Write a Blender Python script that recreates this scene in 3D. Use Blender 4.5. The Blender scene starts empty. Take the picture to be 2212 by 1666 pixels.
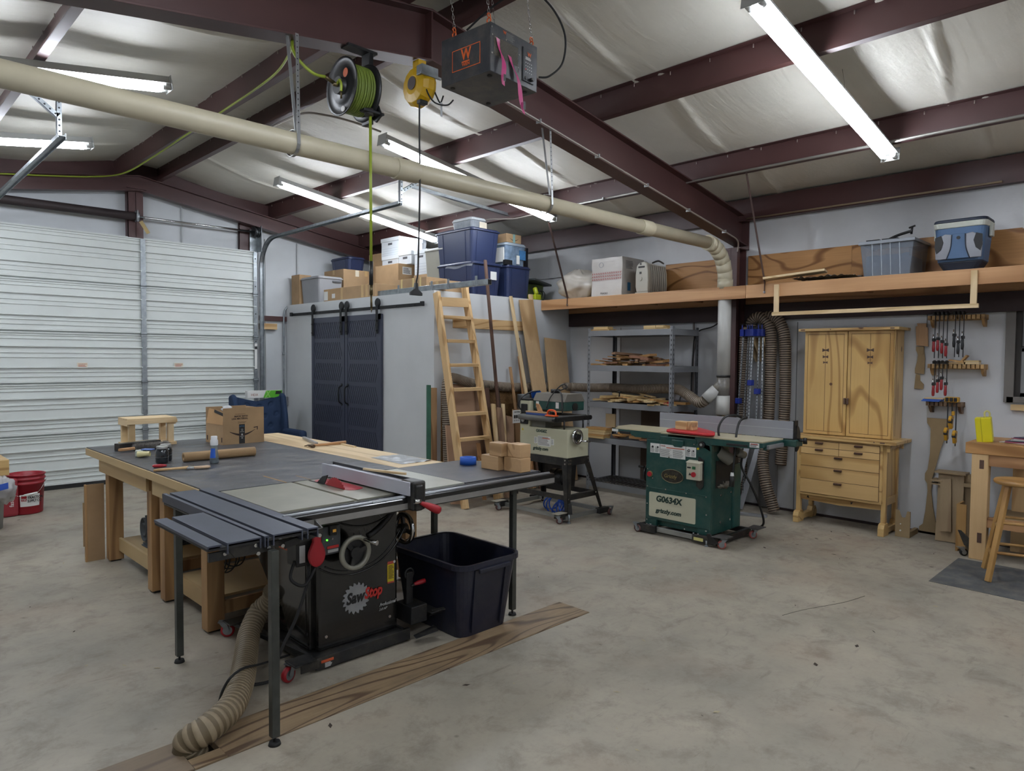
import bpy, bmesh, math, random
from mathutils import Vector as V, Matrix, noise
random.seed(7)
sc = bpy.context.scene
C = bpy.context.collection
PI = math.pi
# ---------------------------------------------------------------- camera, world, lights, exposure
YAW, PIT, ROL, FPX, CZ = 0.780119, -0.039611, 0.007349, 1493.9, 1.6
fw = V((math.sin(YAW)*math.cos(PIT), math.cos(YAW)*math.cos(PIT), math.sin(PIT)))
r0 = V((math.cos(YAW), -math.sin(YAW), 0)); u0 = r0.cross(fw)
rt = r0*math.cos(ROL) + u0*math.sin(ROL); up = -r0*math.sin(ROL) + u0*math.cos(ROL)
cd = bpy.data.cameras.new('camera'); cam = bpy.data.objects.new('camera', cd); C.objects.link(cam)
cd.sensor_width = 36; cd.lens = FPX/2212*36; cd.clip_start = .05; cd.clip_end = 100
cam.matrix_world = Matrix(((rt.x, up.x, -fw.x, 0), (rt.y, up.y, -fw.y, 0), (rt.z, up.z, -fw.z, CZ), (0, 0, 0, 1)))
sc.camera = cam
vs = sc.view_settings; vs.view_transform = 'Standard'; vs.look = 'None'; vs.exposure = 0.0; vs.gamma = 1; vs.use_curve_mapping = False
w = bpy.data.worlds.new('world'); sc.world = w; w.use_nodes = True
w.node_tree.nodes['Background'].inputs[0].default_value = (.10, .12, .15, 1); w.node_tree.nodes['Background'].inputs[1].default_value = .25
TUBE = 54.0            # radiance of the fluorescent tubes (the light of the room)

# ---------------------------------------------------------------- where a photo pixel meets a plane of the room
CO = V((0, 0, CZ))
def ray(px, py): return rt*((px-1106)/FPX) - up*((py-833)/FPX) + fw
def PZ(px, py, z=0.0): d = ray(px, py); return CO + d*((z-CZ)/d.z)
def PX(px, py, x): d = ray(px, py); return CO + d*(x/d.x)
def PY(px, py, y): d = ray(px, py); return CO + d*(y/d.y)

# ---------------------------------------------------------------- mesh collector
class MB:
    def __init__(s): s.v = []; s.f = []; s.m = []; s.fl = []; s.cur = 0
    def add(s, vs, fs, smooth=False):
        b = len(s.v); s.v += [V(a) for a in vs]
        for f in fs: s.f.append([b+i for i in f]); s.m.append(s.cur); s.fl.append(smooth)
        return s
    def box(s, x0, x1, y0, y1, z0, z1):
        return s.add([(x0,y0,z0),(x1,y0,z0),(x1,y1,z0),(x0,y1,z0),(x0,y0,z1),(x1,y0,z1),(x1,y1,z1),(x0,y1,z1)],
                     [(0,3,2,1),(4,5,6,7),(0,1,5,4),(1,2,6,5),(2,3,7,6),(3,0,4,7)])
    def cb(s, c, sx, sy, sz): return s.box(c[0]-sx/2, c[0]+sx/2, c[1]-sy/2, c[1]+sy/2, c[2]-sz/2, c[2]+sz/2)
    def beam(s, p0, p1, w, h, upv=(0,0,1)):
        p0 = V(p0); p1 = V(p1); d = (p1-p0).normalized(); u = V(upv); sd = d.cross(u)
        if sd.length < 1e-4: sd = d.cross(V((0,1,0)))
        sd.normalize(); u = sd.cross(d).normalized(); a = sd*w/2; b = u*h/2
        return s.add([p0-a-b,p0+a-b,p0+a+b,p0-a+b,p1-a-b,p1+a-b,p1+a+b,p1-a+b],[(0,1,2,3),(7,6,5,4),(0,4,5,1),(1,5,6,2),(2,6,7,3),(3,7,4,0)])
    def cyl(s, p0, p1, r0, r1=None, n=16, caps=True):
        p0 = V(p0); p1 = V(p1); r1 = r0 if r1 is None else r1; d = (p1-p0).normalized()
        a = d.orthogonal().normalized(); b = d.cross(a); vs = []
        for k in range(n):
            t = 2*PI*k/n; q = a*math.cos(t)+b*math.sin(t); vs += [p0+q*r0, p1+q*r1]
        s.add(vs, [(2*k, 2*((k+1)%n), 2*((k+1)%n)+1, 2*k+1) for k in range(n)], True)
        if caps:
            s.add(vs[::2], [tuple(range(n))[::-1]]); s.add(vs[1::2], [tuple(range(n))])
        return s
    def tube(s, pts, r, n=8, closed=False, rf=None, caps=True):
        pts = [V(p) for p in pts]; m = len(pts); vs = []
        T = []
        for i in range(m):
            a = pts[i-1] if (i or closed) else pts[0]; b = pts[(i+1) % m] if (i < m-1 or closed) else pts[-1]
            T.append((b-a).normalized())
        nrm = T[0].orthogonal().normalized()
        for i in range(m):
            if i:
                nrm = (nrm - T[i]*nrm.dot(T[i]));
                nrm = nrm.normalized() if nrm.length > 1e-6 else T[i].orthogonal().normalized()
            bn = T[i].cross(nrm); rr = rf(i) if rf else r
            for k in range(n):
                t = 2*PI*k/n; vs.append(pts[i]+nrm*math.cos(t)*rr+bn*math.sin(t)*rr)
        fs = []
        for i in range(m if closed else m-1):
            j = (i+1) % m
            for k in range(n): fs.append((i*n+k, i*n+(k+1)%n, j*n+(k+1)%n, j*n+k))
        s.add(vs, fs, True)
        if not closed and caps:
            s.add(vs[:n], [tuple(range(n))[::-1]]); s.add(vs[-n:], [tuple(range(n))])
        return s
    def prism(s, poly, vec):
        poly = [V(p) for p in poly]; vec = V(vec); n = len(poly)
        return s.add(poly+[p+vec for p in poly], [tuple(range(n))[::-1], tuple(range(n, 2*n))]+[(k, (k+1)%n, n+(k+1)%n, n+k) for k in range(n)])
    def lathe(s, prof, c, ax=(0,0,1), n=24, flat=False):
        c = V(c); d = V(ax).normalized(); a = d.orthogonal().normalized(); b = d.cross(a); vs = []
        for r, z in prof:
            for k in range(n):
                t = 2*PI*k/n; vs.append(c+d*z+(a*math.cos(t)+b*math.sin(t))*max(r, 1e-5))
        fs = [(i*n+k, i*n+(k+1)%n, (i+1)*n+(k+1)%n, (i+1)*n+k) for i in range(len(prof)-1) for k in range(n)]
        return s.add(vs, fs, not flat)
    def torus(s, c, ax, R, r, n=32, k=8):
        c = V(c); d = V(ax).normalized(); a = d.orthogonal().normalized(); b = d.cross(a)
        return s.tube([c+(a*math.cos(2*PI*i/n)+b*math.sin(2*PI*i/n))*R for i in range(n)], r, k, True)
    def grid(s, fn, nu, nv, smooth=True):
        vs = [fn(i/nu, j/nv) for j in range(nv+1) for i in range(nu+1)]
        return s.add(vs, [(j*(nu+1)+i, j*(nu+1)+i+1, (j+1)*(nu+1)+i+1, (j+1)*(nu+1)+i) for j in range(nv) for i in range(nu)], smooth)
    def blob(s, c, rx, ry, rz, amp=.12, fr=3.0, seed=0, nu=20, nv=12):
        c = V(c)
        def fn(u, v):
            t = 2*PI*u; p = PI*v; q = V((math.cos(t)*math.sin(p), math.sin(t)*math.sin(p), -math.cos(p)))
            k = 1+amp*noise.noise(q*fr+V((seed*7.1, seed*3.3, 0)))*2
            return c+V((q.x*rx, q.y*ry, q.z*rz))*k
        return s.grid(fn, nu, nv)
    def frus(s, c, a0, b0, a1, b1, h, rad=0.0, n=4):
        # tapered (rounded) box shell from z=c.z up, base a0 x b0, top a1 x b1; returns loops
        c = V(c); loops = []
        for (a, b, z) in ((a0, b0, 0), (a1, b1, h)):
            loops.append([c+V((x, y, z)) for x, y in rrect(a, b, rad, n)])
        m = len(loops[0])
        s.add(loops[0]+loops[1], [tuple(range(m))[::-1], tuple(range(m, 2*m))]+[(k, (k+1)%m, m+(k+1)%m, m+k) for k in range(m)])
        return s
    def xf(s, M):
        s.v = [M @ a for a in s.v]; return s
def rrect(a, b, rad, n=4):
    if rad <= 0: return [(-a/2,-b/2),(a/2,-b/2),(a/2,b/2),(-a/2,b/2)]
    out = []
    for cx, cy, t0 in ((a/2-rad,-b/2+rad,-PI/2),(a/2-rad,b/2-rad,0),(-a/2+rad,b/2-rad,PI/2),(-a/2+rad,-b/2+rad,PI)):
        for k in range(n+1):
            t = t0+PI/2*k/n; out.append((cx+rad*math.cos(t), cy+rad*math.sin(t)))
    return out
def smooth_path(pts, k=8):
    pts = [V(p) for p in pts]; out = []
    for i in range(len(pts)-1):
        p0 = pts[max(i-1, 0)]; p1 = pts[i]; p2 = pts[i+1]; p3 = pts[min(i+2, len(pts)-1)]
        for j in range(k):
            t = j/k; out.append(.5*((2*p1)+(p2-p0)*t+(2*p0-5*p1+4*p2-p3)*t*t+(3*p1-p0-3*p2+p3)*t**3))
    out.append(pts[-1]); return out
def resample(pts, step):
    L = [0]
    for a, b in zip(pts, pts[1:]): L.append(L[-1]+(b-a).length)
    n = max(2, int(L[-1]/step)); out = []; j = 0
    for i in range(n+1):
        d = L[-1]*i/n
        while j < len(L)-2 and L[j+1] < d: j += 1
        t = (d-L[j])/max(L[j+1]-L[j], 1e-9); out.append(pts[j].lerp(pts[j+1], min(t, 1)))
    return out

# ---------------------------------------------------------------- objects
ROOTLOC = {}
def _mesh(name, mb, off, mats, bev=0):
    me = bpy.data.meshes.new(name); me.from_pydata([tuple(a-off) for a in mb.v], [], mb.f)
    for m in mats: me.materials.append(m)
    bm = bmesh.new(); bm.from_mesh(me)
    for f, mi, sm in zip(bm.faces, mb.m, mb.fl): f.material_index = mi; f.smooth = sm
    bmesh.ops.remove_doubles(bm, verts=bm.verts, dist=1e-6)
    bmesh.ops.recalc_face_normals(bm, faces=bm.faces)
    bm.to_mesh(me); bm.free(); return me
def _fin(o, bev):
    if bev:
        m = o.modifiers.new('bevel', 'BEVEL'); m.width = bev; m.segments = 2; m.limit_method = 'ANGLE'; m.angle_limit = .7
        m.use_clamp_overlap = True
def P(name, mb, mat, parent, label=None, bev=0, kind=None, cat=None):
    """a part: mesh in the frame its thing was written in (world, or local for things made with loc)"""
    root = parent
    while root.parent: root = root.parent
    off = ROOTLOC.get(root.name, V((0,0,0)))
    mats = mat if isinstance(mat, (list, tuple)) else [mat]
    o = bpy.data.objects.new(name, _mesh(name, mb, off, mats)); C.objects.link(o); o.parent = parent
    if label: o['label'] = label
    if kind: o['kind'] = kind
    _fin(o, bev); return o
def T(name, label, cat, base=(0,0,0), group=None, rz=None):
    """a thing with parts. rz None: the parts are written in world coordinates; else in local ones"""
    o = bpy.data.objects.new(name, None); C.objects.link(o); o.location = base; o.empty_display_size = .1
    if rz is None: ROOTLOC[o.name] = V(base)
    else: o.rotation_euler = (0, 0, rz); ROOTLOC[o.name] = V((0,0,0))
    o['label'] = label; o['category'] = cat
    if group: o['group'] = group
    return o
def S(name, mb, mat, label, cat, group=None, bev=0, kind=None, local=None):
    """a thing that is one mesh, world coordinates (or local ones placed by local=(loc, rotation))"""
    if local is None:
        lo = V([min(a[i] for a in mb.v) for i in range(3)]); hi = V([max(a[i] for a in mb.v) for i in range(3)])
        off = V(((lo.x+hi.x)/2, (lo.y+hi.y)/2, lo.z))
    else: off = V((0,0,0))
    mats = mat if isinstance(mat, (list, tuple)) else [mat]
    o = bpy.data.objects.new(name, _mesh(name, mb, off, mats)); C.objects.link(o)
    if local is None: o.location = off
    else: o.location = local[0]; o.rotation_euler = local[1]
    ROOTLOC[o.name] = off
    o['label'] = label; o['category'] = cat
    if group: o['group'] = group
    if kind: o['kind'] = kind
    _fin(o, bev); return o
def ST(name, mb=None, mat=None, bev=0, parent=None):
    """a piece of the setting"""
    if mb is None: o = bpy.data.objects.new(name, None)
    else: o = bpy.data.objects.new(name, _mesh(name, mb, V((0,0,0)), mat if isinstance(mat, (list, tuple)) else [mat]))
    C.objects.link(o); ROOTLOC[o.name] = V((0,0,0))
    o['kind'] = 'structure'; _fin(o, bev)
    if parent: o.parent = parent
    return o
def dup(o, loc=None, rot=None, label=None, group=None, parent=None):
    c = o.copy(); C.objects.link(c)
    if parent is not None: c.parent = parent
    if loc is not None: c.location = loc
    if rot is not None: c.rotation_euler = rot
    if label: c['label'] = label
    if group: c['group'] = group
    for ch in o.children: dup(ch, parent=c)
    return c
def txt(s, org, xd, yd, size, mat, parent, align='LEFT', bold=0.0, shear=0.0, sx=1.0, name='lettering', off=.0012, spacing=1.0):
    """flat raised lettering; org = baseline start, xd/yd = reading and up directions"""
    cu = bpy.data.curves.new('t', 'FONT'); cu.body = s; cu.size = size; cu.align_x = align; cu.offset = bold*size; cu.shear = shear
    cu.space_character = spacing; cu.resolution_u = 3; cu.extrude = .0004
    o = bpy.data.objects.new('t', cu); C.objects.link(o)
    bpy.context.view_layer.update()
    me = bpy.data.meshes.new_from_object(o.evaluated_get(bpy.context.evaluated_depsgraph_get()))
    bpy.data.objects.remove(o); bpy.data.curves.remove(cu)
    X = V(xd).normalized(); Y = V(yd).normalized(); Z = X.cross(Y).normalized()
    root = parent
    while root.parent: root = root.parent
    base = V(org)+Z*off-ROOTLOC.get(root.name, V((0,0,0)))
    M = Matrix(((X.x*sx, Y.x, Z.x, base.x), (X.y*sx, Y.y, Z.y, base.y), (X.z*sx, Y.z, Z.z, base.z), (0,0,0,1)))
    me.transform(M); me.materials.clear(); me.materials.append(mat); me.name = name
    ob = bpy.data.objects.new(name, me); C.objects.link(ob); ob.parent = parent
    return ob
def patch(org, xd, yd, w, h, off=.001, th=.0008):
    """a thin rectangle (sticker) as a box"""
    X = V(xd).normalized(); Y = V(yd).normalized(); Z = X.cross(Y); o = V(org)+Z*off
    return MB().prism([o, o+X*w, o+X*w+Y*h, o+Y*h], Z*th)
def lines(mb, org, xd, yd, w, h, n, off=.002, fill=.45, jag=.3):
    """rows of thin bars, small print"""
    X = V(xd).normalized(); Y = V(yd).normalized(); Z = X.cross(Y); o = V(org)+Z*off
    for k in range(n):
        y = h*(k+.3)/n; ww = w*(1-random.random()*jag)
        a = o+Y*y; mb.prism([a, a+X*ww, a+X*ww+Y*(h/n*fill), a+Y*(h/n*fill)], Z*.0003)
    return mb

# ---------------------------------------------------------------- materials
def lin(c):
    if isinstance(c, str): c = tuple(int(c[i:i+2], 16)/255 for i in (0, 2, 4))
    return tuple((x/12.92 if x <= .04045 else ((x+.055)/1.055)**2.4) for x in c)+(1,)
_mc = {}
class NT:
    def __init__(s, name):
        s.m = bpy.data.materials.new(name); s.m.use_nodes = True; s.t = s.m.node_tree; s.b = s.t.nodes['Principled BSDF']
        s.tc = s.t.nodes.new('ShaderNodeTexCoord')
    def n(s, typ, **kw):
        nd = s.t.nodes.new('ShaderNode'+typ)
        for k, v in kw.items():
            if k.startswith('_'): setattr(nd, k[1:], v)
            else: nd.inputs[k.replace('_', ' ')].default_value = v
        return nd
    def l(s, a, b): s.t.links.new(a, b)
    def coord(s, scale=(1,1,1), rnd=False, obj=True, rot=(0,0,0)):
        mp = s.t.nodes.new('ShaderNodeMapping'); mp.inputs['Scale'].default_value = scale; mp.inputs['Rotation'].default_value = rot
        s.l(s.tc.outputs['Object' if obj else 'Generated'], mp.inputs['Vector'])
        if rnd:
            oi = s.t.nodes.new('ShaderNodeObjectInfo'); mu = s.n('Math', _operation='MULTIPLY'); mu.inputs[1].default_value = 37.0
            s.l(oi.outputs['Random'], mu.inputs[0]); s.l(mu.outputs[0], mp.inputs['Location'])
        return mp.outputs['Vector']
    def noise(s, vec, scale, detail=3, rough=.55, dist=0):
        nd = s.n('TexNoise', Scale=scale, Detail=detail, Roughness=rough, Distortion=dist); s.l(vec, nd.inputs['Vector']); return nd.outputs['Fac']
    def ramp(s, fac, stops):
        r = s.t.nodes.new('ShaderNodeValToRGB'); e = r.color_ramp.elements
        while len(e) < len(stops): e.new(.5)
        for el, (p, c) in zip(e, stops): el.position = p; el.color = c if len(c) == 4 else lin(c)
        s.l(fac, r.inputs['Fac']); return r.outputs['Color']
    def mix(s, fac, a, b, mode='MIX'):
        m = s.t.nodes.new('ShaderNodeMix'); m.data_type = 'RGBA'; m.blend_type = mode
        for i, v in ((0, fac), (6, a), (7, b)):
            if hasattr(v, 'is_linked'): s.l(v, m.inputs[i])
            else: m.inputs[i].default_value = v
        return m.outputs[2]
    def bump(s, h, st=.2, d=.01):
        b = s.n('Bump', Strength=st, Distance=d); s.l(h, b.inputs['Height']); s.l(b.outputs['Normal'], s.b.inputs['Normal'])
def mat(name, col, rough=.5, metal=0.0, var=.12, vs=3.0, dust=0.0, bump=0.0, bs=40, emit=None, es=1, trans=0, ior=1.45, alpha=1, coat=0):
    if name in _mc: return _mc[name]
    k = NT(name); c = lin(col); b = k.b
    b.inputs['Roughness'].default_value = rough; b.inputs['Metallic'].default_value = metal
    if var:
        nz = k.noise(k.coord(rnd=True), vs, 4)
        lo = tuple(x*(1-var) for x in c[:3])+(1,); hi = tuple(min(1, x*(1+var)) for x in c[:3])+(1,)
        col_o = k.ramp(nz, [(.3, lo), (.7, hi)])
        if dust:
            nz2 = k.noise(k.coord(rnd=True), 9, 6, .7)
            col_o = k.mix(k.ramp(nz2, [(.45, (0,0,0,1)), (.75, (dust,dust,dust,1))]), col_o, lin('a89a82'))
        k.l(col_o, b.inputs['Base Color'])
    else: b.inputs['Base Color'].default_value = c
    if bump: k.bump(k.noise(k.coord(), bs, 3), bump)
    if emit: b.inputs['Emission Color'].default_value = lin(emit); b.inputs['Emission Strength'].default_value = es
    if trans: b.inputs['Transmission Weight'].default_value = trans; b.inputs['IOR'].default_value = ior
    if alpha < 1: b.inputs['Alpha'].default_value = alpha
    if coat: b.inputs['Coat Weight'].default_value = coat
    _mc[name] = k.m; return k.m
def wood(name, light, dark, ax='z', K=9.0, sc_=1.2, ratio=.12, rough=.55, knots=0.0, fine=.18, amt=.8, bumpy=.05, dirt=0.0):
    """contour grain running along an axis"""
    key = name+ax
    if key in _mc: return _mc[key]
    k = NT(key); s3 = [1, 1, 1]; s3['xyz'.index(ax)] = ratio
    v = k.coord(tuple(a*sc_ for a in s3), rnd=True)
    nz = k.noise(v, 1.6, 1.5, .4, .3)
    mu = k.n('Math', _operation='MULTIPLY'); k.l(nz, mu.inputs[0]); mu.inputs[1].default_value = K*2*PI
    si = k.n('Math', _operation='SINE'); k.l(mu.outputs[0], si.inputs[0])
    col = k.ramp(si.outputs[0], [(.0, light), (.55, light), (1.0, dark)])
    cmix = k.mix(amt, lin(light), col)
    s4 = [60, 60, 60]; s4['xyz'.index(ax)] = 2.0
    fz = k.noise(k.coord(tuple(s4), rnd=True), 1.0, 3, .6)
    cmix = k.mix(k.ramp(fz, [(.4, (fine,)*3+(1,)), (.62, (0,0,0,1))]), cmix, lin(dark))
    big = k.noise(k.coord((1,1,1), rnd=True), 2.2, 2)
    cmix = k.mix(k.ramp(big, [(.35, (0,0,0,1)), (.75, (.25,.25,.25,1))]), cmix, lin(dark))
    if knots:
        vo = k.n('TexVoronoi', Scale=3.0); k.l(k.coord(tuple(1.0 if a == 1 else .55 for a in s3), rnd=True), vo.inputs['Vector'])
        cmix = k.mix(k.ramp(vo.outputs['Distance'], [(.0, (1,1,1,1)), (knots, (.9,.9,.9,1)), (knots*1.5, (0,0,0,1))]), cmix, lin('4a2c14'))
    if dirt:
        dz = k.noise(k.coord(), 3.0, 5, .65)
        cmix = k.mix(k.ramp(dz, [(.45, (0,0,0,1)), (.7, (dirt,)*3+(1,))]), cmix, lin('4a4138'))
    k.l(cmix, k.b.inputs['Base Color']); k.b.inputs['Roughness'].default_value = rough
    if bumpy: k.bump(fz, bumpy, .003)
    _mc[key] = k.m; return k.m
def pine(ax='z'): return wood('pine', 'd0af80', 'a37d4b', ax, K=7, sc_=2.4, knots=.03, fine=.12)
def pale(ax='z'): return wood('pale_wood', 'dbc39a', 'b4976a', ax, K=5, sc_=2.0, fine=.1)
def yellow(ax='z'): return wood('yellow_pine', 'cfae74', '96703e', ax, K=8, sc_=1.6, rough=.35, knots=.035, fine=.12)
def fir(ax='z'): return wood('fir', 'bb8f63', '875b36', ax, K=6, sc_=2.0, knots=.03, fine=.15)
def walnut(ax='z'): return wood('walnut', '5d4437', '3b2a22', ax, K=6, sc_=2.0, fine=.2)
def scrapw(ax='z'): return wood('scrap_wood', 'ae8a63', '704f34', ax, K=6, sc_=2.0, fine=.15)
def mdf(): return mat('mdf', '95805f', .8, var=.08, vs=6)
def ply(ax='z'): return wood('plywood', 'c4a67e', '97774f', ax, K=3, sc_=1.3, fine=.15, ratio=.2)
MAROON = lambda: mat('red_oxide_steel', '4a2f2d', .42, .0, var=.16, vs=1.2, bump=.02, bs=90)
GALV = lambda: mat('galvanised_steel', '8d9396', .38, .75, var=.25, vs=14)
BLK = lambda: mat('black_plastic', '141414', .45, var=.1)
BLKM = lambda: mat('black_powder_coat', '191a1b', .42, .1, var=.15, dust=.12)
CHROME = lambda: mat('chrome', 'c8c8c8', .18, 1.0, var=.05)
WHT = lambda: mat('white_paper', 'd8d8d4', .6, var=.04)
INK = lambda: mat('black_ink', '1a1a1a', .6, var=0)
RUB = lambda: mat('black_rubber', '1b1b1b', .7, var=.1)
def card(): return mat('cardboard', 'a08462', .85, var=.12, vs=5, bump=.03, bs=12)
def corr(name, c1, c2, axis='z', freq=60, rough=.4):
    """flex hose wall: the ribs themselves are geometry"""
    return mat(name, c1, rough, var=.15, vs=8)
# ================================================================ the setting
XW, YG, XL, YN = 7.24, 9.75, -1.66, -2.3
RX, RZ, SL = 2.84, 3.86, .158            # ridge, purlin underside height, roof slope
def roofz(x, off=0.0): return RZ - SL*abs(x-RX) + off
# floor
def concrete():
    k = NT('concrete'); v = k.coord()
    a = k.noise(v, .9, 6, .68, .15); b = k.noise(v, 4.3, 8, .74, .25); c = k.noise(k.coord((1,1,1)), 38, 3, .7)
    col = k.ramp(a, [(.25, '787369'), (.47, '958e80'), (.75, 'aba291')])
    col = k.mix(k.ramp(b, [(.50, (0,0,0,1)), (.68, (.55,.55,.55,1))]), col, lin('6b6258'))
    warm = k.noise(v, 1.1, 3, .5); col = k.mix(k.ramp(warm, [(.52, (0,0,0,1)), (.8, (.4,.4,.4,1))]), col, lin('957761'))
    st = k.noise(k.coord((1.0, 4, 1)), 3.1, 5, .7, .8); col = k.mix(k.ramp(st, [(.6, (0,0,0,1)), (.75, (.5,.5,.5,1))]), col, lin('57504a'))
    sp = k.n('TexVoronoi', Scale=4.5, Randomness=1.0); k.l(k.coord(), sp.inputs['Vector'])
    col = k.mix(k.ramp(sp.outputs['Distance'], [(.0, (.7,.7,.7,1)), (.035, (.4,.4,.4,1)), (.06, (0,0,0,1))]), col, lin('4c473f'))
    col = k.mix(k.ramp(c, [(.3, (.12,.12,.12,1)), (.5, (0,0,0,1))]), col, lin('6c675c'))
    k.l(col, k.b.inputs['Base Color'])
    k.l(k.ramp(b, [(.3, (.42,)*3+(1,)), (.8, (.7,)*3+(1,))]), k.b.inputs['Roughness']); k.bump(b, .08, .01)
    return k.m
PKX0, PKX1, PKY0, PKY1 = -1.62, 3.385, 2.705, 2.965     # trench in the slab, covered by planks
f = MB()
CM = concrete()
for (a, b, c, d) in ((XL,XW,YN,PKY0),(XL,XW,PKY1,YG),(PKX1,XW,PKY0,PKY1),(XL,PKX0,PKY0,PKY1)): f.box(a, b, c, d, -.12, 0)
f.box(PKX0, PKX1, PKY0, PKY1, -.16, -.12)
floor = ST('floor', f, CM)
# hairline crack, narrow recessed strip
# walls
WHM = mat('painted_wall_white', 'c4c6c8', .6, var=.06, vs=1.2, bump=.03, bs=6)
def vinyl():
    k = NT('vinyl_insulation'); v = k.coord((1,1,1)); a = k.noise(v, .9, 4, .6)
    k.l(k.ramp(a, [(.3, 'c6c3b8'), (.7, 'd4d1c6')]), k.b.inputs['Base Color']); k.b.inputs['Roughness'].default_value = .5
    w1 = k.noise(k.coord((1.2,6,1)), 3.0, 3, .6); fine = k.noise(k.coord((1,1,1)), 70, 2)
    ad = k.n('Math', _operation='MULTIPLY_ADD'); k.l(fine, ad.inputs[0]); ad.inputs[1].default_value = .07; k.l(w1, ad.inputs[2])
    k.bump(ad.outputs[0], .35, .02); return k.m
VIN = vinyl()
def wallgrid(p, u, v, nu, nv, amp, seed=0):
    mb = MB(); p = V(p); u = V(u); v = V(v); nn = u.cross(v).normalized()
    def fn(a, b):
        q = p+u*a+v*b; return q+nn*amp*noise.noise(V((q.x*1.3+seed, q.y*1.3, q.z*2.1)))
    return mb.grid(fn, nu, nv)
wb = MB(); wb.box(XL-.1, XW+.1, YG+.05, YG+.15, 0, 4.2)
wb.add(wallgrid((XL, YG, 0), (XW-XL,0,0), (0,0,4.1), 60, 24, .02).v, wallgrid((XL, YG, 0), (XW-XL,0,0), (0,0,4.1), 60, 24, .02).f, True)
wall_back = ST('wall_back', wb, mat('wall_white_sheet', 'c3c7c9', .55, var=.05, bump=.03, bs=8))
# right wall with a hole for the window
WY0, WY1, WZ0, WZ1 = .22, 1.235, 1.27, 2.17
wr = MB()
for (a, b, c, d) in ((YN,WY0,0,3.4),(WY1,YG,0,3.4),(WY0,WY1,0,WZ0),(WY0,WY1,WZ1,3.4)): wr.box(XW, XW+.12, a, b, c, d)
wall_right = ST('wall_right', wr, WHM)
ins = MB()       # upper right wall: draped insulation above the shelf
def fi(a, b):
    y = .0+9.7*a; z = 2.72+.50*b; s = 0
    for ys in (1.25, 3.0, 4.85, 6.6, 8.4):
        d = (y-ys+.1*math.sin(z*5)); s += .022*math.exp(-(d/.04)**2)*(1-b*.3)+.007*math.sin(d*110)*math.exp(-(d/.09)**2)
    return V((XW-.02-s-.008*noise.noise(V((y*3, z*4, 0))), y, z))
ins.grid(fi, 260, 14); P('insulation', ins, mat('wall_vinyl', 'c2c3c4', .4, var=.05, bump=.15, bs=30), wall_right)
P('wall_joint', MB().box(XW-.002, XW, 5.335, 5.343, 0, 2.0).box(XW-.002, XW, 3.06, 3.068, 0, 2.0).box(XW-.002, XW, 1.86, 1.867, 1.9, 2.05), mat('joint_grey', '6c6e70', .8), wall_right)
wl = MB().box(XL-.1, XL, YN, YG, 0, 3.4); ST('wall_left', wl, WHM)
ST('wall_front', MB().box(XL, XW, YN-.1, YN, 0, 4.2), WHM)
# ceiling: draped vinyl over the purlins
PUR = [7.33, 6.10, 4.59, 3.09, 2.59, 1.09, -.42, -1.65]
cl = MB()
xs = sorted(PUR)
def ceilpt(x, y):
    z = roofz(x, .205)
    for a, b in zip(xs, xs[1:]):
        if a <= x <= b:
            t = (x-a)/(b-a); sag = 4*t*(1-t)
            k = 0
            for ys in (-1.8+.05, -.45, 1.36, 3.16, 5.0, 6.83, 8.62):
                d = y-ys-.12*(t-.5)*2+.03*noise.noise(V((x*3, ys, 0)))
                k += -.032*math.exp(-(d/.022)**2)*(.3+.7*sag)+.005*math.cos(d*150)*math.exp(-(d/.07)**2)*sag-.012*math.exp(-(d/.12)**2)*sag
            q = .012*noise.noise(V((x*2.2, y*2.2, 1)))*sag
            return V((x, y, z - .045*sag*(.6 if b-a < 1 else 1) + k*.8 + q))
    return V((x, y, z))
NY = 1000
def cgrid(x0, x1, nx):
    cl.grid(lambda a, b: ceilpt(x0+(x1-x0)*a, YN+(YG+.1-YN)*b), nx, NY)
cgrid(-1.65, RX, 30); cgrid(RX, 7.33, 30)
ceil = ST('ceiling', cl, VIN)
rp = MB().prism([(-1.75, YN-.1, roofz(-1.75,.27)),(RX, YN-.1, roofz(RX,.27)),(7.43, YN-.1, roofz(7.43,.27)),(7.43, YN-.1, roofz(7.43,.33)),(RX, YN-.1, roofz(RX,.33)),(-1.75, YN-.1, roofz(-1.75,.33))],(0, YG+.3-YN, 0))
P('roof_sheet', rp, mat('roof_metal', '7c8080', .5, .5), ceil)
# purlins: Z sections along y, sitting on the rafters
def zsec(x, side, y0, y1, d=.2, fl=.06, t=.004):
    zb = roofz(x); mb = MB()
    mb.box(x-t/2, x+t/2, y0, y1, zb+.002, zb+d)
    mb.box(min(x, x+side*fl), max(x, x+side*fl), y0, y1, zb, zb+t)
    mb.box(min(x, x-side*fl), max(x, x-side*fl), y0, y1, zb+d-t, zb+d)
    mb.box(x+side*fl-t/2, x+side*fl+t/2, y0, y1, zb, zb+.018)
    return mb
for i, x in enumerate(PUR):
    if x > 7: mb = MB().box(7.13, 7.14, YN, YG, 3.11, 3.345).box(7.14, 7.21, YN, YG, 3.11, 3.116)
    else: mb = zsec(x, (1 if x > RX else -1)*(-1 if x in (3.09, 2.59) else 1), YN, YG)
    P('purlin', mb, MAROON(), ceil)
clip = MB()     # screw tips along the purlin tops
for x in PUR[1:6]:
    for k in range(36):
        y = YN+.3+k*.33; clip.cyl((x-.012, y, roofz(x)+.19), (x-.012, y, roofz(x)+.165), .004, n=6)
P('screw', clip, mat('screw_grey', '9a9088', .5, .5), ceil, kind='stuff')
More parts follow.
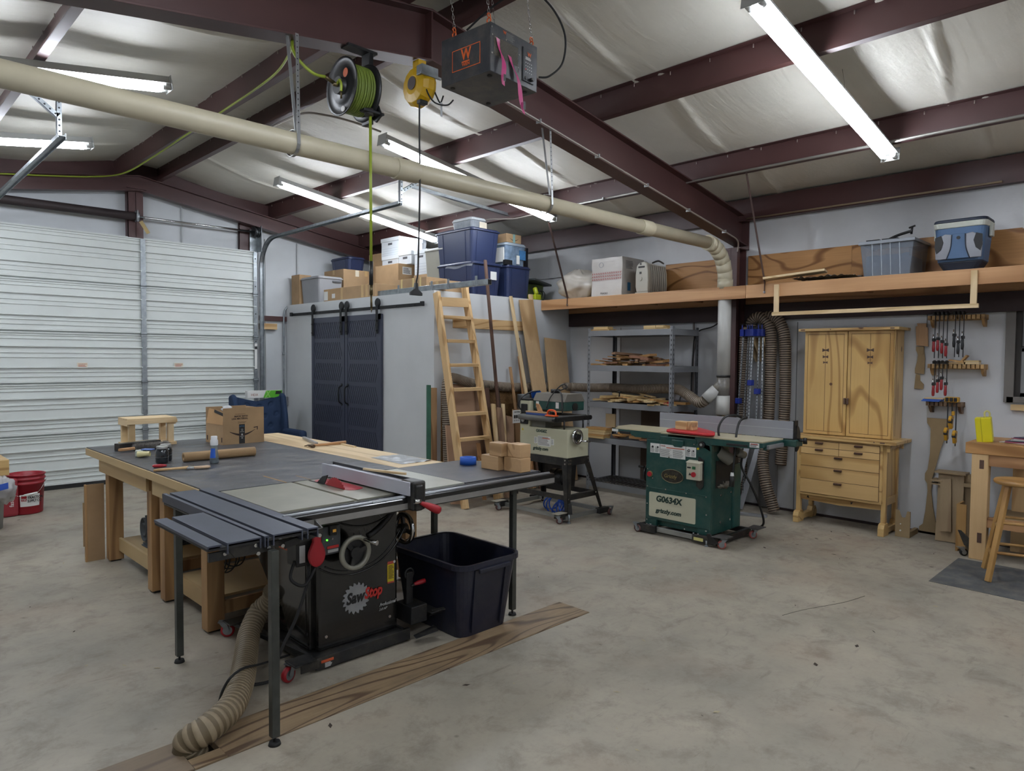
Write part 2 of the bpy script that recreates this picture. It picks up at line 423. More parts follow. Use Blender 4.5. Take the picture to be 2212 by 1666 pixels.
# rafters (I beams)
def rafter(yc, x0, x1, xr0, zt0, d0, dr, w=.15, t=.012, tail=None):
    """half frames: top follows the roof; depth d0 at ridge, dr at eave"""
    mb = MB()
    def zt(x): return roofz(x, -.002)
    def zb(x): return zt(x)-(d0+(dr-d0)*abs(x-RX)/4.4)
    for a, b in ((x0, RX), (RX, x1)):
        for (off0, off1, hw) in ((0, t, w/2), ('w', 'w', t/3)):
            if off0 == 'w': q = [(a, zb(a)), (b, zb(b)), (b, zt(b)), (a, zt(a))]
            else: q = [(a, zt(a)-t), (b, zt(b)-t), (b, zt(b)), (a, zt(a))]
            mb.prism([(x, yc-hw, z) for x, z in q], (0, 2*hw, 0))
        mb.prism([(x, yc-w/2, z) for x, z in [(a, zb(a)), (b, zb(b)), (b, zb(b)+t), (a, zb(a)+t)]], (0, w, 0))
    return mb
YF = 3.70
P('rafter', rafter(YF, XL, 7.22, 0, 0, .33, .32), MAROON(), ceil, bev=.002)
P('rafter', rafter(YG-.16, XL, 7.22, 0, 0, .19, .19, w=.12), MAROON(), ceil)
P('rafter', rafter(YN+.15, XL, 7.22, 0, 0, .19, .19, w=.12), MAROON(), ceil)
P('rafter_end_plate', MB().box(7.02, 7.235, YF-.09, YF+.09, 2.80, 2.815).box(7.205, 7.22, YF-.09, YF+.09, 2.8, 3.15).prism([(RX-.006, YF-.07, 3.53),(RX+.006, YF-.07, 3.53),(RX+.006, YF-.07, 3.85),(RX-.006, YF-.07, 3.85)], (0,.14,0)), MAROON(), ceil)
# angle strips seen below the purlins at the end wall
P('rake_angle', MB().prism([(RX, YG-.06, roofz(RX,.02)),(7.2, YG-.06, roofz(7.2,.02)),(7.2, YG-.06, roofz(7.2,.2)),(RX, YG-.06, roofz(RX,.2))],(0,.05,0)).prism([(XL, YG-.06, roofz(XL,.02)),(RX, YG-.06, roofz(RX,.02)),(RX, YG-.06, roofz(RX,.2)),(XL, YG-.06, roofz(XL,.2))],(0,.05,0)), MAROON(), ceil)
# columns
def hcol(x0, x1, yc, z1, w=.15, t=.012):
    return MB().box(x0, x0+t, yc-w/2, yc+w/2, 0, z1).box(x1-t, x1, yc-w/2, yc+w/2, 0, z1).box(x0, x1, yc-t/3, yc+t/3, 0, z1)
P('column', hcol(6.98, 7.19, YF, 2.81), MAROON(), wall_right, bev=.002)
P('column_gusset', MB().box(7.02, 7.06, YF-.06, YF-.05, 0, 2.8), MAROON(), wall_right)
P('girt', MB().box(7.16, 7.24, YF+.08, 6.15, 2.03, 2.2).box(7.16, 7.24, WY1-2.2, YF-.08, 2.03, 2.2), mat('dark_girt', '2e2020', .7), wall_right)
P('base_channel', MB().box(7.21, 7.24, -2, 6.1, 0, .02), mat('dark_girt', '2e2020', .7), wall_right)
P('column', MB().box(2.72, 2.90, YG-.12, YG-.112, 3.05, 3.72).box(2.81, 2.816, YG-.12, YG-.02, 3.05, 3.72).box(2.72, 2.728, YG-.12, YG-.02, 3.05, 3.72).box(2.70, 2.92, YG-.19, YG-.02, 3.69, 3.70), MAROON(), wall_back)
P('column', MB().box(4.16, 4.34, YG-.06, YG-.052, 3.05, 3.50).box(4.16, 4.168, YG-.06, YG-.02, 3.05, 3.5), MAROON(), wall_back)
P('girt', MB().box(4.42, 5.0, YG-.04, YG-.01, 2.12, 2.19), MAROON(), wall_back)
P('jamb', MB().box(4.36, 4.42, YG-.1, YG-.02, 0, 3.05), mat('jamb_white', 'b9bcbc', .5), wall_back)
P('wall_seam', MB().box(3.40, 3.415, YG-.03, YG-.022, 3.1, 3.7).box(5.05, 5.07, YG-.03, YG-.022, 2.2, 3.3).box(4.55, 4.56, YG-.03, YG-.02, 0, 3.3), mat('seam_white', 'aeb2b2', .5), wall_back)

# garage door (door_1): five ribbed sections, stile, edge plates
DW = mat('door_white', 'cdd2ce', .45, var=.04, vs=2.0, dust=.06)
d1 = ST('door_1')
prof = [(.008,-.03),(.008,.018),(.03,.018),(.033,0),(.072,0),(.076,.012),(.084,.012),(.088,0),(.126,0),(.130,.012),(.138,.012),(.142,0),
        (.178,0),(.182,.030),(.192,.030),(.196,0),(.302,0),(.306,.012),(.314,.012),(.318,0),(.356,0),(.360,.012),(.368,.012),(.372,0),
        (.428,0),(.432,.030),(.442,.030),(.446,0),(.52,0),(.524,.012),(.532,.012),(.536,0),(.56,0),(.564,.012),(.572,.012),(.576,0),(.588,.0),(.591,.018),(.604,.018),(.604,-.03)]
DY = YG-.10
for (xa, xb) in ((1.36, 2.86), (2.90, 4.36)):
    for k in range(5):
        z0 = .045+k*.61
        mb = MB(); pts = [(xa, DY-.035-dy, z0+z*.99) for z, dy in prof]
        n = len(pts); mb.add([V(p) for p in pts]+[V(p)+V((xb-xa,0,0)) for p in pts], [(i, i+1, n+i+1, n+i) for i in range(n-1)])
        mb.box(xa, xb, DY-.012, DY, z0, z0+.61)
        P('door_panel', mb, DW, d1)
gv = GALV()
mb = MB().box(2.85, 2.91, DY-.062, DY-.05, .06, 3.08)
for k in range(18): mb.box(2.872, 2.888, DY-.064, DY-.062, .2+k*.165, .215+k*.165)
P('door_stile', mb, gv, d1)
mb = MB().box(4.32, 4.37, DY-.064, DY-.05, .06, 3.08)
P('door_stile', mb, gv, d1)
hl = MB()
for k in range(22): hl.cyl((4.345, DY-.066, .25+k*.13), (4.345, DY-.062, .25+k*.13), .010 if k % 3 == 0 else .004, n=10)
P('punched_hole', hl, INK(), d1, kind='stuff')
for z in (.65, 1.26, 1.87, 2.48):
    for x in (2.88, 4.345): P('hinge', MB().box(x-.04, x+.03, DY-.08, DY-.06, z-.03, z+.03).cyl((x-.04, DY-.082, z), (x+.03, DY-.082, z), .008, n=8), gv, d1)
P('bottom_seal', MB().box(1.36, 4.36, DY-.06, DY+.02, 0, .05), RUB(), d1)
for px in (178, 386):
    c = PY(px, 790, DY-.05); lb = P('warning_label', MB().box(c.x-.055, c.x+.055, DY-.054, DY-.0505, c.z-.035, c.z+.035), mat('label_cream', 'd6cdb8', .7), d1)
    txt('WARNING', (c.x-.045, DY-.054, c.z+.012), (1,0,0), (0,0,1), .019, mat('label_red', 'a8483a', .6), d1)
    P('small_print', lines(MB(), (c.x-.045, DY-.0535, c.z-.028), (1,0,0), (0,0,1), .09, .035, 3), mat('label_red', 'a8483a', .6), d1, kind='stuff')
P('bar_label', MB().box(4.325, 4.36, DY-.07, DY-.066, 1.42, 1.78), WHT(), d1)
P('bar_label_heading', MB().box(4.325, 4.36, DY-.072, DY-.070, 1.70, 1.74), INK(), d1)
# track: vertical rail, curve, horizontal rail to the hanger
def track(x):
    pts = [V((x, DY-.05, .1)), V((x, DY-.05, 2.86))]
    for k in range(9): t = PI/2*k/8; pts.append(V((x, DY-.05-.40*(1-math.cos(t)), 2.86+.40*math.sin(t))))
    pts.append(V((x, 6.22, 3.27)))
    mb = MB()
    for a, b in zip(pts, pts[1:]):
        mb.beam(a, b, .05, .004, (0, -1, .001) if abs(a.y-b.y) < .01 else (0,-(b.z-a.z), (b.y-a.y)))
        mb.beam(a+V((.025,0,0)), b+V((.025,0,0)), .004, .045, (0, -1, .001) if abs(a.y-b.y) < .01 else (0,-(b.z-a.z), (b.y-a.y)))
        mb.beam(a-V((.025,0,0)), b-V((.025,0,0)), .004, .03, (0, -1, .001) if abs(a.y-b.y) < .01 else (0,-(b.z-a.z), (b.y-a.y)))
    return mb
tr1 = P('door_track', track(4.44), gv, d1); tr2 = P('door_track', track(1.31), gv, d1)
def angle(mb, p0, p1, w=.035, t=.003, side=V((1,0,0))):
    p0 = V(p0); p1 = V(p1); d = (p1-p0).normalized(); s = (side-d*side.dot(d)).normalized(); o = d.cross(s).normalized()
    for (a, b) in ((s, o), (o, s)):
        q = [p0, p0+a*w, p0+a*w+b*t, p0+b*t]; mb.prism(q, p1-p0)
    n = int((p1-p0).length/.045)
    return [(p0+d*(k+.5)*.045+s*w*.5-o*.0005, o) for k in range(n)]
ang = MB(); H = []
H += angle(ang, (4.45, 6.24, 3.25), (4.45, 6.24, 3.62)); H += angle(ang, (4.45, 6.25, 3.40), (4.75, 6.25, 3.60)); 
P('track_hanger', ang, gv, d1)
ang = MB(); a0 = PZ(128, 292, 3.27); a0 = V((1.305, 6.36, 3.27))
H += angle(ang, a0, a0+V((0,0,.38))); H += angle(ang, a0+V((0,0,.17)), a0+V((-.32,0,.42)))
P('track_hanger', ang, gv, d1)
ang = MB(); q0 = V((4.62, 6.26, 3.46)); q1 = PY(1112, 472, 6.26)
H += angle(ang, q0, V((q1.x, 6.26, q1.z)), .045); P('sway_brace', ang, gv, d1)
hm = MB()
for p, o in H: hm.cyl(p-o*.002, p+o*.002, .0075, n=8)
P('punched_hole', hm, mat('hole_dark', '2a2c2e', .8), d1, kind='stuff')
# spring tube, shaft, drum
P('spring_tube', MB().cyl((.2, 9.58, 3.33), (2.80, 9.58, 3.345), .052), mat('spring_dark', '332a2a', .6), d1)
P('shaft', MB().cyl((2.8, 9.58, 3.345), (4.42, 9.58, 3.355), .014), CHROME(), d1)
P('bearing', MB().cyl((2.79, 9.58, 3.345), (2.83, 9.58, 3.345), .062).box(2.80, 2.81, 9.52, 9.70, 3.28, 3.42), gv, d1)
dr = MB().cyl((4.33, 9.58, 3.355), (4.38, 9.58, 3.355), .06)
for r, x in ((.068, 4.33), (.068, 4.38)): dr.torus((x, 9.58, 3.355), (1,0,0), r*.93, .008)
P('cable_drum', dr, mat('drum_grey', '55585a', .4, .8), d1)
P('bearing_plate', MB().box(4.40, 4.404, 9.50, 9.72, 3.08, 3.44).box(4.30, 4.40, 9.66, 9.67, 2.95, 3.40), gv, d1)
P('paper_tag', MB().beam((2.83, 9.5, 3.28), (2.92, 9.5, 3.14), .002, .045, (1,0,.6)), mat('tag_tan', 'a89468', .8), d1)

# window_1 on the right wall: dark aluminium sash window, night behind it
w1 = ST('window_1')
FR = mat('window_frame_grey', '6f6b66', .5, .2); DK = mat('window_channel', '2b2622', .6)
mb = MB()
for (a, b, c, d) in ((WY0-.02,WY0+.05,WZ0-.02,WZ1+.02),(WY1-.05,WY1+.02,WZ0-.02,WZ1+.02),(WY0,WY1,WZ0-.02,WZ0+.03),(WY0,WY1,WZ1-.03,WZ1+.02)): mb.box(XW-.03, XW+.1, a, b, c, d)
P('window_frame', mb, FR, w1, bev=.002)
mb = MB().box(XW+.0, XW+.06, WY1-.09, WY1-.05, WZ0, WZ1).box(XW+.0, XW+.06, WY0+.05, WY0+.09, WZ0, WZ1)
P('jamb_channel', mb, DK, w1)
for (z0, z1, dx) in ((WZ0+.03, 1.72, 0), (1.70, WZ1-.03, .03)):
    a, b = WY0+.09, WY1-.09; mb = MB()
    for q in ((a, a+.035, z0, z1), (b-.035, b, z0, z1), (a, b, z0, z0+.035), (a, b, z1-.035, z1)): mb.box(XW+.01+dx, XW+.035+dx, *q)
    sh = P('sash', mb, mat('sash_aluminium', '8b8c8c', .4, .4), w1, bev=.002)
    P('pane', MB().box(XW+.02+dx, XW+.024+dx, a+.03, b-.03, z0+.03, z1-.03), mat('dark_glass', '20262a', .05, var=0, coat=.5), sh)

# closet in the corner (white boxed room) -------------------------------------------------
CX, CYF, CH = 4.88, 6.19, 2.36
mb = MB().box(CX, CX+.02, CYF, YG-.03, 0, CH).box(CX+.02, XW, CYF, CYF+.02, 0, CH).box(CX+.02, XW, CYF+.02, YG-.03, CH-.03, CH-.004)
closet = ST('wall_closet', mb, mat('closet_white', 'cacdce', .55, var=.05, vs=1.5))
# ================================================================ fluorescent lights (each with its own tubes: the light of the room)
TM = mat('tube_glow', 'ffffff', .5, var=0, emit='eef4ff', es=TUBE)
HS = mat('fixture_enamel', 'b9bbb8', .4, var=.05)
LT = T('fluorescent_light', 'long two-tube fluorescent strip light, nearest and largest, over the open floor', 'light', (4.98, 1.895, 0), rz=0)
h = MB().prism([(-1.22,-.065,-.012),(-1.22,.065,-.012),(-1.22,.035,.0),(-1.22,.035,.045),(-1.22,-.035,.045),(-1.22,-.035,0)], (2.44,0,0))
P('housing', h, HS, LT, bev=.002)
P('end_plate', MB().box(-1.226,-1.22,-.07,.07,-.06,.045), HS, LT, bev=.001); P('end_plate', MB().box(1.22,1.226,-.07,.07,-.06,.045), HS, LT, bev=.001)
for s in (-1, 1):
    P('tube', MB().cyl((-1.16, s*.040, -.040), (1.16, s*.040, -.040), .0165, n=12), TM, LT)
    for e in (-1, 1): P('lampholder', MB().cyl((e*1.16, s*.040, -.040), (e*1.215, s*.040, -.040), .0175, n=10).box(min(e*1.185,e*1.215), max(e*1.185,e*1.215), s*.04-.012, s*.04+.012, -.045, -.01), HS, LT)
LT.location = (4.98, 1.895, roofz(4.98, -.048)); LT.rotation_euler = (0, math.atan(SL), 0)
for (x, y, lab) in ((4.98, 5.58, 'fluorescent strip light crossing behind the cream duct pipe, right of the black drop cord'),
                    (5.00, 7.78, 'fluorescent strip light above the storage boxes, behind the yellow hose'),
                    (.68, 5.64, 'fluorescent strip light at upper left, partly behind the cream duct pipe'),
                    (.66, 7.72, 'farthest left fluorescent strip light, beside the perforated door track hanger'),
                    (.68, 1.9, 'fluorescent strip light over the near left side, above the frame'),
                    (4.98, -1.3, 'fluorescent strip light behind the camera on the right slope'),
                    (.68, -1.3, 'fluorescent strip light behind the camera on the left slope')):
    dup(LT, (x, y, roofz(x, -.048)), (0, math.atan(SL)*(1 if x > RX else -1), 0), lab)
# ================================================================ cabinet table saw
SB = mat('saw_black_gloss', '131313', .18, var=.1, dust=.05, coat=.3)
CAST = mat('ground_cast_iron', '918f80', .34, .35, var=.16, vs=4.0, bump=.02, bs=200)
ANO = mat('black_anodised', '4c505c', .42, .5, var=.1, vs=6)
RED = mat('red_plastic', '9e1622', .42, var=.06); ALU = mat('anodised_aluminium', 'a9abb0', .38, .7, var=.06)
LAM = mat('dark_laminate', '3a3b41', .4, var=.12, vs=5, dust=.12)
saw = T('table_saw', 'black cabinet table saw with silver rip fence, red handles and slotted side tables', 'table saw', (2.0, 3.4, 0))
mb = MB().box(1.49, 1.897, 3.055, 3.735, .85, .87).box(1.917, 2.352, 3.055, 3.735, .85, .87).box(1.49, 2.352, 3.055, 3.735, .835, .86).box(1.49, 2.352, 3.055, 3.10, .80, .85)
P('table_top', mb, CAST, saw, bev=.0015)
P('extension_wing', MB().box(2.355, 2.638, 3.055, 3.735, .83, .87), mat('wing_steel', 'a3a499', .36, .3, var=.06, vs=8), saw, bev=.002)
P('side_table', MB().box(2.641, 3.262, 3.05, 3.75, .845, .87), LAM, saw, bev=.002, label='dark laminate extension table')
P('table_edge', MB().box(1.49, 3.262, 3.03, 3.052, .80, .862).box(3.262, 3.275, 3.04, 3.75, .81, .868), BLK(), saw)
bo = MB()
for x in (1.55, 1.575, 1.80, 1.83, 2.45, 2.47): bo.cyl((x, 3.026, .838), (x, 3.03, .838), .008, n=10)
P('bolt', bo, CHROME(), saw, kind='stuff')
# red throat plate and blade
mb = MB(); pts = []
for k in range(24):
    t = 2*PI*k/24; pts.append((2.06+.055*math.cos(t), 3.49+(.155 if math.sin(t) > 0 else -.155)+.055*math.sin(t), .869))
mb.prism(pts, (0, 0, .003)); P('throat_plate', mb, RED, saw)
P('blade_slot', MB().box(1.997, 2.006, 3.33, 3.72, .8722, .8728), INK(), saw)
bp = []; N = 40
for k in range(N*2):
    t = 2*PI*k/(N*2); r = .127 if k % 2 else .119; bp.append((2.000, 3.42+r*math.cos(t), .800+r*math.sin(t)))
P('blade', MB().prism([V(p) for p in bp], (.003, 0, 0)), RED, saw)
P('riving_knife', MB().prism([(1.9985, 3.55, .86),(1.9985, 3.50, .93),(1.9985, 3.56, .915),(1.9985, 3.62, .872)], (.006,0,0)), INK(), saw)
# fence
fe = P('rip_fence', MB().box(2.125, 2.135, 2.90, 3.79, .88, .952).box(2.135, 2.20, 2.99, 3.77, .885, .94), mat('fence_face', 'b4b5bd', .42, .4, var=.06, dust=.05), saw, bev=.002)
P('fence_back', MB().box(2.20, 2.21, 2.99, 3.79, .88, .955), BLK(), fe)
P('fence_head', MB().box(2.137, 2.225, 2.885, 3.0, .80, .955).box(2.15, 2.20, 2.87, 2.90, .80, .94), BLKM(), fe, bev=.012)
P('lever', MB().lathe([(.008,0),(.011,.02),(.016,.05),(.021,.09),(.023,.12),(.02,.135),(.001,.142)], (2.165, 2.868, .85), (.85,-.12,-.42), 14), RED, fe)
P('lever_boss', MB().cyl((2.14, 2.875, .855), (2.175, 2.868, .852), .014, n=10), CHROME(), fe)
P('cursor', MB().box(1.93, 2.12, 2.93, 2.97, .868, .874).box(2.23, 2.32, 2.93, 2.97, .868, .874), mat('clear_plastic', 'aeb4b8', .2, var=.1), fe)
# front rail
P('front_rail', MB().box(1.44, 3.29, 2.93, 2.985, .80, .866), SB, saw, bev=.006)
P('rail_track', MB().cyl((1.46, 2.953, .868), (3.26, 2.953, .868), .009, n=10), ALU, saw, label='polished rail strip')
P('scale_strip', MB().box(1.455, 3.285, 2.927, 2.93, .808, .838), mat('scale_tape', '8d8a86', .35, .4, var=.1, vs=10), saw, label='brushed measuring strip')
P('rail_angle', MB().box(1.44, 3.27, 2.985, 3.03, .80, .806).box(1.44, 3.27, 3.76, 3.80, .79, .85), BLKM(), saw)
# slotted side tables (left)
def slotted(name, strips, y0, y1, z1=.87):
    mb = MB()
    for a, b in strips: mb.box(a, b, y0, y1, z1-.006, z1)
    SLOT = MB().box(strips[0][0]+.002, strips[-1][1]-.002, y0+.004, y1-.004, z1-.022, z1-.014)
    for j, (a, b) in enumerate(strips):
        hh = .012 if name == 'drop_table' and j == 0 else .045
        mb.box(a, a+.006, y0, y1, z1-hh, z1-.006); mb.box(b-.006, b, y0, y1, z1-hh, z1-.006)
    o = P(name, mb, ANO, saw, bev=.0008); P('slot_floor', SLOT, INK(), o); return o  # slot bottoms coloured black: the shade inside the slots is painted in
slotted('sliding_table', [(1.243, 1.262), (1.280, 1.412), (1.432, 1.484)], 2.676, 3.88)
slotted('drop_table', [(1.016, 1.070), (1.092, 1.230)], 2.676, 3.285)
P('table_bracket', MB().box(1.03, 1.30, 2.70, 2.712, .80, .835).box(1.20, 1.47, 2.72, 2.73, .805, .83).box(1.243, 1.25, 2.70, 3.86, .815, .823).prism([(1.10, 2.695, .845),(1.245, 2.695, .845),(1.245, 2.695, .80),(1.13, 2.695, .80)], (0,.006,0)), BLKM(), saw)
bo = MB()
for x, z in ((1.09, .825), (1.215, .835), (1.225, .80), (1.27, .815), (1.33, .812), (1.44, .84), (1.50, .825)): bo.cyl((x, 2.692, z), (x, 2.698, z), .008, n=10)
P('bolt', bo, CHROME(), saw, kind='stuff')
P('support_arm', MB().beam((1.34, 2.70, .81), (1.55, 2.76, .825), .006, .03).beam((1.55, 2.76, .825), (1.60, 2.92, .825), .006, .03), BLKM(), saw)
lm = mat('leg_steel', '4b4d49', .4, .6, var=.2, vs=12)
for (x, y) in ((1.275, 2.665), (1.272, 3.74), (3.00, 3.015), (2.86, 3.62)):
    lg = P('leg', MB().box(x-.017, x+.017, y-.017, y+.017, .035, .81 if x < 2 else .80), lm, saw, bev=.002)
    P('foot', MB().cyl((x, y, .012), (x, y, .05), .006, n=8).cyl((x, y, 0), (x, y, .014), .026, .022, n=16), RUB(), lg)
P('leg_bracket', MB().box(2.97, 3.03, 3.0, 3.006, .76, .80).prism([(2.985, 3.0, .76),(3.015, 3.0, .76),(3.03, 3.0, .80),(2.97, 3.0, .80)], (0,.006,0)), BLKM(), saw)
# cabinet body: front face, curved belly to the left
mb = MB()
def fbody(a, b):       # wraps left side -> front, a across, b up
    return None
fx0, fx1, fy = 1.745, 2.262, 3.19
mb.box(fx0+.02, fx1, fy, 3.72, .07, .80)
cab = P('saw_cabinet', mb, SB, saw, bev=.018)
# recessed top sweep and arcs on the front
arc = MB()
def arcpts(cx, cz, r, t0, t1, y, n=24): return [V((cx+r*math.cos(t0+(t1-t0)*i/n), y, cz+r*math.sin(t0+(t1-t0)*i/n))) for i in range(n+1)]
arc.tube(arcpts(1.985, .80, .36, -2.2, -.45, fy-.001), .005, 6); arc.tube(arcpts(1.985, .79, .33, -2.15, -.5, fy-.001), .004, 6)
arc.tube(arcpts(2.05, 1.02, .33, -2.2, -1.0, fy-.001), .005, 6)
P('pressed_rib', arc, SB, cab)
gr = MB()
for k in range(9):
    t = -1.42+k*.115; c = V((1.93+.30*math.cos(t), fy-.001, .985+.33*math.sin(t))); d = V((math.cos(t), 0, math.sin(t)))
    gr.prism([c, c+d*.028, c+d*.028+V((.003,0,0)), c+V((.003,0,0))], (0,-.0006,0)); gr.prism([c+d*.028, c+d*.028+V((.012,0,.004)), c+d*.024+V((.012,0,.004)), c+d*.024], (0,-.0006,0))
P('tilt_scale', gr, mat('print_grey', '6f706e', .5, var=0), cab, kind='stuff')
sl = MB(); ap = arcpts(1.93, .99, .385, -1.22, -.62, fy-.0005, 12)
sl.tube(ap, .017, 8, rf=lambda i: .017); P('tilt_slot', sl, INK(), cab)
# left side: curved shroud
pr = [(3.24,.07),(3.24,.80),(3.98,.80),(3.985,.72),(3.95,.60),(3.85,.45),(3.70,.31),(3.55,.22),(3.45,.07)]
P('side_shroud', MB().prism([(fx0-.005, y, z) for y, z in pr], (.05, 0, 0)), SB, cab, bev=.012)
P('shroud_panel', MB().prism([(fx0-.009, y, z) for y, z in [(3.27,.15),(3.27,.74),(3.60,.74),(3.60,.40),(3.48,.2)]], (.006,0,0)), SB, cab, bev=.002)
P('direction_label', MB().box(fx0-.011, fx0-.009, 3.30, 3.56, .555, .58), mat('label_orange', 'b8502a', .5, var=0), cab)
P('direction_line', MB().box(fx0-.011, fx0-.009, 3.30, 3.60, .60, .608).box(fx0-.011, fx0-.009, 3.34, 3.40, .522, .528).prism([(fx0-.011, 3.34, .512),(fx0-.011, 3.34, .538),(fx0-.011, 3.31, .525)], (.002,0,0)), mat('print_grey2', 'a5a5a2', .5, var=0), cab)
scr = MB()
for (x, z) in ((2.235,.455),(1.81,.145),(2.205,.15)): scr.cyl((x, fy-.004, z), (x, fy+.002, z), .008, n=10)
P('bolt', scr, CHROME(), cab, kind='stuff')
# logo
LG = mat('logo_silver', '8e8f90', .45, .2, var=.1, vs=20)
lp = []; N = 18
for k in range(N):
    for (dt, r) in ((0, .086), (.35, .080), (.62, .070), (.8, .072)):
        t = 2*PI*(k+dt)/N; lp.append(V((1.99+r*math.cos(-t), fy-.0022, .305+r*math.sin(-t))))
P('logo_disc', MB().prism(lp, (0, .002, 0)), LG, cab)
txt('Saw', (1.928, fy-.003, .282), (1,0,.03), (0,0,1), .082, INK(), cab, bold=.04, shear=.2, sx=.82)
txt('Stop', (2.040, fy-.003, .290), (1,0,.03), (0,0,1), .082, mat('logo_red', 'b5261f', .5, var=0), cab, bold=.04, shear=.2, sx=.74)
txt('Professional', (2.135, fy-.003, .222), (1,0,.03), (0,0,1), .026, mat('print_light', 'b0b0ad', .5, var=0), cab, bold=.012, shear=.35, sx=.85)
txt('3.0 HP', (2.132, fy-.003, .199), (1,0,.03), (0,0,1), .019, mat('print_light', 'b0b0ad', .5, var=0), cab, bold=.012, shear=.35)
wl_ = P('warning_label', MB().box(2.190, 2.234, fy-.002, fy+.001, .345, .455), mat('label_yellow', 'c9b31c', .5, var=0), cab)
P('label_band', MB().box(2.190, 2.234, fy-.003, fy-.001, .445, .461).box(2.190, 2.234, fy-.003, fy-.001, .338, .347), mat('label_red', 'a8483a', .6), cab)
P('small_print', lines(MB(), (2.194, fy-.0025, .362), (1,0,0), (0,0,1), .036, .078, 11), INK(), cab, kind='stuff')
# handwheels
def wheel(name, c, ax, R, parent, rimmat, hubmat):
    c = V(c); d = V(ax).normalized(); a = d.orthogonal().normalized(); b = d.cross(a)
    rim = P(name, MB().lathe([(R-.022,-.008),(R,-.010),(R+.002,0),(R,.010),(R-.022,.008),(R-.022,-.008)], c, ax, 32), rimmat, parent)
    mb = MB().cyl(c-d*.03, c+d*.012, .03, n=16)
    for k in range(3):
        t = 2*PI*k/3+.5; mb.beam(c-d*.004, c+(a*math.cos(t)+b*math.sin(t))*(R-.012), .022, .012, d)
    P('hub', mb, hubmat, rim)
    return rim, a, b, d, c
RIM = mat('painted_rim', '8f8d80', .4, .2, var=.05)
wh, a_, b_, d_, c_ = wheel('handwheel', (1.92, 3.085, .588), (0,-1,0), .090, saw, RIM, BLKM())
P('axle', MB().cyl((1.92, 3.09, .588), (1.92, 3.20, .588), .018, n=12), CHROME(), wh)
P('crank_knob', MB().cyl((1.965, 3.07, .652), (1.985, 2.99, .645), .008, .012, n=12).cyl((1.985, 2.99, .645), (1.987, 2.985, .645), .0135, n=12), CHROME(), wh)
P('dish', MB().cyl((1.92, 3.098, .588), (1.92, 3.10, .588), .068, n=24), BLK(), wh)
wh2, *_ = wheel('handwheel', (2.355, 3.26, .61), (1,0,0), .092, saw, CHROME(), BLKM())
P('axle', MB().cyl((2.26, 3.26, .61), (2.36, 3.26, .61), .018, n=12), BLKM(), wh2)
# switch box with red paddle
sb = P('switch_box', MB().box(1.735, 1.845, 3.10, 3.17, .60, .745), mat('switch_grey', '3b3e40', .5), saw, bev=.006)
P('red_paddle', MB().prism([(1.69+x, 3.055, .66+z) for x, z in [(-.022,.09),(.022,.09),(.022,.03)]+[(.045*math.cos(t), -.035+.06*math.sin(t)) for t in [PI*.12-k*(PI*1.24)/12 for k in range(13)]]+[(-.022,.03)]], (0,.025,0)), RED, sb, bev=.008)
P('key_switch', MB().box(1.775, 1.815, 3.085, 3.10, .70, .75), BLK(), sb, bev=.003)
P('amber_rocker', MB().box(1.790, 1.808, 3.082, 3.086, .716, .73), mat('amber', 'b88a3a', .4, emit='c08a30', es=.3, var=0), sb)
P('status_light', MB().cyl((1.765, 3.095, .678), (1.765, 3.10, .678), .004, n=10), mat('green_led', '60ff40', .4, emit='50ff30', es=4, var=0), sb)
P('status_light', MB().cyl((1.795, 3.095, .68), (1.795, 3.10, .68), .005, n=10), mat('dull_led', '7b6f70', .4, var=0), sb)
P('switch_label', MB().box(1.765, 1.83, 3.096, 3.10, .632, .645), mat('logo_red', 'b5261f', .5, var=0), sb)
P('switch_label', MB().box(1.768, 1.828, 3.096, 3.10, .612, .626), mat('print_grey2', 'a5a5a2', .5, var=0), sb)
P('motor_box', MB().box(1.60, 1.70, 3.10, 3.20, .57, .70), BLK(), saw, bev=.006)
P('box_label', MB().box(1.615, 1.645, 3.097, 3.10, .59, .675), mat('print_grey2', 'a5a5a2', .5, var=0), saw)
P('power_cord', MB().tube(smooth_path([(1.68,3.14,.60),(1.66,3.10,.50),(1.60,3.10,.33),(1.52,3.12,.16),(1.50,3.14,.04),(1.40,3.2,.02)], 8), .008, 8).tube(smooth_path([(1.60,3.12,.60),(1.56,3.08,.53),(1.62,3.06,.49),(1.70,3.10,.55)], 8), .008, 8), RUB(), saw)
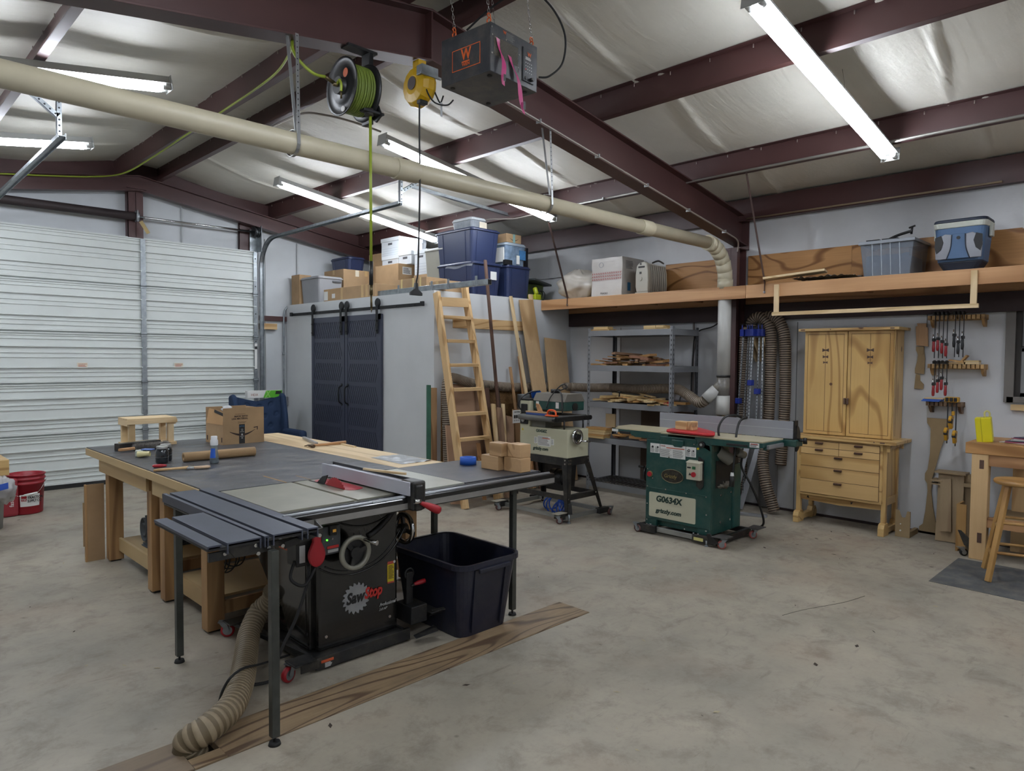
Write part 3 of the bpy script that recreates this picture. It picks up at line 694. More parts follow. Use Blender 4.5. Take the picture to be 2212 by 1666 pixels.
# mobile base
mbs = P('mobile_base', MB().box(1.72, 2.30, 3.125, 3.15, .012, .075).box(1.72, 2.28, 3.75, 3.77, .012, .07).box(1.70, 1.72, 3.13, 3.78, .03, .075).box(2.262, 2.28, 3.13, 3.78, .03, .075).box(1.72, 2.28, 3.15, 3.76, .06, .07), BLKM(), saw, bev=.002)
P('base_label', MB().box(1.745, 1.815, 3.122, 3.125, .045, .058), mat('label_orange', 'b8502a', .5, var=0), mbs)
P('base_label', lines(MB(), (1.765, 3.1235, .018), (1,0,0), (0,0,1), .045, .025, 4), WHT(), mbs, kind='stuff')
def caster(parent, x, y, ang, R=.038, tyre=None, plate=True, zp=None, w=.028):
    ca = math.cos(ang); sa = math.sin(ang); d = V((ca, sa, 0)); s = V((-sa, ca, 0)); c = V((x, y, R))
    cs = P('caster', MB().lathe([(R-.012,-w/2),(R,-w/2+.004),(R,w/2-.004),(R-.012,w/2)], c, s, 24), tyre or RED, parent)
    mb = MB().cyl(c-s*w*.45, c+s*w*.45, R-.011, n=18).cyl(c-s*(w*.5+.008), c+s*(w*.5+.008), .007, n=10)
    zt = zp or (R*2+.012)
    for e in (-1, 1):
        o = c+s*e*(w/2+.004); q = [o+d*.008, o-d*.012, V((o.x, o.y, zt))-d*(-.004), V((o.x, o.y, zt))+d*.045]
        mb.prism(q, s*e*.003)
    mb.beam(V((x, y, zt))-d*.01, V((x, y, zt))+d*.05, w+.014, .004)
    P('fork', mb, GALV(), cs)
    return cs
caster(mbs, 1.575, 3.14, .3); P('step_plate', MB().box(1.57, 1.69, 3.06, 3.17, .092, .10).box(1.60, 1.70, 3.06, 3.066, .055, .10), BLKM(), mbs, bev=.003)
caster(mbs, 1.59, 3.90, 2.6); P('step_plate', MB().box(1.56, 1.70, 3.80, 3.9, .092, .10), BLKM(), mbs, bev=.003)
P('base_strut', MB().beam((1.60, 3.86, .085), (1.70, 3.14, .085), .015, .02), BLKM(), mbs)
P('foot_pedal', MB().box(2.29, 2.40, 3.10, 3.25, .10, .20).box(2.40, 2.47, 3.06, 3.20, .145, .155).prism([(2.42,3.07,.15),(2.53,3.05,.15),(2.54,3.10,.12),(2.44,3.14,.10)],(0,.02,.012)).prism([(2.27,3.03,.05),(2.40,2.99,.07),(2.42,3.03,.07),(2.31,3.07,.03)],(0,.03,.012)), BLKM(), mbs, bev=.008)
P('clamp_lever', MB().box(2.30, 2.345, 3.16, 3.19, .20, .38).torus((2.325, 3.17, .37), (0,1,0), .03, .006, 16, 6).cyl((2.33,3.16,.30),(2.37,3.15,.31),.008,n=8), BLK(), mbs, bev=.004)
P('red_lever_grip', MB().lathe([(.008,0),(.012,.02),(.014,.05),(.013,.07),(.001,.075)], (2.345, 3.15, .31), (1,-.15,.12), 12), RED, mbs)
# things lying on the saw
pu = MB(); pl = [(0,0),(.10,.012),(.16,.02),(.20,.045),(.255,.055),(.285,.04),(.285,.015),(.25,-.01),(.19,-.03),(.10,-.045),(.0,-.035)]
S('push_stick', pu.prism([(2.155+.35*y_*1.0+.01, 3.38-x_*1.35, .957+x_*.06) for x_, y_ in pl], (0,0,.012)), pale('y'), 'pale plywood push stick lying across the top of the saw fence', 'push stick', bev=.002)
S('masking_tape', MB().lathe([(.036,0),(.056,0),(.056,.05),(.036,.05),(.036,0)], (3.105, 3.56, .8705), (0,0,1), 32), mat('blue_tape', '1c56b4', .6, var=.04), 'roll of bright blue masking tape standing on the saw extension table', 'tape')
bw = [pale('y'), scrapw('y')]
def blk(cx, cy, z, sx, sy, sz, rz, lab, m):
    mb = MB().box(-sx/2, sx/2, -sy/2, sy/2, 0, sz); S('wood_block', mb, m, lab, 'wood block', 'square timber blocks stacked on the saw extension table', bev=.004, local=((cx, cy, z), (0,0,rz)))
BWM = wood('block_timber', 'b5936a', '8e6c45', 'y', K=5, sc_=3, fine=.15); BWX = wood('block_timber2', 'bd9a70', '94714a', 'x', K=5, sc_=3, fine=.15)
blk(3.105, 3.30, .8705, .085, .16, .092, .02, 'left timber block in the bottom row on the saw extension table', BWM)
blk(3.155, 3.135, .8705, .095, .15, .092, .02, 'right timber block in the bottom row on the saw extension table', BWX)
blk(3.115, 3.255, .963, .085, .12, .086, -.03, 'left timber block in the top row of the stack on the saw', BWM)
blk(3.16, 3.125, .963, .095, .12, .086, -.03, 'right timber block in the top row of the stack on the saw', BWX)

# ================================================================ assembly bench behind the saw
def benchtop():
    k = NT('hardboard_dark'); a = k.noise(k.coord(), 2.0, 5, .6); c = k.ramp(a, [(.3, '33353a'), (.7, '4b4c50')])
    s1 = k.noise(k.coord((1.2, 4.5, 1), rot=(0,0,.5)), 2.6, 6, .68, .4); c = k.mix(k.ramp(s1, [(.50, (0,0,0,1)), (.72, (.62,.62,.62,1))]), c, lin('8b857a'))
    s2 = k.noise(k.coord(), 26, 4, .7); c = k.mix(k.ramp(s2, [(.60, (0,0,0,1)), (.72, (.45,.45,.45,1))]), c, lin('a39d92'))
    k.l(c, k.b.inputs['Base Color']); k.l(k.ramp(s1, [(.4, (.33,)*3+(1,)), (.7, (.6,)*3+(1,))]), k.b.inputs['Roughness']); return k.m
TOP = benchtop()
BE = wood('bench_edge_mdf', 'bfa67a', 'a1855a', 'y', K=3, sc_=1, fine=.06)
LW = wood('leg_timber', 'ac875a', '7c5937', 'z', K=5, sc_=2, fine=.15, knots=.02)
bn = T('workbench', 'large low assembly bench with dark hardboard top and pale timber legs behind the saw', 'workbench', (2.2, 5.0, 0))
BY0, BYM, BY1 = 3.80, 4.85, 6.33
P('bench_top', MB().box(1.462, 2.70, BY0, BY1, .852, .86), TOP, bn)
P('plywood_strip', MB().box(2.70, 3.085, BY0, BY1, .852, .861), pale('y'), bn, label='bare pale plywood strip of the top')
for a, b in ((BY0, BYM-.001), (BYM+.001, BY1)):
    P('edge_slab', MB().box(1.455, 3.08, a, b, .80, .852), BE, bn, bev=.001)
for (a, b) in ((3.99, 4.80), (4.92, 6.03)):
    P('apron', MB().box(1.475, 1.495, a, b, .70, .80), BE, bn, bev=.002); P('apron', MB().box(3.0, 3.02, a, b, .70, .80), BE, bn)
    P('cross_rail', MB().box(1.495, 3.0, a+.01, a+.04, .70, .80), LW, bn); P('cross_rail', MB().box(1.495, 3.0, b-.04, b-.01, .70, .80), LW, bn)
    for x in (1.515, 2.90):
        for y in (a+.03 if a > 4.5 else 4.0, b-.10): P('leg', MB().box(x, x+.10, y, y+.088, .012, .80), LW, bn, bev=.003)
    P('lower_shelf', MB().box(1.60, 2.98, a+.12 if a > 4.5 else 4.09, b-.12, .165, .18), BE, bn)
    P('shelf_rail', MB().box(1.58, 1.60, a+.11 if a > 4.5 else 4.09, b-.10, .08, .182), BE, bn, bev=.002)
    P('shelf_rail', MB().box(1.60, 2.98, (a+.10 if a > 4.5 else 4.02), (a+.12 if a > 4.5 else 4.04), .09, .165), LW, bn)
P('leg_pad', MB().box(1.53, 1.60, 5.95, 6.0, 0, .013).box(1.53, 1.6, 4.95, 5.0, 0, .013).box(1.53, 1.6, 4.72, 4.78, 0, .013).box(1.53, 1.6, 4.02, 4.07, 0, .013).box(2.91, 2.98, 5.95, 6.0, 0, .013).box(2.91, 2.98, 4.02, 4.07, 0, .013), INK(), bn)
P('groove', MB().box(1.895, 1.905, 3.80, 4.10, .8600, .8606).box(2.05, 2.056, 3.80, 3.98, .8600, .8606), mat('worn_wood', 'a47c45', .6), bn)
# low wooden stool (step stool) on the bench's far corner
st = T('step_stool', 'small unfinished pine step stool standing on the far corner of the bench', 'stool', (1.86, 6.2, .86))
pw = pale('x')
P('top_board', MB().box(1.69, 2.06, 6.06, 6.32, 1.075, 1.09).box(1.685, 2.065, 6.055, 6.075, 1.045, 1.075), pw, st, bev=.001)
P('end_rail', MB().box(1.69, 1.705, 6.075, 6.32, 1.03, 1.075).box(2.045, 2.06, 6.075, 6.32, 1.03, 1.075), pale('y'), st)
for x in (1.705, 2.0):
    for y in (6.08, 6.27): P('leg', MB().box(x, x+.045, y, y+.04, .885, 1.05), pale('z'), st, bev=.001)
P('bottom_board', MB().box(1.69, 2.06, 6.06, 6.32, .8615, .885), pw, st, bev=.001)
# items on the bench
def onb(px, py, z=.8605): return PZ(px, py, z)
c = onb(272, 966); bx = MB().box(-.17, .17, -.035, .035, 0, .055)
S('long_box', bx, mat('black_card', '1a1a1c', .4, dust=.1), 'long narrow black product box lying by the step stool', 'box', local=((1.735, 5.962, .8615), (0,0,.28)), bev=.002)
du = T('bench_brush', 'grey bristle bench brush with a flat wooden handle on the bench', 'brush', (1.74, 5.84, .8612), rz=.12)
P('handle', MB().prism([(-.19,0,.008),(-.17,-.018,.008),(-.10,-.016,.01),(-.05,-.012,.012),(-.05,.012,.012),(-.10,.016,.01),(-.17,.018,.008)], (0,0,.02)), fir('x'), du, bev=.004)
br = MB()
for k in range(4200):
    x = -.07+random.random()*.26; t = random.uniform(-.3, PI+.3); r = .034+random.random()*.014
    p = V((x, math.cos(t)*.01, .022)); q = V((x+random.uniform(-.012,.012), math.cos(t)*r*1.2, max(.002, .02+math.sin(t)*r)))
    br.add([p+V((.0012,0,0)), p-V((.0012,0,0)), q], [(0,1,2)])
P('bristles', br.cyl((-.07,0,.02), (.19,0,.027), .026, n=10), mat('bristle_grey', '7a7670', .9, var=.3, vs=40), du, kind='stuff')
c = onb(316, 988)
ph = T('foam_holder', 'white and cream plastic dust nozzle with a blue band, behind the jars', 'nozzle', (c.x, c.y+.03, .8607), rz=-.9)
P('body', MB().box(-.06,.0,-.03,.03,0,.05), mat('off_white_plastic', 'b9bfb4', .5), ph, bev=.008)
P('blue_band', MB().box(-.02,.06,-.02,.03,.05,.058), mat('band_blue', '5a74b0', .5), ph, bev=.002)
mbn = MB().tube([(-.02,-.05,.024),(.06,-.03,.028)], .022, 14, rf=lambda i: .022-.004*i, caps=False); P('nozzle', mbn, mat('cream_plastic', 'd8cf9a', .5), ph)
P('nozzle_mouth', MB().cyl((-.019,-.0498,.024), (-.0185,-.0495,.024), .019, n=14), mat('mustard', 'b39a4a', .5), ph)
def jar(x, y, lab):
    j = T('glass_jar', lab, 'jar', (x, y, .8607), rz=0, group='lidded jars of dark powder on the bench')
    P('jar_body', MB().lathe([(.001,0),(.036,.001),(.041,.01),(.042,.075),(.036,.095),(.031,.10),(.031,.105)], (0,0,0), n=24), mat('dark_jar_glass', '1e2226', .08, var=.1, coat=.6), j)
    P('lid', MB().lathe([(.034,.10),(.035,.116),(.033,.119),(.001,.119)], (0,0,0), n=24), mat('zinc_lid', 'a9aaa6', .35, .7), j)
    P('fill_line', MB().torus((0,0,.043), (0,0,1), .0422, .0005, 24, 4), mat('print_grey2', 'a5a5a2', .5, var=0), j)
c = onb(354, 1002); jar(c.x, c.y+.035, 'front glass jar of dark powder with a zinc lid on the bench')
jar(c.x+.055, c.y+.13, 'glass jar of dark powder standing just behind the front jar')
PR = T('paper_roll', 'roll of brown kraft paper lying on the bench', 'paper roll', (2.0, 4.99, .90))
a = V((1.745, 5.01, .8935)); b = V((2.245, 4.99, .8935)); dr_ = (b-a).normalized()
P('roll', MB().lathe([(.012,0),(.033,0),(.033,.50),(.012,.50),(.012,0)], a, dr_, 24), mat('kraft', '9a7d58', .7, var=.08), PR)
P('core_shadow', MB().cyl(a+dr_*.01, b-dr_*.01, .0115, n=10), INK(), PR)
c = onb(463, 1001)
bt = T('spray_bottle', 'slim clear bottle with white cap and blue label by the paper roll', 'bottle', (c.x, c.y, .8607), rz=0)
gl = mat('clear_pet', 'b9c2c4', .12, var=0, trans=.75, ior=1.2)
P('bottle_body', MB().lathe([(.001,0),(.028,.001),(.030,.008),(.029,.04),(.021,.10),(.024,.125),(.020,.13)], (0,0,0), n=20), gl, bt)
P('liquid', MB().lathe([(.001,.002),(.027,.003),(.0285,.01),(.028,.034),(.001,.035)], (0,0,0), n=20), mat('blue_liquid', '163a50', .1, var=0), bt)
P('cap', MB().lathe([(.024,.125),(.026,.135),(.025,.16),(.021,.165),(.021,.185),(.019,.188),(.001,.188)], (0,0,0), n=20), mat('cap_white', 'd8d9da', .4, var=0), bt)
P('label', MB().grid(lambda u, v: V((.0305*math.cos(3.3+u*1.3)*(1-.2*v), .0305*math.sin(3.3+u*1.3)*(1-.2*v), .04+v*.065)), 6, 3), mat('label_blue', '2258b5', .4, var=0), bt)
pb = T('paint_brush', 'paint brush with a bare wooden handle and pale bristles at the bench edge', 'brush', (1.62, 4.66, .861), rz=-.27)
P('handle', MB().tube([(-.17,0,.008),(-.14,0,.01),(-.06,0,.011),(.0,0,.012),(.03,0,.012)], .008, 8, rf=lambda i: (.007,.010,.008,.009,.012)[i]), pine('x'), pb)
P('ferrule', MB().box(.02,.065,-.020,.020,.004,.018), CHROME(), pb, bev=.003)
P('bristles', MB().prism([(.065,-.02,.004),(.15,-.028,.004),(.165,0,.004),(.15,.028,.004),(.065,.02,.004)], (0,0,.013)), mat('bristle_cream', 'c2a68a', .9, var=.1), pb, bev=.004)
pk = T('putty_knife', 'narrow tool with a red handle and steel blade lying behind the paint brush', 'putty knife', (1.62, 4.82, .861), rz=-.42)
P('grip', MB().lathe([(.004,0),(.011,.01),(.012,.05),(.008,.075),(.006,.085)], (-.13,0,.012), (1,0,0), 10), RED, pk)
P('blade', MB().prism([(-.045,-.005,.008),(.12,-.009,.004),(.12,.009,.004),(-.045,.005,.008)], (0,0,.003)), CHROME(), pk)
# open shipping carton with smile arrow
bxx, byy, bw_, bd_, bh_ = 2.315, 5.735, .355, .34, .245
cb = T('shipping_carton', 'open cardboard shipping carton with a curved arrow print standing on the bench', 'box', (bxx, byy, .8607), rz=.03)
CD = card(); CDL = mat('cardboard_light', 'b08b60', .85, var=.08)
t = .004
P('carton_body', MB().box(0,bw_,0,t,0,bh_+.06).box(0,bw_,bd_-t,bd_,0,bh_+.055).box(0,t,0,bd_,0,.17).box(bw_-t,bw_,0,bd_,0,bh_+.05).box(0,bw_,0,bd_,0,t), CD, cb, bev=.001)
P('side_flap', MB().prism([(-.002, .01, .165),(-.002, bd_-.01, .165),(.02, bd_-.02, .29),(.02, .02, .27)], (.003,0,0)), CDL, cb)
P('packing_tape', MB().prism([(.016, .03, .262),(.016, .20, .285),(.012, .20, .262),(.012, .03, .238)], (-.001,0,0)), INK(), cb)
P('packing_tape', MB().box(.135, .185, -.001, 0, .002, .165), INK(), cb)
P('plastic_film', MB().blob((.06, .06, .30), .045, .03, .022, .25, 4, 3, 14, 8), mat('film', 'c7c9c9', .2, var=.1), cb)
sm = MB(); n = 26; L1 = []; L2 = []
for i in range(n+1):
    u = i/n; x = .055+.22*u; z = .105-.04*math.sin(PI*(u*.92)) + .02*u; wd = .002+.007*math.sin(PI*min(1, u*1.05))
    L1.append(V((x, -.0012, z+wd))); L2.append(V((x, -.0012, z-wd)))
sm.add(L1+L2, [(i, i+1, n+1+i+1, n+1+i) for i in range(n)])
sm.prism([(.262, -.0012, .135),(.30, -.0012, .14),(.298, -.0012, .11),(.291, -.0012, .112),(.292, -.0012, .132),(.264, -.0012, .127)], (0,-.0004,0))
P('arrow_print', sm, mat('print_brown', '2c1a14', .7, var=0), cb)
PB = mat('print_brown', '2c1a14', .7, var=0)
txt('MADE WITH', (.095, 0, .226), (1,0,.01), (0,0,1), .020, PB, cb, bold=.02, sx=1.05)
txt('LESS MATERIAL', (.072, 0, .206), (1,0,.01), (0,0,1), .020, PB, cb, bold=.02, sx=1.05)
txt('THIS BOX IS NOW', (.10, 0, .248), (1,0,.01), (0,0,1), .011, mat('print_faint', '7a5b3e', .8, var=0), cb)
txt('Reuse or recycle this box', (.125, 0, .184), (1,0,0), (0,0,1), .007, PB, cb); txt('now made even lighter', (.125, 0, .174), (1,0,0), (0,0,1), .007, PB, cb)
txt('prime', (.139, -.0015, .145), (1,0,0), (0,0,1), .017, mat('print_sky', '2f6b96', .6, var=0), cb, bold=.01)
P('tape_print', MB().torus((.160,-.002,.118), (0,1,0), .007, .0015, 14, 4).cyl((.160,-.0022,.078), (.160,-.0015,.078), .008, n=12).torus((.160,-.002,.05), (0,1,0), .006, .0015, 14, 4).box(.143,.178,-.002,-.0012,.100,.103).box(.143,.178,-.002,-.0012,.062,.065), mat('print_grey2', 'a5a5a2', .5, var=0), cb)
P('side_print', MB().box(-.001,0,.02,.03,.02,.06).box(-.001,0,.03,.036,.02,.06).box(-.001,0,.30,.32,.02,.06), PB, cb)
# hammer, bar, paper sheet, strips on the plywood
hm = T('hammer', 'claw hammer with a plain wooden handle lying on the pale plywood strip', 'hammer', (2.78, 5.14, .875), rz=.02)
P('handle', MB().tube([(0,0,0),(.1,0,.0),(.33,0,.002)], .012, 8, rf=lambda i: (.009,.011,.014)[i]), fir('x'), hm)
P('head', MB().cyl((0,-.055,-.0), (0,-.015,-.0), .014, n=12).cyl((0,-.015,0), (0,.02,0), .010, n=10).prism([(-.008,.02,.002),(.008,.02,.002),(.012,.075,-.012),(-.012,.075,-.012)], (0,0,.007)), mat('hammer_steel', '5b4c3e', .4, .6), hm)
S('aluminium_bar', MB().box(-.012,.012,-.25,.25,0,.022), ALU, 'grey aluminium square bar lying along the pale plywood strip', 'bar', local=((2.955, 5.47, .8615), (0,0,-.28)))
S('wood_strip', MB().box(-.012,.012,-.15,.15,0,.01), pale('y'), 'thin pale wood strip lying behind the hammer handle', 'wood strip', local=((3.06, 5.05, .8615), (0,0,-.07)))
pm = MB().grid(lambda u, v: V((2.80+.26*u+.02*v, 3.90+.42*v, .8625+.012*max(0, noise.noise(V((u*4, v*5, 2)))+.15)*min(1, 6*u, 6*(1-u)+.4))), 20, 24)
S('plastic_sheet', pm, mat('grey_film', '9fa2a2', .3, var=.3, vs=25), 'crumpled grey printed plastic sheet on the pale plywood strip', 'sheet')
# under the bench
for k in range(5):
    if k == 0: CG = MB()
    CG.torus((1.72+.028*k, 4.42+.02*(k%2), .30+.006*k), (1,.25+.12*k,.1*(k-2)), .115-.006*k, .0045, 28, 6)
S('coiled_cable', CG, RUB(), 'coil of thin black cable standing on the lower shelf of the near bench', 'cable')
cv = mat('grey_felt', '5a5e61', .85, var=.15)
sp = []
for i in range(60):
    t = i/60*PI*4.2; r = .105*(1-.72*i/60); sp.append((1.66, 5.61+r*math.cos(t+2), .30+r*math.sin(t+2)*1.1))
rm = MB(); n = len(sp)
rm.add([V(p) for p in sp]+[V(p)+V((.8,0,0)) for p in sp], [(i, i+1, n+i+1, n+i) for i in range(n-1)], True)
ro = S('rolled_mat', rm, cv, 'loosely rolled grey felt mat on the lower shelf of the far bench', 'mat'); so = ro.modifiers.new('s', 'SOLIDIFY'); so.thickness = .008
fm = MB()
for k in range(4): fm.grid(lambda u, v, k=k: V((1.64+.5*u+.012*k, 5.37+.22*v+.008*k, .186+.011*k+.008*noise.noise(V((u*5, v*4, k))))), 14, 8)
fo = S('folded_cloth', fm, mat('dark_cloth', '3c4146', .8, var=.15), 'stack of folded dark cloth in front of the rolled mat', 'cloth'); so = fo.modifiers.new('s', 'SOLIDIFY'); so.thickness = .007
S('crumpled_bag', MB().blob((1.92, 5.78, .37), .12, .12, .17, .35, 3.5, 5, 30, 20), mat('bag_black', '25272a', .35, var=.2), 'crumpled dark plastic bag behind the rolled mat under the bench', 'bag')
S('crumpled_bag', MB().blob((1.90, 5.72, .64), .10, .12, .09, .4, 3.5, 9, 30, 20), mat('bag_grey', '4c5054', .3, var=.2), 'smaller crumpled grey bag lying on top of the dark bag under the bench', 'bag')
cc = T('flattened_carton', 'flattened brown cardboard carton standing against the far bench leg', 'cardboard', (1.44, 6.06, 0))
P('sheet', MB().box(1.395, 1.515, 6.06, 6.066, 0, .60), CD, cc, bev=.001)
P('sheet', MB().box(1.38, 1.50, 6.068, 6.074, .005, .595), card(), cc); P('sheet', MB().box(1.372, 1.50, 6.076, 6.082, .12, .46), card(), cc)
P('folded_edge', MB().box(1.382, 1.397, 6.058, 6.084, .0, .60), CDL, cc, bev=.002)

# ================================================================ floor planks over the trench, hose, bin
OAK = wood('floor_plank', '907b5e', '523d2c', 'x', K=12, sc_=2.6, ratio=.16, fine=.2, amt=.95, dirt=.45)
P('plank', MB().box(1.10, PKX1-.004, PKY0+.006, PKY1-.006, -.03, .004), OAK, floor, bev=.004)
P('plank', MB().box(PKX0, .975, PKY0+.006, PKY1-.006, -.03, .006), wood('floor_plank2', '7c6b55', '57483a', 'x', K=6, sc_=2.0, ratio=.14, fine=.2, dirt=.4), floor, bev=.004)
P('plank', MB().box(.975, 1.10, PKY0+.006, PKY0+.085, -.03, .004), OAK, floor)
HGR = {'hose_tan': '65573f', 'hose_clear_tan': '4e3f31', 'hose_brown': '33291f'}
def hose(name, pts, R, pitch, m, lab=None, parent=None, cat='hose', wire=None, amp=.13, n=18):
    pth = resample(smooth_path(pts, 10), pitch/4); mb = MB()
    prof = (0, .8, 1, .8)
    mb.tube(pth, R, n, rf=lambda i: R*(1-amp+amp*prof[i % 4]))
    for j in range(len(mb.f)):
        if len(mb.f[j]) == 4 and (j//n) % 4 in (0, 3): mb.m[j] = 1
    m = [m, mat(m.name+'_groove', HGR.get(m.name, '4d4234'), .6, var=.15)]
    if parent: return P(name, mb, m, parent)
    return S(name, mb, m, lab, cat)
HM = mat('hose_tan', '87785f', .55, var=.18, vs=9, dust=.2)
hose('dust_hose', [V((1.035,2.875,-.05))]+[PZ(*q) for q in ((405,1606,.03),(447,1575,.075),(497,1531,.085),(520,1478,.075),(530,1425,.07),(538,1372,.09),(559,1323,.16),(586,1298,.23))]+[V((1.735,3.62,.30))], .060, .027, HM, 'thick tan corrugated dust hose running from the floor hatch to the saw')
S('thin_cable', MB().tube(smooth_path([PZ(474,1515,.03),PZ(482,1490,.10),PZ(500,1462,.155),PZ(528,1443,.155),PZ(560,1436,.10),PZ(592,1426,.04),PZ(625,1415,.03)], 8), .006, 8), RUB(), 'thin black cable lying over the tan floor hose', 'cable')
bi = T('storage_bin', 'large open dark navy plastic bin on the floor beside the table saw', 'bin', (2.70, 3.24, 0), rz=0)
NV = mat('navy_plastic', '191c2c', .38, var=.12, vs=6, dust=.04)
def tote(w0, d0, w1, d1, h, t=.004, rad=.06):
    a = MB(); o0 = [V((x, y, .002)) for x, y in rrect(w0, d0, rad, 5)]; o1 = [V((x, y, h)) for x, y in rrect(w1, d1, rad*1.2, 5)]
    i1 = [V((x, y, h)) for x, y in rrect(w1-2*t, d1-2*t, rad*1.15, 5)]; i0 = [V((x, y, .002+t)) for x, y in rrect(w0-2*t, d0-2*t, rad*.95, 5)]
    m = len(o0); a.add(o0+o1+i1+i0, [tuple(range(m))[::-1]]+[(j*m+k, j*m+(k+1)%m, (j+1)*m+(k+1)%m, (j+1)*m+k) for j in range(3) for k in range(m)]+[tuple(range(3*m, 4*m))])
    return a
def rim(w1, d1, h, rad, lip=.018, hh=.03):
    a = MB(); A = [rrect(w1, d1, rad, 5), rrect(w1+2*lip, d1+2*lip, rad+lip, 5)]
    q = [[V((x, y, h)) for x, y in A[0]], [V((x, y, h)) for x, y in A[1]], [V((x, y, h-hh)) for x, y in A[1]], [V((x, y, h-hh)) for x, y in rrect(w1+2*lip-.006, d1+2*lip-.006, rad+lip, 5)], [V((x, y, h-.004)) for x, y in rrect(w1+.004, d1+.004, rad, 5)]]
    m = len(q[0]); vs = sum(q, []); a.add(vs, [(j*m+k, j*m+(k+1)%m, (j+1)*m+(k+1)%m, (j+1)*m+k) for j in range(4) for k in range(m)]); return a
P('tub', tote(.37, .56, .46, .68, .435), NV, bi, bev=.003); P('rim', rim(.46, .68, .44, .072), NV, bi)
P('panel_rib', MB().prism([(.10,-.300,.03),(.12,-.300,.03),(.13,-.342,.40),(.11,-.342,.40)], (0,.008,0)), NV, bi)
P('panel_rib', MB().prism([(-.12,-.300,.03),(-.10,-.300,.03),(-.11,-.342,.40),(-.13,-.342,.40)], (0,.008,0)), NV, bi)
P('handle_grip', MB().box(-.12,.12,-.372,-.355,.385,.41), NV, bi, bev=.004)
bi.location = (2.70, 3.22, 0); bi.rotation_euler = (0,0,.0)
# ================================================================ overhead: duct pipe, straps, reels, air filter, conduits
PVC = mat('cream_pvc', 'b8b097', .42, var=.1, vs=2.5, dust=.12); PVW = mat('white_pvc', 'b5b5b0', .4, var=.06)
dp = T('duct_pipe', 'long cream plastic dust duct pipe running overhead and down the dark column', 'pipe', (3.5, 3.68, 2.4))
DYp = 3.62; DZ = 2.80; DX = 6.73
P('pipe', MB().cyl((-.4, DYp, DZ-.02), (6.38, DYp, DZ-.02), .060, n=28), PVC, dp)
for x in (2.62, 5.25): P('coupling', MB().cyl((x-.085, DYp, DZ-.02), (x+.085, DYp, DZ-.02), .067, n=28), PVC, dp, bev=.004)
el = []
for k in range(7):
    t = PI/2*k/6; el.append(V((6.36+.36*math.sin(t), DYp, DZ-.02-.36*(1-math.cos(t)))))
for i, (a, b) in enumerate(zip(el, el[1:])):
    d = (b-a).normalized(); P('elbow_segment', MB().cyl(a-d*.02, b+d*.012, .078-.002*(i % 2), .074, n=28), PVC, dp)
P('elbow_collar', MB().cyl((6.72, DYp, 2.44), (6.72, DYp, 2.34), .079, n=28), PVC, dp)
P('drop_pipe', MB().cyl((6.72, DYp, 2.36), (6.72, DYp, 1.42), .068, n=28), PVW, dp, label='white lower run of the pipe')
P('clear_wye', MB().cyl((6.72, DYp, 1.42), (6.72, DYp, 1.20), .066, n=24).cyl((6.72, DYp, 1.36), (6.685, DYp+.07, 1.27), .056, n=20), mat('clear_duct', '6c6a66', .25, var=.2, dust=.4), dp)
P('drop_pipe', MB().cyl((6.72, DYp, 1.22), (6.72, DYp, 1.02), .071, n=28), PVW, dp)
P('drop_pipe', MB().cyl((6.69, DYp+.06, 1.285), (6.64, DYp+.155, 1.175), .062, n=24), PVW, dp)
P('pipe_band', MB().cyl((6.72, DYp, 1.435), (6.72, DYp, 1.415), .072, n=28).box(6.60, 7.0, DYp-.02, DYp-.01, 1.0, 1.015), BLKM(), dp)
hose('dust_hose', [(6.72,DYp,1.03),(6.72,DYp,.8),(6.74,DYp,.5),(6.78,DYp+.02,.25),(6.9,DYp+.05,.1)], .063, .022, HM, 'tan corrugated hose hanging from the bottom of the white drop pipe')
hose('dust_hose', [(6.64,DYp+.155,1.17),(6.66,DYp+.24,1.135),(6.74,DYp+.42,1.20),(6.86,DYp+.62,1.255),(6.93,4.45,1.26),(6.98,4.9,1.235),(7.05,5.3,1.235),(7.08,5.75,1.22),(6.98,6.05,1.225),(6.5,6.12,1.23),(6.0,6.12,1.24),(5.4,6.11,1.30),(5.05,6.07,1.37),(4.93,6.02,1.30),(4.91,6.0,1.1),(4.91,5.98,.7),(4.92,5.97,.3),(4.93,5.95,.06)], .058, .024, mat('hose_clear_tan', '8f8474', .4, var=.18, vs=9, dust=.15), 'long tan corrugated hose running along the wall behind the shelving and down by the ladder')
SP = mat('strap_galvanised', '9b9d9c', .35, .75, var=.1)
def strap(pts, w=.02):
    mb = MB()
    for a, b in zip(pts, pts[1:]): mb.beam(a, b, w, .0015, (0, 1, .01))
    return mb
def hanger(x, lab, both=True):
    zb = RZ-.002-SL*abs(x-RX)-.33
    mb = MB(); y = DYp; q = []
    loop = [(x, y+.072*math.cos(t), DZ-.02+.072*math.sin(t)) for t in [PI*.5+.6-k*(2*PI-1.2)/14 for k in range(15)]]
    for a, b in zip(loop, loop[1:]): mb.beam(a, b, .02, .0015, V(((0, (a[1]+b[1])/2-y, (a[2]+b[2])/2-DZ+.02))))
    mb.beam(loop[0], (x-.015, y+.03, zb), .02, .0015, (0,1,0)); mb.beam(loop[-1], (x+.012, y-.03 if both else y+.05, zb), .02, .0015, (0,1,0))
    h = T('pipe_strap', lab, 'strap', (x, y, DZ+.05)); P('strap_loop', mb, SP, h)
    hm = MB()
    for k in range(22):
        z = DZ+.08+k*.032
        if z < zb-.01: t_ = (z-DZ-.05)/(zb-DZ-.05); q = V((x+.012*t_, y-.0675+(.0375)*t_, z)); hm.cyl(q+V((0,-.0012,0)), q+V((0,.0012,0)), .0035, n=6)
    P('punched_hole', hm, INK(), h, kind='stuff')
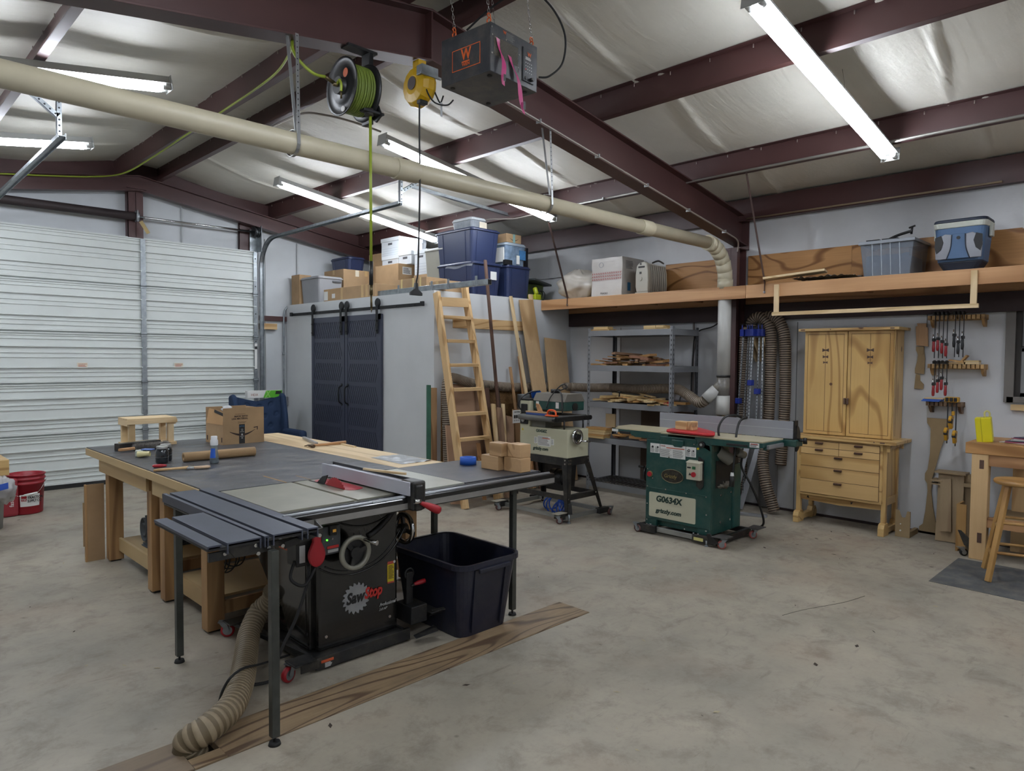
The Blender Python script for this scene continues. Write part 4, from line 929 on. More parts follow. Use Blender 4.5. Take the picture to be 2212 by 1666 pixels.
hanger(1.86, 'perforated metal strap holding the duct pipe left of the hose reel'); hanger(3.93, 'crossed perforated metal straps holding the duct pipe below the air filter')
# air filter box
WG = mat('filter_grey', '34363a', .4, .1, var=.2, vs=7, dust=.16); OR = mat('orange_print', 'c2561e', .5, var=.05)
AF = T('air_filter', 'dark grey box air filter with orange logo hanging on chains from the roof', 'air filter', (2.626, 2.842, 3.18), rz=.09)
H_, W_, L_ = .267, .415, .385      # origin = near bottom corner, +x right, +y back
P('casing', MB().box(0, W_, 0, L_, 0, H_), WG, AF, bev=.004)
def lab_rect(mb, x0, x1, z0, z1, y, t): return mb.box(x0, x1, y, y+.001, z0, z0+t).box(x0, x1, y, y+.001, z1-t, z1).box(x0, x0+t, y, y+.001, z0, z1).box(x1-t, x1, y, y+.001, z0, z1)
fr = MB()
for (a, b, c, d) in ((.075,.295,.060,.064),(.075,.295,.176,.180),(.075,.079,.06,.18),(.291,.295,.06,.18)): fr.box(-.0015, -.0005, a, b, c, d)
P('logo_frame', fr, OR, AF, kind='stuff')
txt('W', (-.0005, .222, .112), (0,-1,0), (0,0,1), .085, OR, AF, bold=.03, sx=.85, off=.001)
P('logo_bar', MB().box(-.0016, -.0006, .158, .218, .096, .103), OR, AF)
txt('WEN', (-.0005, .216, .076), (0,-1,0), (0,0,1), .026, OR, AF, bold=.02, off=.001)
# front: vent mesh, label, control panel
vm = MB().box(.03, .235, -.002, -.0012, .095, .20)
P('vent_back', vm, mat('vent_tan', '6b6455', .7, var=.2), AF)
ms = MB()
for k in range(22):
    a = .03+k*.0102
    ms.prism([(a, -.003, .095),(a+.0016, -.003, .095),(min(.235, a+.03)+.0016, -.003, .095+min(.105, (.235-a)*3.5)),(min(.235, a+.03), -.003, .095+min(.105, (.235-a)*3.5))], (0,.001,0))
for k in range(14): ms.box(.03, .235, -.0036, -.0026, .098+k*.0076, .0995+k*.0076)
P('vent_mesh', ms, mat('mesh_dark', '2b2b2a', .5, .3), AF, kind='stuff')
txt('W', (.105, -.001, .237), (1,0,0), (0,0,1), .024, OR, AF, bold=.03)
P('small_print', lines(MB(), (.13, -.001, .212), (1,0,0), (0,0,1), .075, .04, 6, off=.0005), mat('print_grey', '6f706e', .5, var=0), AF, kind='stuff')
P('control_panel', MB().box(.275, .375, -.008, 0, .03, .225), mat('panel_plastic', '26282b', .4), AF, bev=.006)
txt('W', (.313, -.0085, .178), (1,0,0), (0,0,1), .032, OR, AF, bold=.04)
bt_ = MB()
for i in range(4):
    for j in range(4): bt_.cyl((.300+i*.017, -.009, .085+j*.018), (.300+i*.017, -.008, .085+j*.018), .0038, n=8)
P('button', bt_, mat('print_light', 'b0b0ad', .5, var=0), AF, kind='stuff')
P('button', MB().cyl((.298, -.0095, .10), (.298, -.008, .10), .005, n=10), RED, AF)
P('socket', MB().cyl((.30, -.012, .05), (.30, -.006, .05), .010, n=12), BLK(), AF); P('socket', MB().cyl((.345, -.03, .05), (.345, -.006, .05), .011, n=12), BLK(), AF)
P('small_print', lines(MB(), (.295, -.0085, .155), (1,0,0), (0,0,1), .06, .018, 3, off=.0005), WHT(), AF, kind='stuff')
sc_ = MB()
for x, z in ((.01,.24),(.015,.20),(.012,.10),(.245,.165),(.24,.09),(.13,.21)): sc_.cyl((x, -.003, z), (x, 0, z), .005, n=8)
P('screw', sc_, CHROME(), AF, kind='stuff')
fo_ = MB()
for x, y in ((.05,.05),(.05,.34),(.36,.05),(.36,.34)): fo_.cyl((x, y, -.004), (x, y, .001), .014, n=14)
P('rubber_foot', fo_, INK(), AF, kind='stuff')
PK = mat('pink_tape', 'b33a72', .35, var=.15)
for (x, dx, Lr, ph_) in ((.035, .0, .25, 0), (.14, .07, .30, 1)):
    mb = MB(); n = 12; a = []; b = []
    for i in range(n+1):
        t = i/n; px_ = x+dx*t+.03*min(1, t*3); z = .19-.06*ph_-Lr*t; y = -.012-.02*t+.006*math.sin(t*9+ph_)
        a.append(V((px_, y, z))); b.append(V((px_+.030, y+.008*math.sin(t*7), z-.004)))
    mb.add(a+b, [(i, i+1, n+2+i, n+1+i) for i in range(n)], True)
    o = P('pink_streamer', mb, PK, AF)
    P('streamer_mark', MB().box(x+dx+.036, x+dx+.054, -.037, -.0365, .19-.06*ph_-Lr*.93, .19-.06*ph_-Lr*.78), INK(), o)
def chain(parent, p0, p1):
    p0 = V(p0); p1 = V(p1); d = (p1-p0); n = max(3, int(d.length/.022)); mb = MB(); u = d.normalized(); a = u.orthogonal().normalized(); b = u.cross(a)
    for k in range(n):
        c = p0+d*((k+.5)/n); s = a if k % 2 else b
        mb.tube([c+u*.014*math.cos(t)+s*.006*math.sin(t) for t in [2*PI*j/8 for j in range(8)]], .0018, 5, True)
    return P('chain', mb, CHROME(), parent, kind='stuff')
for x, y in ((.02,.30),(.02,.03),(.395,.30),(.395,.03)):
    hk = P('hook', MB().torus((x, y, H_+.02), (1,0,0), .014, .004, 14, 6).torus((x, y, H_+.046), (0,1,0), .012, .0035, 14, 6), OR, AF)
    chain(AF, (x, y, H_+.06), (x-.02+.0*x, y+.04, 3.90-.0-3.18))
S('black_cable', MB().tube(smooth_path([(2.98,2.81,3.235),(3.02,2.76,3.24),(3.09,2.72,3.33),(3.10,2.72,3.5),(3.03,2.78,3.66),(2.96,2.9,3.76),(2.90,3.1,3.72),(2.85,3.3,3.62)], 10), .006, 8), RUB(), 'black power cable looping up from the air filter to the roof', 'cable')
# hose reel
HR = T('hose_reel', 'black hose reel wound with yellow-green air hose under the dark beam', 'hose reel', (2.26, 3.64, 3.185))
HG = mat('hose_green', '8a9a2c', .45, var=.12); RB = mat('reel_black', '18191a', .42, var=.1)
for x in (2.185, 2.335): P('flange', MB().lathe([(.001,-.004),(.10,-.004),(.105,-.012),(.155,-.004),(.168,.004),(.168,.010),(.155,.004),(.105,-.004),(.10,.004),(.001,.004)], (x, 3.64, 3.185), (-1 if x < 2.2 else 1,0,0), 40), RB, HR)
mb = MB()
for L in range(2):
    for k in range(9): mb.torus((2.205+k*.0138, 3.64, 3.185), (1,.02*(k%3-1),.01), .135-.014*L, .0072, 36, 6)
P('wound_hose', mb, mat('hose_green_dusty', '65752a', .55, var=.15), HR, kind='stuff')  # wound turns in a darker olive than the free hose
P('hub', MB().cyl((2.15, 3.64, 3.185), (2.35, 3.64, 3.185), .05, n=24), RB, HR)
P('sticker', MB().cyl((2.1795, 3.60, 3.255), (2.1803, 3.60, 3.255), .026, n=20), OR, HR); P('sticker', MB().cyl((2.1795, 3.62, 3.05), (2.172, 3.62, 3.05), .016, n=20), WHT(), HR)
P('swivel', MB().tube(smooth_path([(2.18,3.64,3.185),(2.15,3.64,3.185),(2.14,3.60,3.20),(2.14,3.58,3.17),(2.14,3.58,3.13)], 6), .008, 8), HG, HR)
P('fitting', MB().cyl((2.12, 3.64, 3.185), (2.18, 3.64, 3.185), .012, n=10).cyl((2.06, 3.62, 3.20), (2.13, 3.64, 3.19), .011, n=10).cyl((2.14, 3.58, 3.14), (2.14, 3.58, 3.09), .006, n=8), mat('brass_dark', '5c5138', .35, .7), HR)
P('arm', MB().prism([(2.36,3.66,3.14),(2.36,3.54,3.10),(2.36,3.50,3.03),(2.36,3.56,3.0),(2.36,3.72,3.12)], (.012,0,0)).box(2.25,2.39,3.51,3.56,3.035,3.05).box(2.34,2.372,3.6,3.68,3.0,3.42), RB, HR, bev=.003)
P('roller_guide', MB().cyl((2.30, 3.54, 3.02), (2.30, 3.54, 3.06), .026, n=16), BLKM(), HR)
P('mount', MB().box(2.20, 2.40, 3.60, 3.68, 3.42, 3.435), RB, HR)
P('drop_hose', MB().cyl((2.31, 3.54, 3.03), (2.315, 3.54, 2.16), .0085, n=10).cyl((2.315, 3.54, 1.91), (2.315, 3.54, 1.90), .002, n=6), HG, HR)
P('hose_end', MB().cyl((2.315, 3.54, 2.17), (2.315, 3.54, 2.03), .012, n=10), RB, HR)
P('coupler', MB().cyl((2.315, 3.54, 2.03), (2.315, 3.54, 1.97), .010, n=10).cyl((2.315, 3.54, 1.97), (2.317, 3.54, 1.89), .006, .007, n=8).cyl((2.317,3.54,1.89),(2.317,3.54,1.865),.006,.001,n=8), mat('brass_dark', '5c5138', .35, .7), HR)
air = [(2.06,3.62,3.20),(1.98,3.62,3.20),(1.90,3.66,3.28),(1.90,3.70,3.37),(1.97,3.80,3.44),(2.12,4.1,3.60),(2.38,4.7,3.735),(2.53,5.3,3.79),(2.565,6.3,3.79),(2.575,7.2,3.785),(2.57,8.2,3.76),(2.50,9.0,3.72),(2.3,9.50,3.735),(1.85,9.52,3.665),(1.4,9.51,3.60),(.6,9.51,3.47),(-.6,9.51,3.28)]
S('air_hose', MB().tube(smooth_path(air, 8), .009, 8), HG, 'yellow-green air hose strung along the roof from the reel to the far wall', 'hose')
# yellow cord reel
CR = T('cord_reel', 'round yellow retractable cord reel hanging under the beam at the ridge', 'cord reel', (2.76, 3.66, 3.34))
YL = mat('reel_yellow', 'c29a12', .4, var=.06)
P('housing', MB().lathe([(.001,-.055),(.06,-.06),(.11,-.05),(.128,-.02),(.130,.02),(.112,.05),(.06,.06),(.001,.055)], (2.76, 3.66, 3.345), (1,0,0), 14, flat=True), YL, CR, bev=.004)
P('centre_label', MB().cyl((2.698, 3.66, 3.355), (2.696, 3.66, 3.355), .042, n=24), mat('label_brown', '3a2f2c', .5), CR)
P('bracket', MB().box(2.73, 2.79, 3.63, 3.69, 3.45, 3.51), YL, CR); P('cord_outlet', MB().box(2.70, 2.76, 3.57, 3.61, 3.21, 3.235), BLK(), CR, bev=.004)
P('drop_cord', MB().tube(smooth_path([(2.70,3.58,3.21),(2.70,3.58,3.0),(2.705,3.58,2.7),(2.695,3.58,2.3),(2.69,3.58,2.14),(2.678,3.58,2.08),(2.68,3.58,2.05)], 8), .0055, 8), RUB(), CR)
P('triple_tap', MB().prism([(2.672,3.575,2.075),(2.688,3.575,2.075),(2.694,3.575,2.035),(2.725,3.575,2.012),(2.725,3.575,1.995),(2.635,3.575,1.995),(2.635,3.575,2.012),(2.666,3.575,2.035)], (0,.022,0)), BLK(), CR, bev=.003)
JB = T('outlet_box', 'galvanised outlet box with black plugs on the beam in front of the yellow reel', 'outlet box', (2.75, 3.57, 3.36))
P('metal_box', MB().box(2.69, 2.82, 3.54, 3.60, 3.385, 3.445), GALV(), JB, bev=.003); P('cover', MB().box(2.675, 2.835, 3.53, 3.54, 3.375, 3.39), GALV(), JB)
P('plug', MB().box(2.72, 2.745, 3.55, 3.58, 3.345, 3.385), BLK(), JB, bev=.004); P('plug', MB().box(2.76, 2.80, 3.55, 3.58, 3.34, 3.385), BLK(), JB, bev=.004)
P('cable', MB().tube(smooth_path([(2.73,3.56,3.35),(2.74,3.55,3.28),(2.80,3.55,3.23),(2.90,3.55,3.24),(2.96,3.56,3.29)], 8), .005, 8).tube(smooth_path([(2.78,3.56,3.34),(2.82,3.56,3.28),(2.86,3.57,3.25),(2.885,3.57,3.30)], 8), .005, 8), RUB(), JB)
P('cable_tie', MB().box(2.855, 2.87, 3.56, 3.562, 3.16, 3.25), mat('tie_clear', 'a9adaf', .4), JB)
# conduits
CO_ = mat('conduit_painted', '9c948c', .4, .4, var=.08)
cdt = T('conduit', 'thin painted conduit clipped along the underside of the sloping beam', 'conduit', (5, 3.58, 3.2))
zb = lambda x: RZ-.014-SL*abs(x-RX)-.335
P('tube', MB().tube(smooth_path([(2.93,3.57,zb(2.93)),(4,3.57,zb(4)),(5,3.57,zb(5)),(6,3.57,zb(6)),(6.7,3.57,zb(6.7)+.0),(6.86,3.57,2.865),(6.95,3.60,2.82),(6.97,3.62,2.76)], 6), .008, 8), CO_, cdt)
for x in (3.1, 3.8, 4.5, 5.2, 5.9, 6.6): P('clip', MB().box(x-.006, x+.006, 3.555, 3.60, zb(x)-.012, zb(x)+.016), SP, cdt)
cd2 = T('conduit', 'metal conduit fixed along the lower edge of the second roof purlin', 'conduit', (6.05, 3.0, 3.36))
P('tube', MB().cyl((6.05, -2.2, roofz(6.05)-.012), (6.05, 5.55, roofz(6.05)-.012), .0115, n=12), mat('conduit_metal', 'a5a49e', .35, .6, var=.1), cd2)
P('clamp', MB().box(6.02, 6.08, 4.7, 4.715, roofz(6.05)-.026, roofz(6.05)+.0), SP, cd2)
cd3 = T('conduit', 'bent thin conduit running between the lights over the storage boxes', 'conduit', (5.9, 5.7, 3.4))
P('tube', MB().tube(smooth_path([(6.05,5.56,3.335),(6.03,5.66,3.325),(6.0,6.0,3.30),(5.97,6.25,3.32),(5.95,6.5,3.34),(5.93,7.2,3.34),(5.92,7.75,3.34)], 6), .010, 8), CO_, cd3)
cd4 = T('conduit', 'short conduit beside the centre light fixture near the ridge', 'conduit', (3.6, 5.6, 3.7))
P('tube', MB().tube(smooth_path([(3.75,5.57,3.72),(3.5,5.6,3.75),(3.25,5.7,3.78),(3.1,5.9,3.80),(3.08,6.6,3.80)], 6), .010, 8), CO_, cd4)
cd5 = T('conduit', 'pale conduit along the lower edge of the eave purlin', 'conduit', (7.17, 2.5, 3.12))
P('tube', MB().cyl((7.118, 1.30, 3.128), (7.118, 3.6, 3.128), .009, n=10), mat('conduit_tan', '8e7c64', .5), cd5)
# hanger rods of the high shelf
RD = mat('rod_brown', '584641', .45, .3)
for (x0, y0, x1, y1, lab) in ((6.10, 3.10, 6.645, 3.15, 'brown metal strap tying the near part of the high shelf to the roof'), (6.10, 5.62, 6.645, 5.73, 'brown metal strap tying the far end of the high shelf to the roof')):
    h = T('hanger_strap', lab, 'strap', (x1, y1, 2.3)); P('flat_bar', MB().beam((x0, y0, roofz(x0)+.02), (x1, y1, 2.36), .032, .004, (0,1,0)).beam((x1, y1, 2.36), (x1, y1, 2.26), .032, .004, (0,1,0)), RD, h)
    P('bolt', MB().cyl((x1-.012, y1, 2.275), (x1, y1, 2.275), .012, n=10), CHROME(), h)

# ================================================================ closet front: barn doors, rail, conduit, switch
GD = mat('barn_door_grey', '3d4150', .42, var=.06); BI = mat('black_iron', '1f2022', .45, .4, var=.1)
rl = T('barn_door_rail', 'black flat steel barn door rail across the closet front', 'rail', (CX-.05, 8.0, 2.15))
a = PX(625, 684, CX-.04); b = PX(902, 661, CX-.04)
zr = 2.215
P('rail_bar', MB().box(CX-.045, CX-.038, 6.33, 9.50, zr-.028, zr+.012), BI, rl, bev=.001)
for y in (6.34, 9.47): P('end_stop', MB().box(CX-.065, CX-.036, y-.02, y+.03, zr-.03, zr+.025), BI, rl, bev=.003)
sp_ = MB()
for k in range(9): sp_.cyl((CX-.052, 6.5+k*.36, zr-.008), (CX, 6.5+k*.36, zr-.008), .010, n=10)
P('rail_bolt', sp_, BI, rl, kind='stuff')
ZB0, ZB1 = .02, 2.135
for (ya, yb, hy, lab) in ((8.035, 8.90, 8.10, 'left dark grey herringbone barn door on the white closet'), (7.19, 8.02, 7.95, 'right dark grey herringbone barn door on the white closet')):
    dd = T('barn_door', lab, 'door', (CX-.02, (ya+yb)/2, 0))
    P('door_slab', MB().box(CX-.034, CX-.006, ya, yb, ZB0, ZB1), GD, dd, bev=.003)
    gm = MB(); wdt = (yb-ya)-.14; y0 = ya+.07
    for r in range(7):
        z0 = .12+r*.285; dirn = 1 if r % 2 else -1
        for k in range(15):
            u = y0+wdt*(k+.5)/15*1.0-.04
            q0 = V((CX-.0355, u, z0+.02)); q1 = V((CX-.0355, u+.085, z0+.25)) if dirn > 0 else V((CX-.0355, u, z0+.25))
            if dirn < 0: q0 = V((CX-.0355, u+.085, z0+.02))
            gm.beam(q0, q1, .008, .0025, (1,0,0))
    P('herringbone_slat', gm, mat('groove_grey', '262935', .5, var=0), dd, kind='stuff')
    P('door_frame', MB().box(CX-.040, CX-.034, ya, ya+.06, ZB0, ZB1).box(CX-.040, CX-.034, yb-.06, yb, ZB0, ZB1).box(CX-.040, CX-.034, ya, yb, ZB1-.07, ZB1), GD, dd, bev=.001)
    for yy in (ya+.06, yb-.06):
        hg = P('roller_hanger', MB().box(CX-.062, CX-.055, yy-.024, yy+.024, 1.89, 2.25), BI, dd, bev=.002)
        P('roller', MB().cyl((CX-.056, yy, zr+.055), (CX-.034, yy, zr+.055), .050, n=24).torus((CX-.045, yy, zr+.055), (1,0,0), .052, .008, 24, 6), BI, hg)
        P('hanger_bolt', MB().cyl((CX-.072, yy, 1.93), (CX-.055, yy, 1.93), .013, n=8).cyl((CX-.072, yy, 2.05), (CX-.055, yy, 2.05), .013, n=8), BI, hg)
    P('handle', MB().tube(smooth_path([(CX-.04,hy,.98),(CX-.085,hy,1.01),(CX-.09,hy,1.10),(CX-.085,hy,1.19),(CX-.04,hy,1.22)], 5), .010, 8).cyl((CX-.046,hy,.97),(CX-.04,hy,.97),.018,n=12).cyl((CX-.046,hy,1.23),(CX-.04,hy,1.23),.018,n=12), BI, dd)
cdc = T('conduit', 'galvanised conduit dropping to an outlet in the corner beside the closet', 'conduit', (4.82, 9.70, 1.2))
P('tube', MB().tube(smooth_path([(5.0,9.70,2.36),(4.88,9.70,2.33),(4.83,9.70,2.22),(4.825,9.70,1.9),(4.82,9.70,1.0)], 6), .013, 10).cyl((4.82,9.70,1.62),(4.82,9.70,1.66),.018,n=10), GALV(), cdc)
P('outlet', MB().box(4.79, 4.87, 9.665, 9.72, .865, 1.0), mat('outlet_grey', '7b7d7e', .4, .3), cdc, bev=.006)
P('socket', MB().box(4.80, 4.83, 9.66, 9.665, .945, .98), INK(), cdc, bev=.006); P('socket', MB().box(4.80, 4.83, 9.66, 9.665, .885, .92), INK(), cdc, bev=.006)
c = PY(580, 705, 9.68); S('wood_nailer', MB().box(c.x-.13, c.x+.13, 9.67, 9.74, c.z-.045, c.z+.04), pine('x'), 'short pine block screwed to the wall right of the garage door', 'wood block', bev=.003)
S('wall_switch', MB().box(4.475, 4.50, 9.67, 9.72, 1.66, 1.74), BLK(), 'small black switch on the wall beside the garage door track', 'switch', bev=.004)
# ================================================================ armchair with a refuse bag box behind the bench
AC = T('armchair', 'navy blue tufted wingback armchair in the corner behind the cardboard carton', 'armchair', (4.2, 8.9, 0))
NB = mat('navy_fabric', '1f3350', .85, var=.12, bump=.1, bs=120)
cb0 = PZ(595, 900, .9)
ax0, ax1 = 3.78, 4.46; ay = 9.0
mb = MB()
def fb(u, v):
    x = ax0+(ax1-ax0)*u; z = .42+.60*v+.03*math.sin(PI*u)*v*(-1)+.05*abs(u-.5)*2*v; y = ay
    for i in range(4):
        for j in range(4):
            tx = .14+.24*i+(.12 if j % 2 else 0); tz = .15+.24*j
            d2 = ((u-tx)*1.1)**2+((v-tz))**2; y += .022*math.exp(-d2/.0025)
    return V((x, y, z))
mb.grid(fb, 60, 50); P('backrest', mb, NB, AC)
P('backrest_shell', MB().prism([(ax0, ay+.01, .1),(ax1, ay+.01, .1),(ax1, ay+.01, 1.06),(ax1-.12, ay+.01, 1.03),((ax0+ax1)/2, ay+.01, .985),(ax0+.12, ay+.01, 1.03),(ax0, ay+.01, 1.06)], (0,.14,0)), NB, AC, bev=.02)
bn_ = MB()
for i in range(4):
    for j in range(4):
        u = .14+.24*i+(.12 if j % 2 else 0); v = .15+.24*j
        if u < .97: q = fb(u, v); bn_.cyl(q+V((0,-.006,0)), q, .010, n=10)
P('button', bn_, mat('button_navy', '16243c', .7), AC, kind='stuff')
for s, x in ((-1, ax0), (1, ax1)):
    P('wing', MB().prism([(x-.035, ay-.16+.0, .30),(x-.035, ay+.12, .30),(x-.035, ay+.12, 1.07),(x-.035, ay+.03, 1.10),(x-.035, ay-.04, 1.06),(x-.035, ay-.10, .78)], (.07,0,0)), NB, AC, bev=.03)
    P('armrest', MB().box(x-.05, x+.05, ay-.6, ay-.05, .25, .62), NB, AC, bev=.04)
P('seat', MB().box(ax0, ax1, ay-.62, ay+.02, .25, .45), NB, AC, bev=.04)
for x in (ax0, ax1):
    for y in (ay-.56, ay+.08): P('leg', MB().cyl((x, y, 0), (x, y, .25), .016, .024, n=10), walnut(), AC)
bb_ = T('bag_box', 'white and bright green refuse bag box standing on top of the navy armchair', 'box', (4.28, 9.12, 1.0))
P('carton', MB().box(3.98, 4.47, 9.05, 9.12, 1.035, 1.135), WHT(), bb_, bev=.002)
GN = mat('green_print', '55a52c', .45, var=.08)
P('green_panel', MB().prism([(4.20, 9.048, 1.036),(4.47, 9.048, 1.036),(4.47, 9.048, 1.134),(4.24, 9.048, 1.134)], (0,.001,0)), GN, bb_)
P('light_stripe', MB().prism([(4.22, 9.0472, 1.036),(4.235, 9.0472, 1.036),(4.31, 9.0472, 1.134),(4.295, 9.0472, 1.134)], (0,.0006,0)).prism([(4.29, 9.0472, 1.036),(4.305, 9.0472, 1.036),(4.25, 9.0472, 1.134),(4.235, 9.0472, 1.134)], (0,.0006,0)), mat('lime_print', '9cd070', .45), bb_)
P('black_patch', MB().prism([(4.37, 9.0472, 1.08),(4.45, 9.0472, 1.08),(4.46, 9.0472, 1.12),(4.38, 9.0472, 1.125)], (0,.0006,0)), INK(), bb_)
txt('HDX', (4.03, 9.05, 1.065), (1,0,0), (0,0,1), .045, mat('print_brownred', '9a6a55', .6, var=0), bb_)

# ================================================================ boxes on the closet roof
ZC = CH
def span(X, l, c, r): # pixel: left top, near corner top, right top -> y0 (near), y1 (far), x1, ztop
    C_ = PX(c[0], c[1], X); L_ = PX(l[0], l[1], X) if l else None; R_ = PY(r[0], r[1], C_.y) if r else None
    return C_.y, (L_.y if L_ else None), (R_.x if R_ else None), C_.z
def g1(a, b): return (610+a/6.32, 450+b/6.32)
def g2(a, b): return (900+a/6.32, 450+b/6.32)
def carton(name, x0, x1, y0, y1, z0, z1, lab, m=None, tape=True, cat='box', group=None):
    t = T(name, lab, cat, (x0, y0, z0)); P('carton_body', MB().box(x0, x1, y0, y1, z0, z1), m or card(), t, bev=.004)
    P('flap_seam', MB().box(x0+.005, x1-.005, (y0+y1)/2-.002, (y0+y1)/2+.002, z1, z1+.0012), mat('seam_dark', '5c4227', .9, var=0), t)
    if tape: P('packing_tape', MB().box(x0-.001, x1+.001, (y0+y1)/2-.025, (y0+y1)/2+.025, z1-.001, z1+.0015).box(x0-.0015, x0, (y0+y1)/2-.025, (y0+y1)/2+.025, z1-.07, z1).box(x1-.10, x1-.05, y0-.0015, y0, z1-.08, z1), mat('tape_tan', 'b89a6c', .35, var=.05), t)
    return t
def totebox(name, x0, x1, y0, y1, z0, z1, lab, col, lidcol, ribs=True, cat='bin', taper=.86, rad=.04):
    w1 = x1-x0; d1 = y1-y0; h = z1-z0; cx = (x0+x1)/2; cy = (y0+y1)/2; lh = .035
    t = T(name, lab, cat, (cx, cy, z0), rz=0)
    P('tub', MB().frus((0,0,0), w1*taper, d1*taper, w1*.95, d1*.95, h-lh, rad, 4), col, t, bev=.004)
    P('lid', MB().frus((0,0,h-lh), w1, d1, w1, d1, lh*.55, rad*1.2, 4).frus((0,0,h-lh*.45), w1*.95, d1*.95, w1*.93, d1*.93, lh*.45, rad*1.1, 4), lidcol, t, bev=.004)
    if ribs:
        for k in (-.28, .28):
            q = lambda s, z: V((-(w1*(taper+(.95-taper)*z)/2+.001), s*d1, z*(h-lh)))
            P('rib', MB().beam(q(k, .03), q(k*1.05, .97), .012, .008, (1,0,0)), col, t)
            q = lambda s, z: V((s*w1, -(d1*(taper+(.95-taper)*z)/2+.001), z*(h-lh)))
            P('rib', MB().beam(q(k, .03), q(k*1.05, .97), .012, .008, (0,1,0)), col, t)
    return t
GT = mat('grey_tote', '8a8b8d', .4, var=.05); GTL = mat('grey_tote_lid', '8f9092', .4, var=.05)
TG = mat('taupe_tote', '8d8c82', .4, var=.05); TGL = mat('taupe_lid', '9fa09a', .4, var=.05)
NVT = mat('navy_tote', '26304f', .38, var=.08, vs=6); NVL = mat('navy_lid', '232c4a', .32, var=.06)
carton('cardboard_box', 4.93, 5.12, 9.42, 9.66, ZC, 2.80, 'brown carton at the far left end of the closet roof', tape=False)
totebox('storage_tote', 4.93, 5.34, 8.86, 9.42, ZC, 2.745, 'light grey lidded tote at the left of the closet roof', GT, GTL, ribs=False)
P('hand_slot', MB().box(.02, .16, -.279, -.262, .30, .325), mat('slot_dark', '4a4b4e', .6), bpy.data.objects['storage_tote'], bev=.006)
b = carton('cardboard_box', 5.38, 5.84, 8.95, 9.50, ZC, 2.885, 'carton with a torn label behind the grey tote, left of the hose')
P('label', MB().box(5.58, 5.64, 8.948, 8.95, 2.79, 2.88), mat('label_cream', 'd6cdb8', .7), b)
totebox('storage_tote', 5.50, 5.80, 9.0, 9.55, 2.89, 3.09, 'small navy tote at the back left against the roof beam', NVT, NVL)
b = carton('long_carton', 4.93, 5.30, 7.45, 8.72, ZC+.001, 2.53, 'long flat taped carton along the front edge of the closet roof', tape=False)
TP = mat('tape_tan', 'b89a6c', .35, var=.05)
for y in (7.62, 7.72, 8.22): P('packing_tape', MB().box(4.928, 5.30, y, y+.05, 2.372, 2.5315), TP, b)
P('shipping_label', MB().box(4.9285, 4.93, 8.61, 8.71, 2.38, 2.50).box(4.9285, 4.93, 8.42, 8.50, 2.40, 2.46), WHT(), b, kind='stuff')
b = carton('cardboard_box', 5.46, 5.90, 7.70, 8.24, ZC+.001, 2.86, 'carton printed with a black shelf logo in the middle of the pile', tape=False)
txt('REV-A-SHELF', (5.46, 8.15, 2.425), (0,-1,0), (0,0,1), .075, INK(), b, bold=.02, sx=.88); P('shipping_label', MB().box(5.53, 5.68, 7.698, 7.70, 2.72, 2.82), WHT(), b)
P('small_print', lines(MB(), (5.54, 7.698, 2.73), (1,0,0), (0,0,1), .12, .08, 5, off=.0005), INK(), b, kind='stuff')
carton('cardboard_box', 5.86, 6.20, 8.62, 9.02, ZC, 3.14, 'tall narrow carton behind the hanging hose', tape=False)
def banker(x0, x1, y0, y1, z0, z1, lab):
    t = T('archive_box', lab, 'box', (x0, y0, z0)); BW = mat('archive_white', 'c3c8cb', .6, var=.04)
    P('box_body', MB().box(x0+.008, x1-.008, y0+.008, y1-.008, z0, z1-.03), BW, t, bev=.003); P('lid', MB().box(x0, x1, y0, y1, z1-.055, z1), BW, t, bev=.004)
    P('hand_hole', MB().box(x0+.006, x0+.009, (y0+y1)/2-.05, (y0+y1)/2+.05, z1-.105, z1-.075), mat('slot_dark', '4a4b4e', .6), t, bev=.004)
    P('ruled_line', lines(MB(), (x0+.008, y1-.03, z0+.02), (0,-1,0), (0,0,1), (y1-y0)-.06, (z1-z0)*.45, 4, off=.0005, fill=.06, jag=0), mat('print_blue', '6b7a8f', .6, var=0), t, kind='stuff')
    return t
banker(5.62, 6.02, 7.93, 8.33, 2.862, 3.02, 'white archive box under the topmost one, behind the printed carton')
banker(5.72, 6.14, 8.05, 8.50, 3.022, 3.30, 'topmost white archive box wrapped in clear film')
banker(5.60, 5.92, 7.60, 7.90, 2.862, 3.04, 'small white archive box right of the topmost one, partly behind the cord')
banker(5.62, 6.02, 7.28, 7.57, 2.70, 3.03, 'upright white archive box beside the beige tote'); carton('cardboard_box', 5.62, 6.02, 7.28, 7.57, ZC, 2.698, 'carton hidden under the upright white archive box', tape=False)
S('clear_film', MB().grid(lambda u, v: V((5.70+.46*u, 7.99+.03*math.sin(u*9), 2.98+.30*v+.03*noise.noise(V((u*5, v*5, 0))))), 14, 8), mat('film_clear', 'c0c5ca', .15, var=.1, alpha=.28), 'loose clear film hanging over the white archive boxes', 'film')
totebox('storage_tote', 5.52, 5.95, 6.78, 7.24, 2.59, 2.995, 'beige lidded tote left of the stacked navy totes', TG, TGL, ribs=False)
totebox('storage_tote', 5.52, 5.95, 6.78, 7.24, ZC, 2.588, 'second beige tote hidden below the beige one', TG, TGL, ribs=False)
b = carton('cardboard_box', 5.10, 5.42, 6.62, 7.20, ZC+.001, 2.565, 'low taped carton behind the galvanised beam', tape=False)
for y in (6.72, 6.86, 7.10): P('packing_tape', MB().box(5.0985, 5.42, y, y+.035, 2.45, 2.5665), mat('tape_yellowed', 'c9b27a', .35, var=.05), b)
b = totebox('storage_tote', 5.50, 6.0, 6.23, 6.95, ZC, 2.765, 'lower of the two big stacked navy totes above the ladder', NVT, NVL)
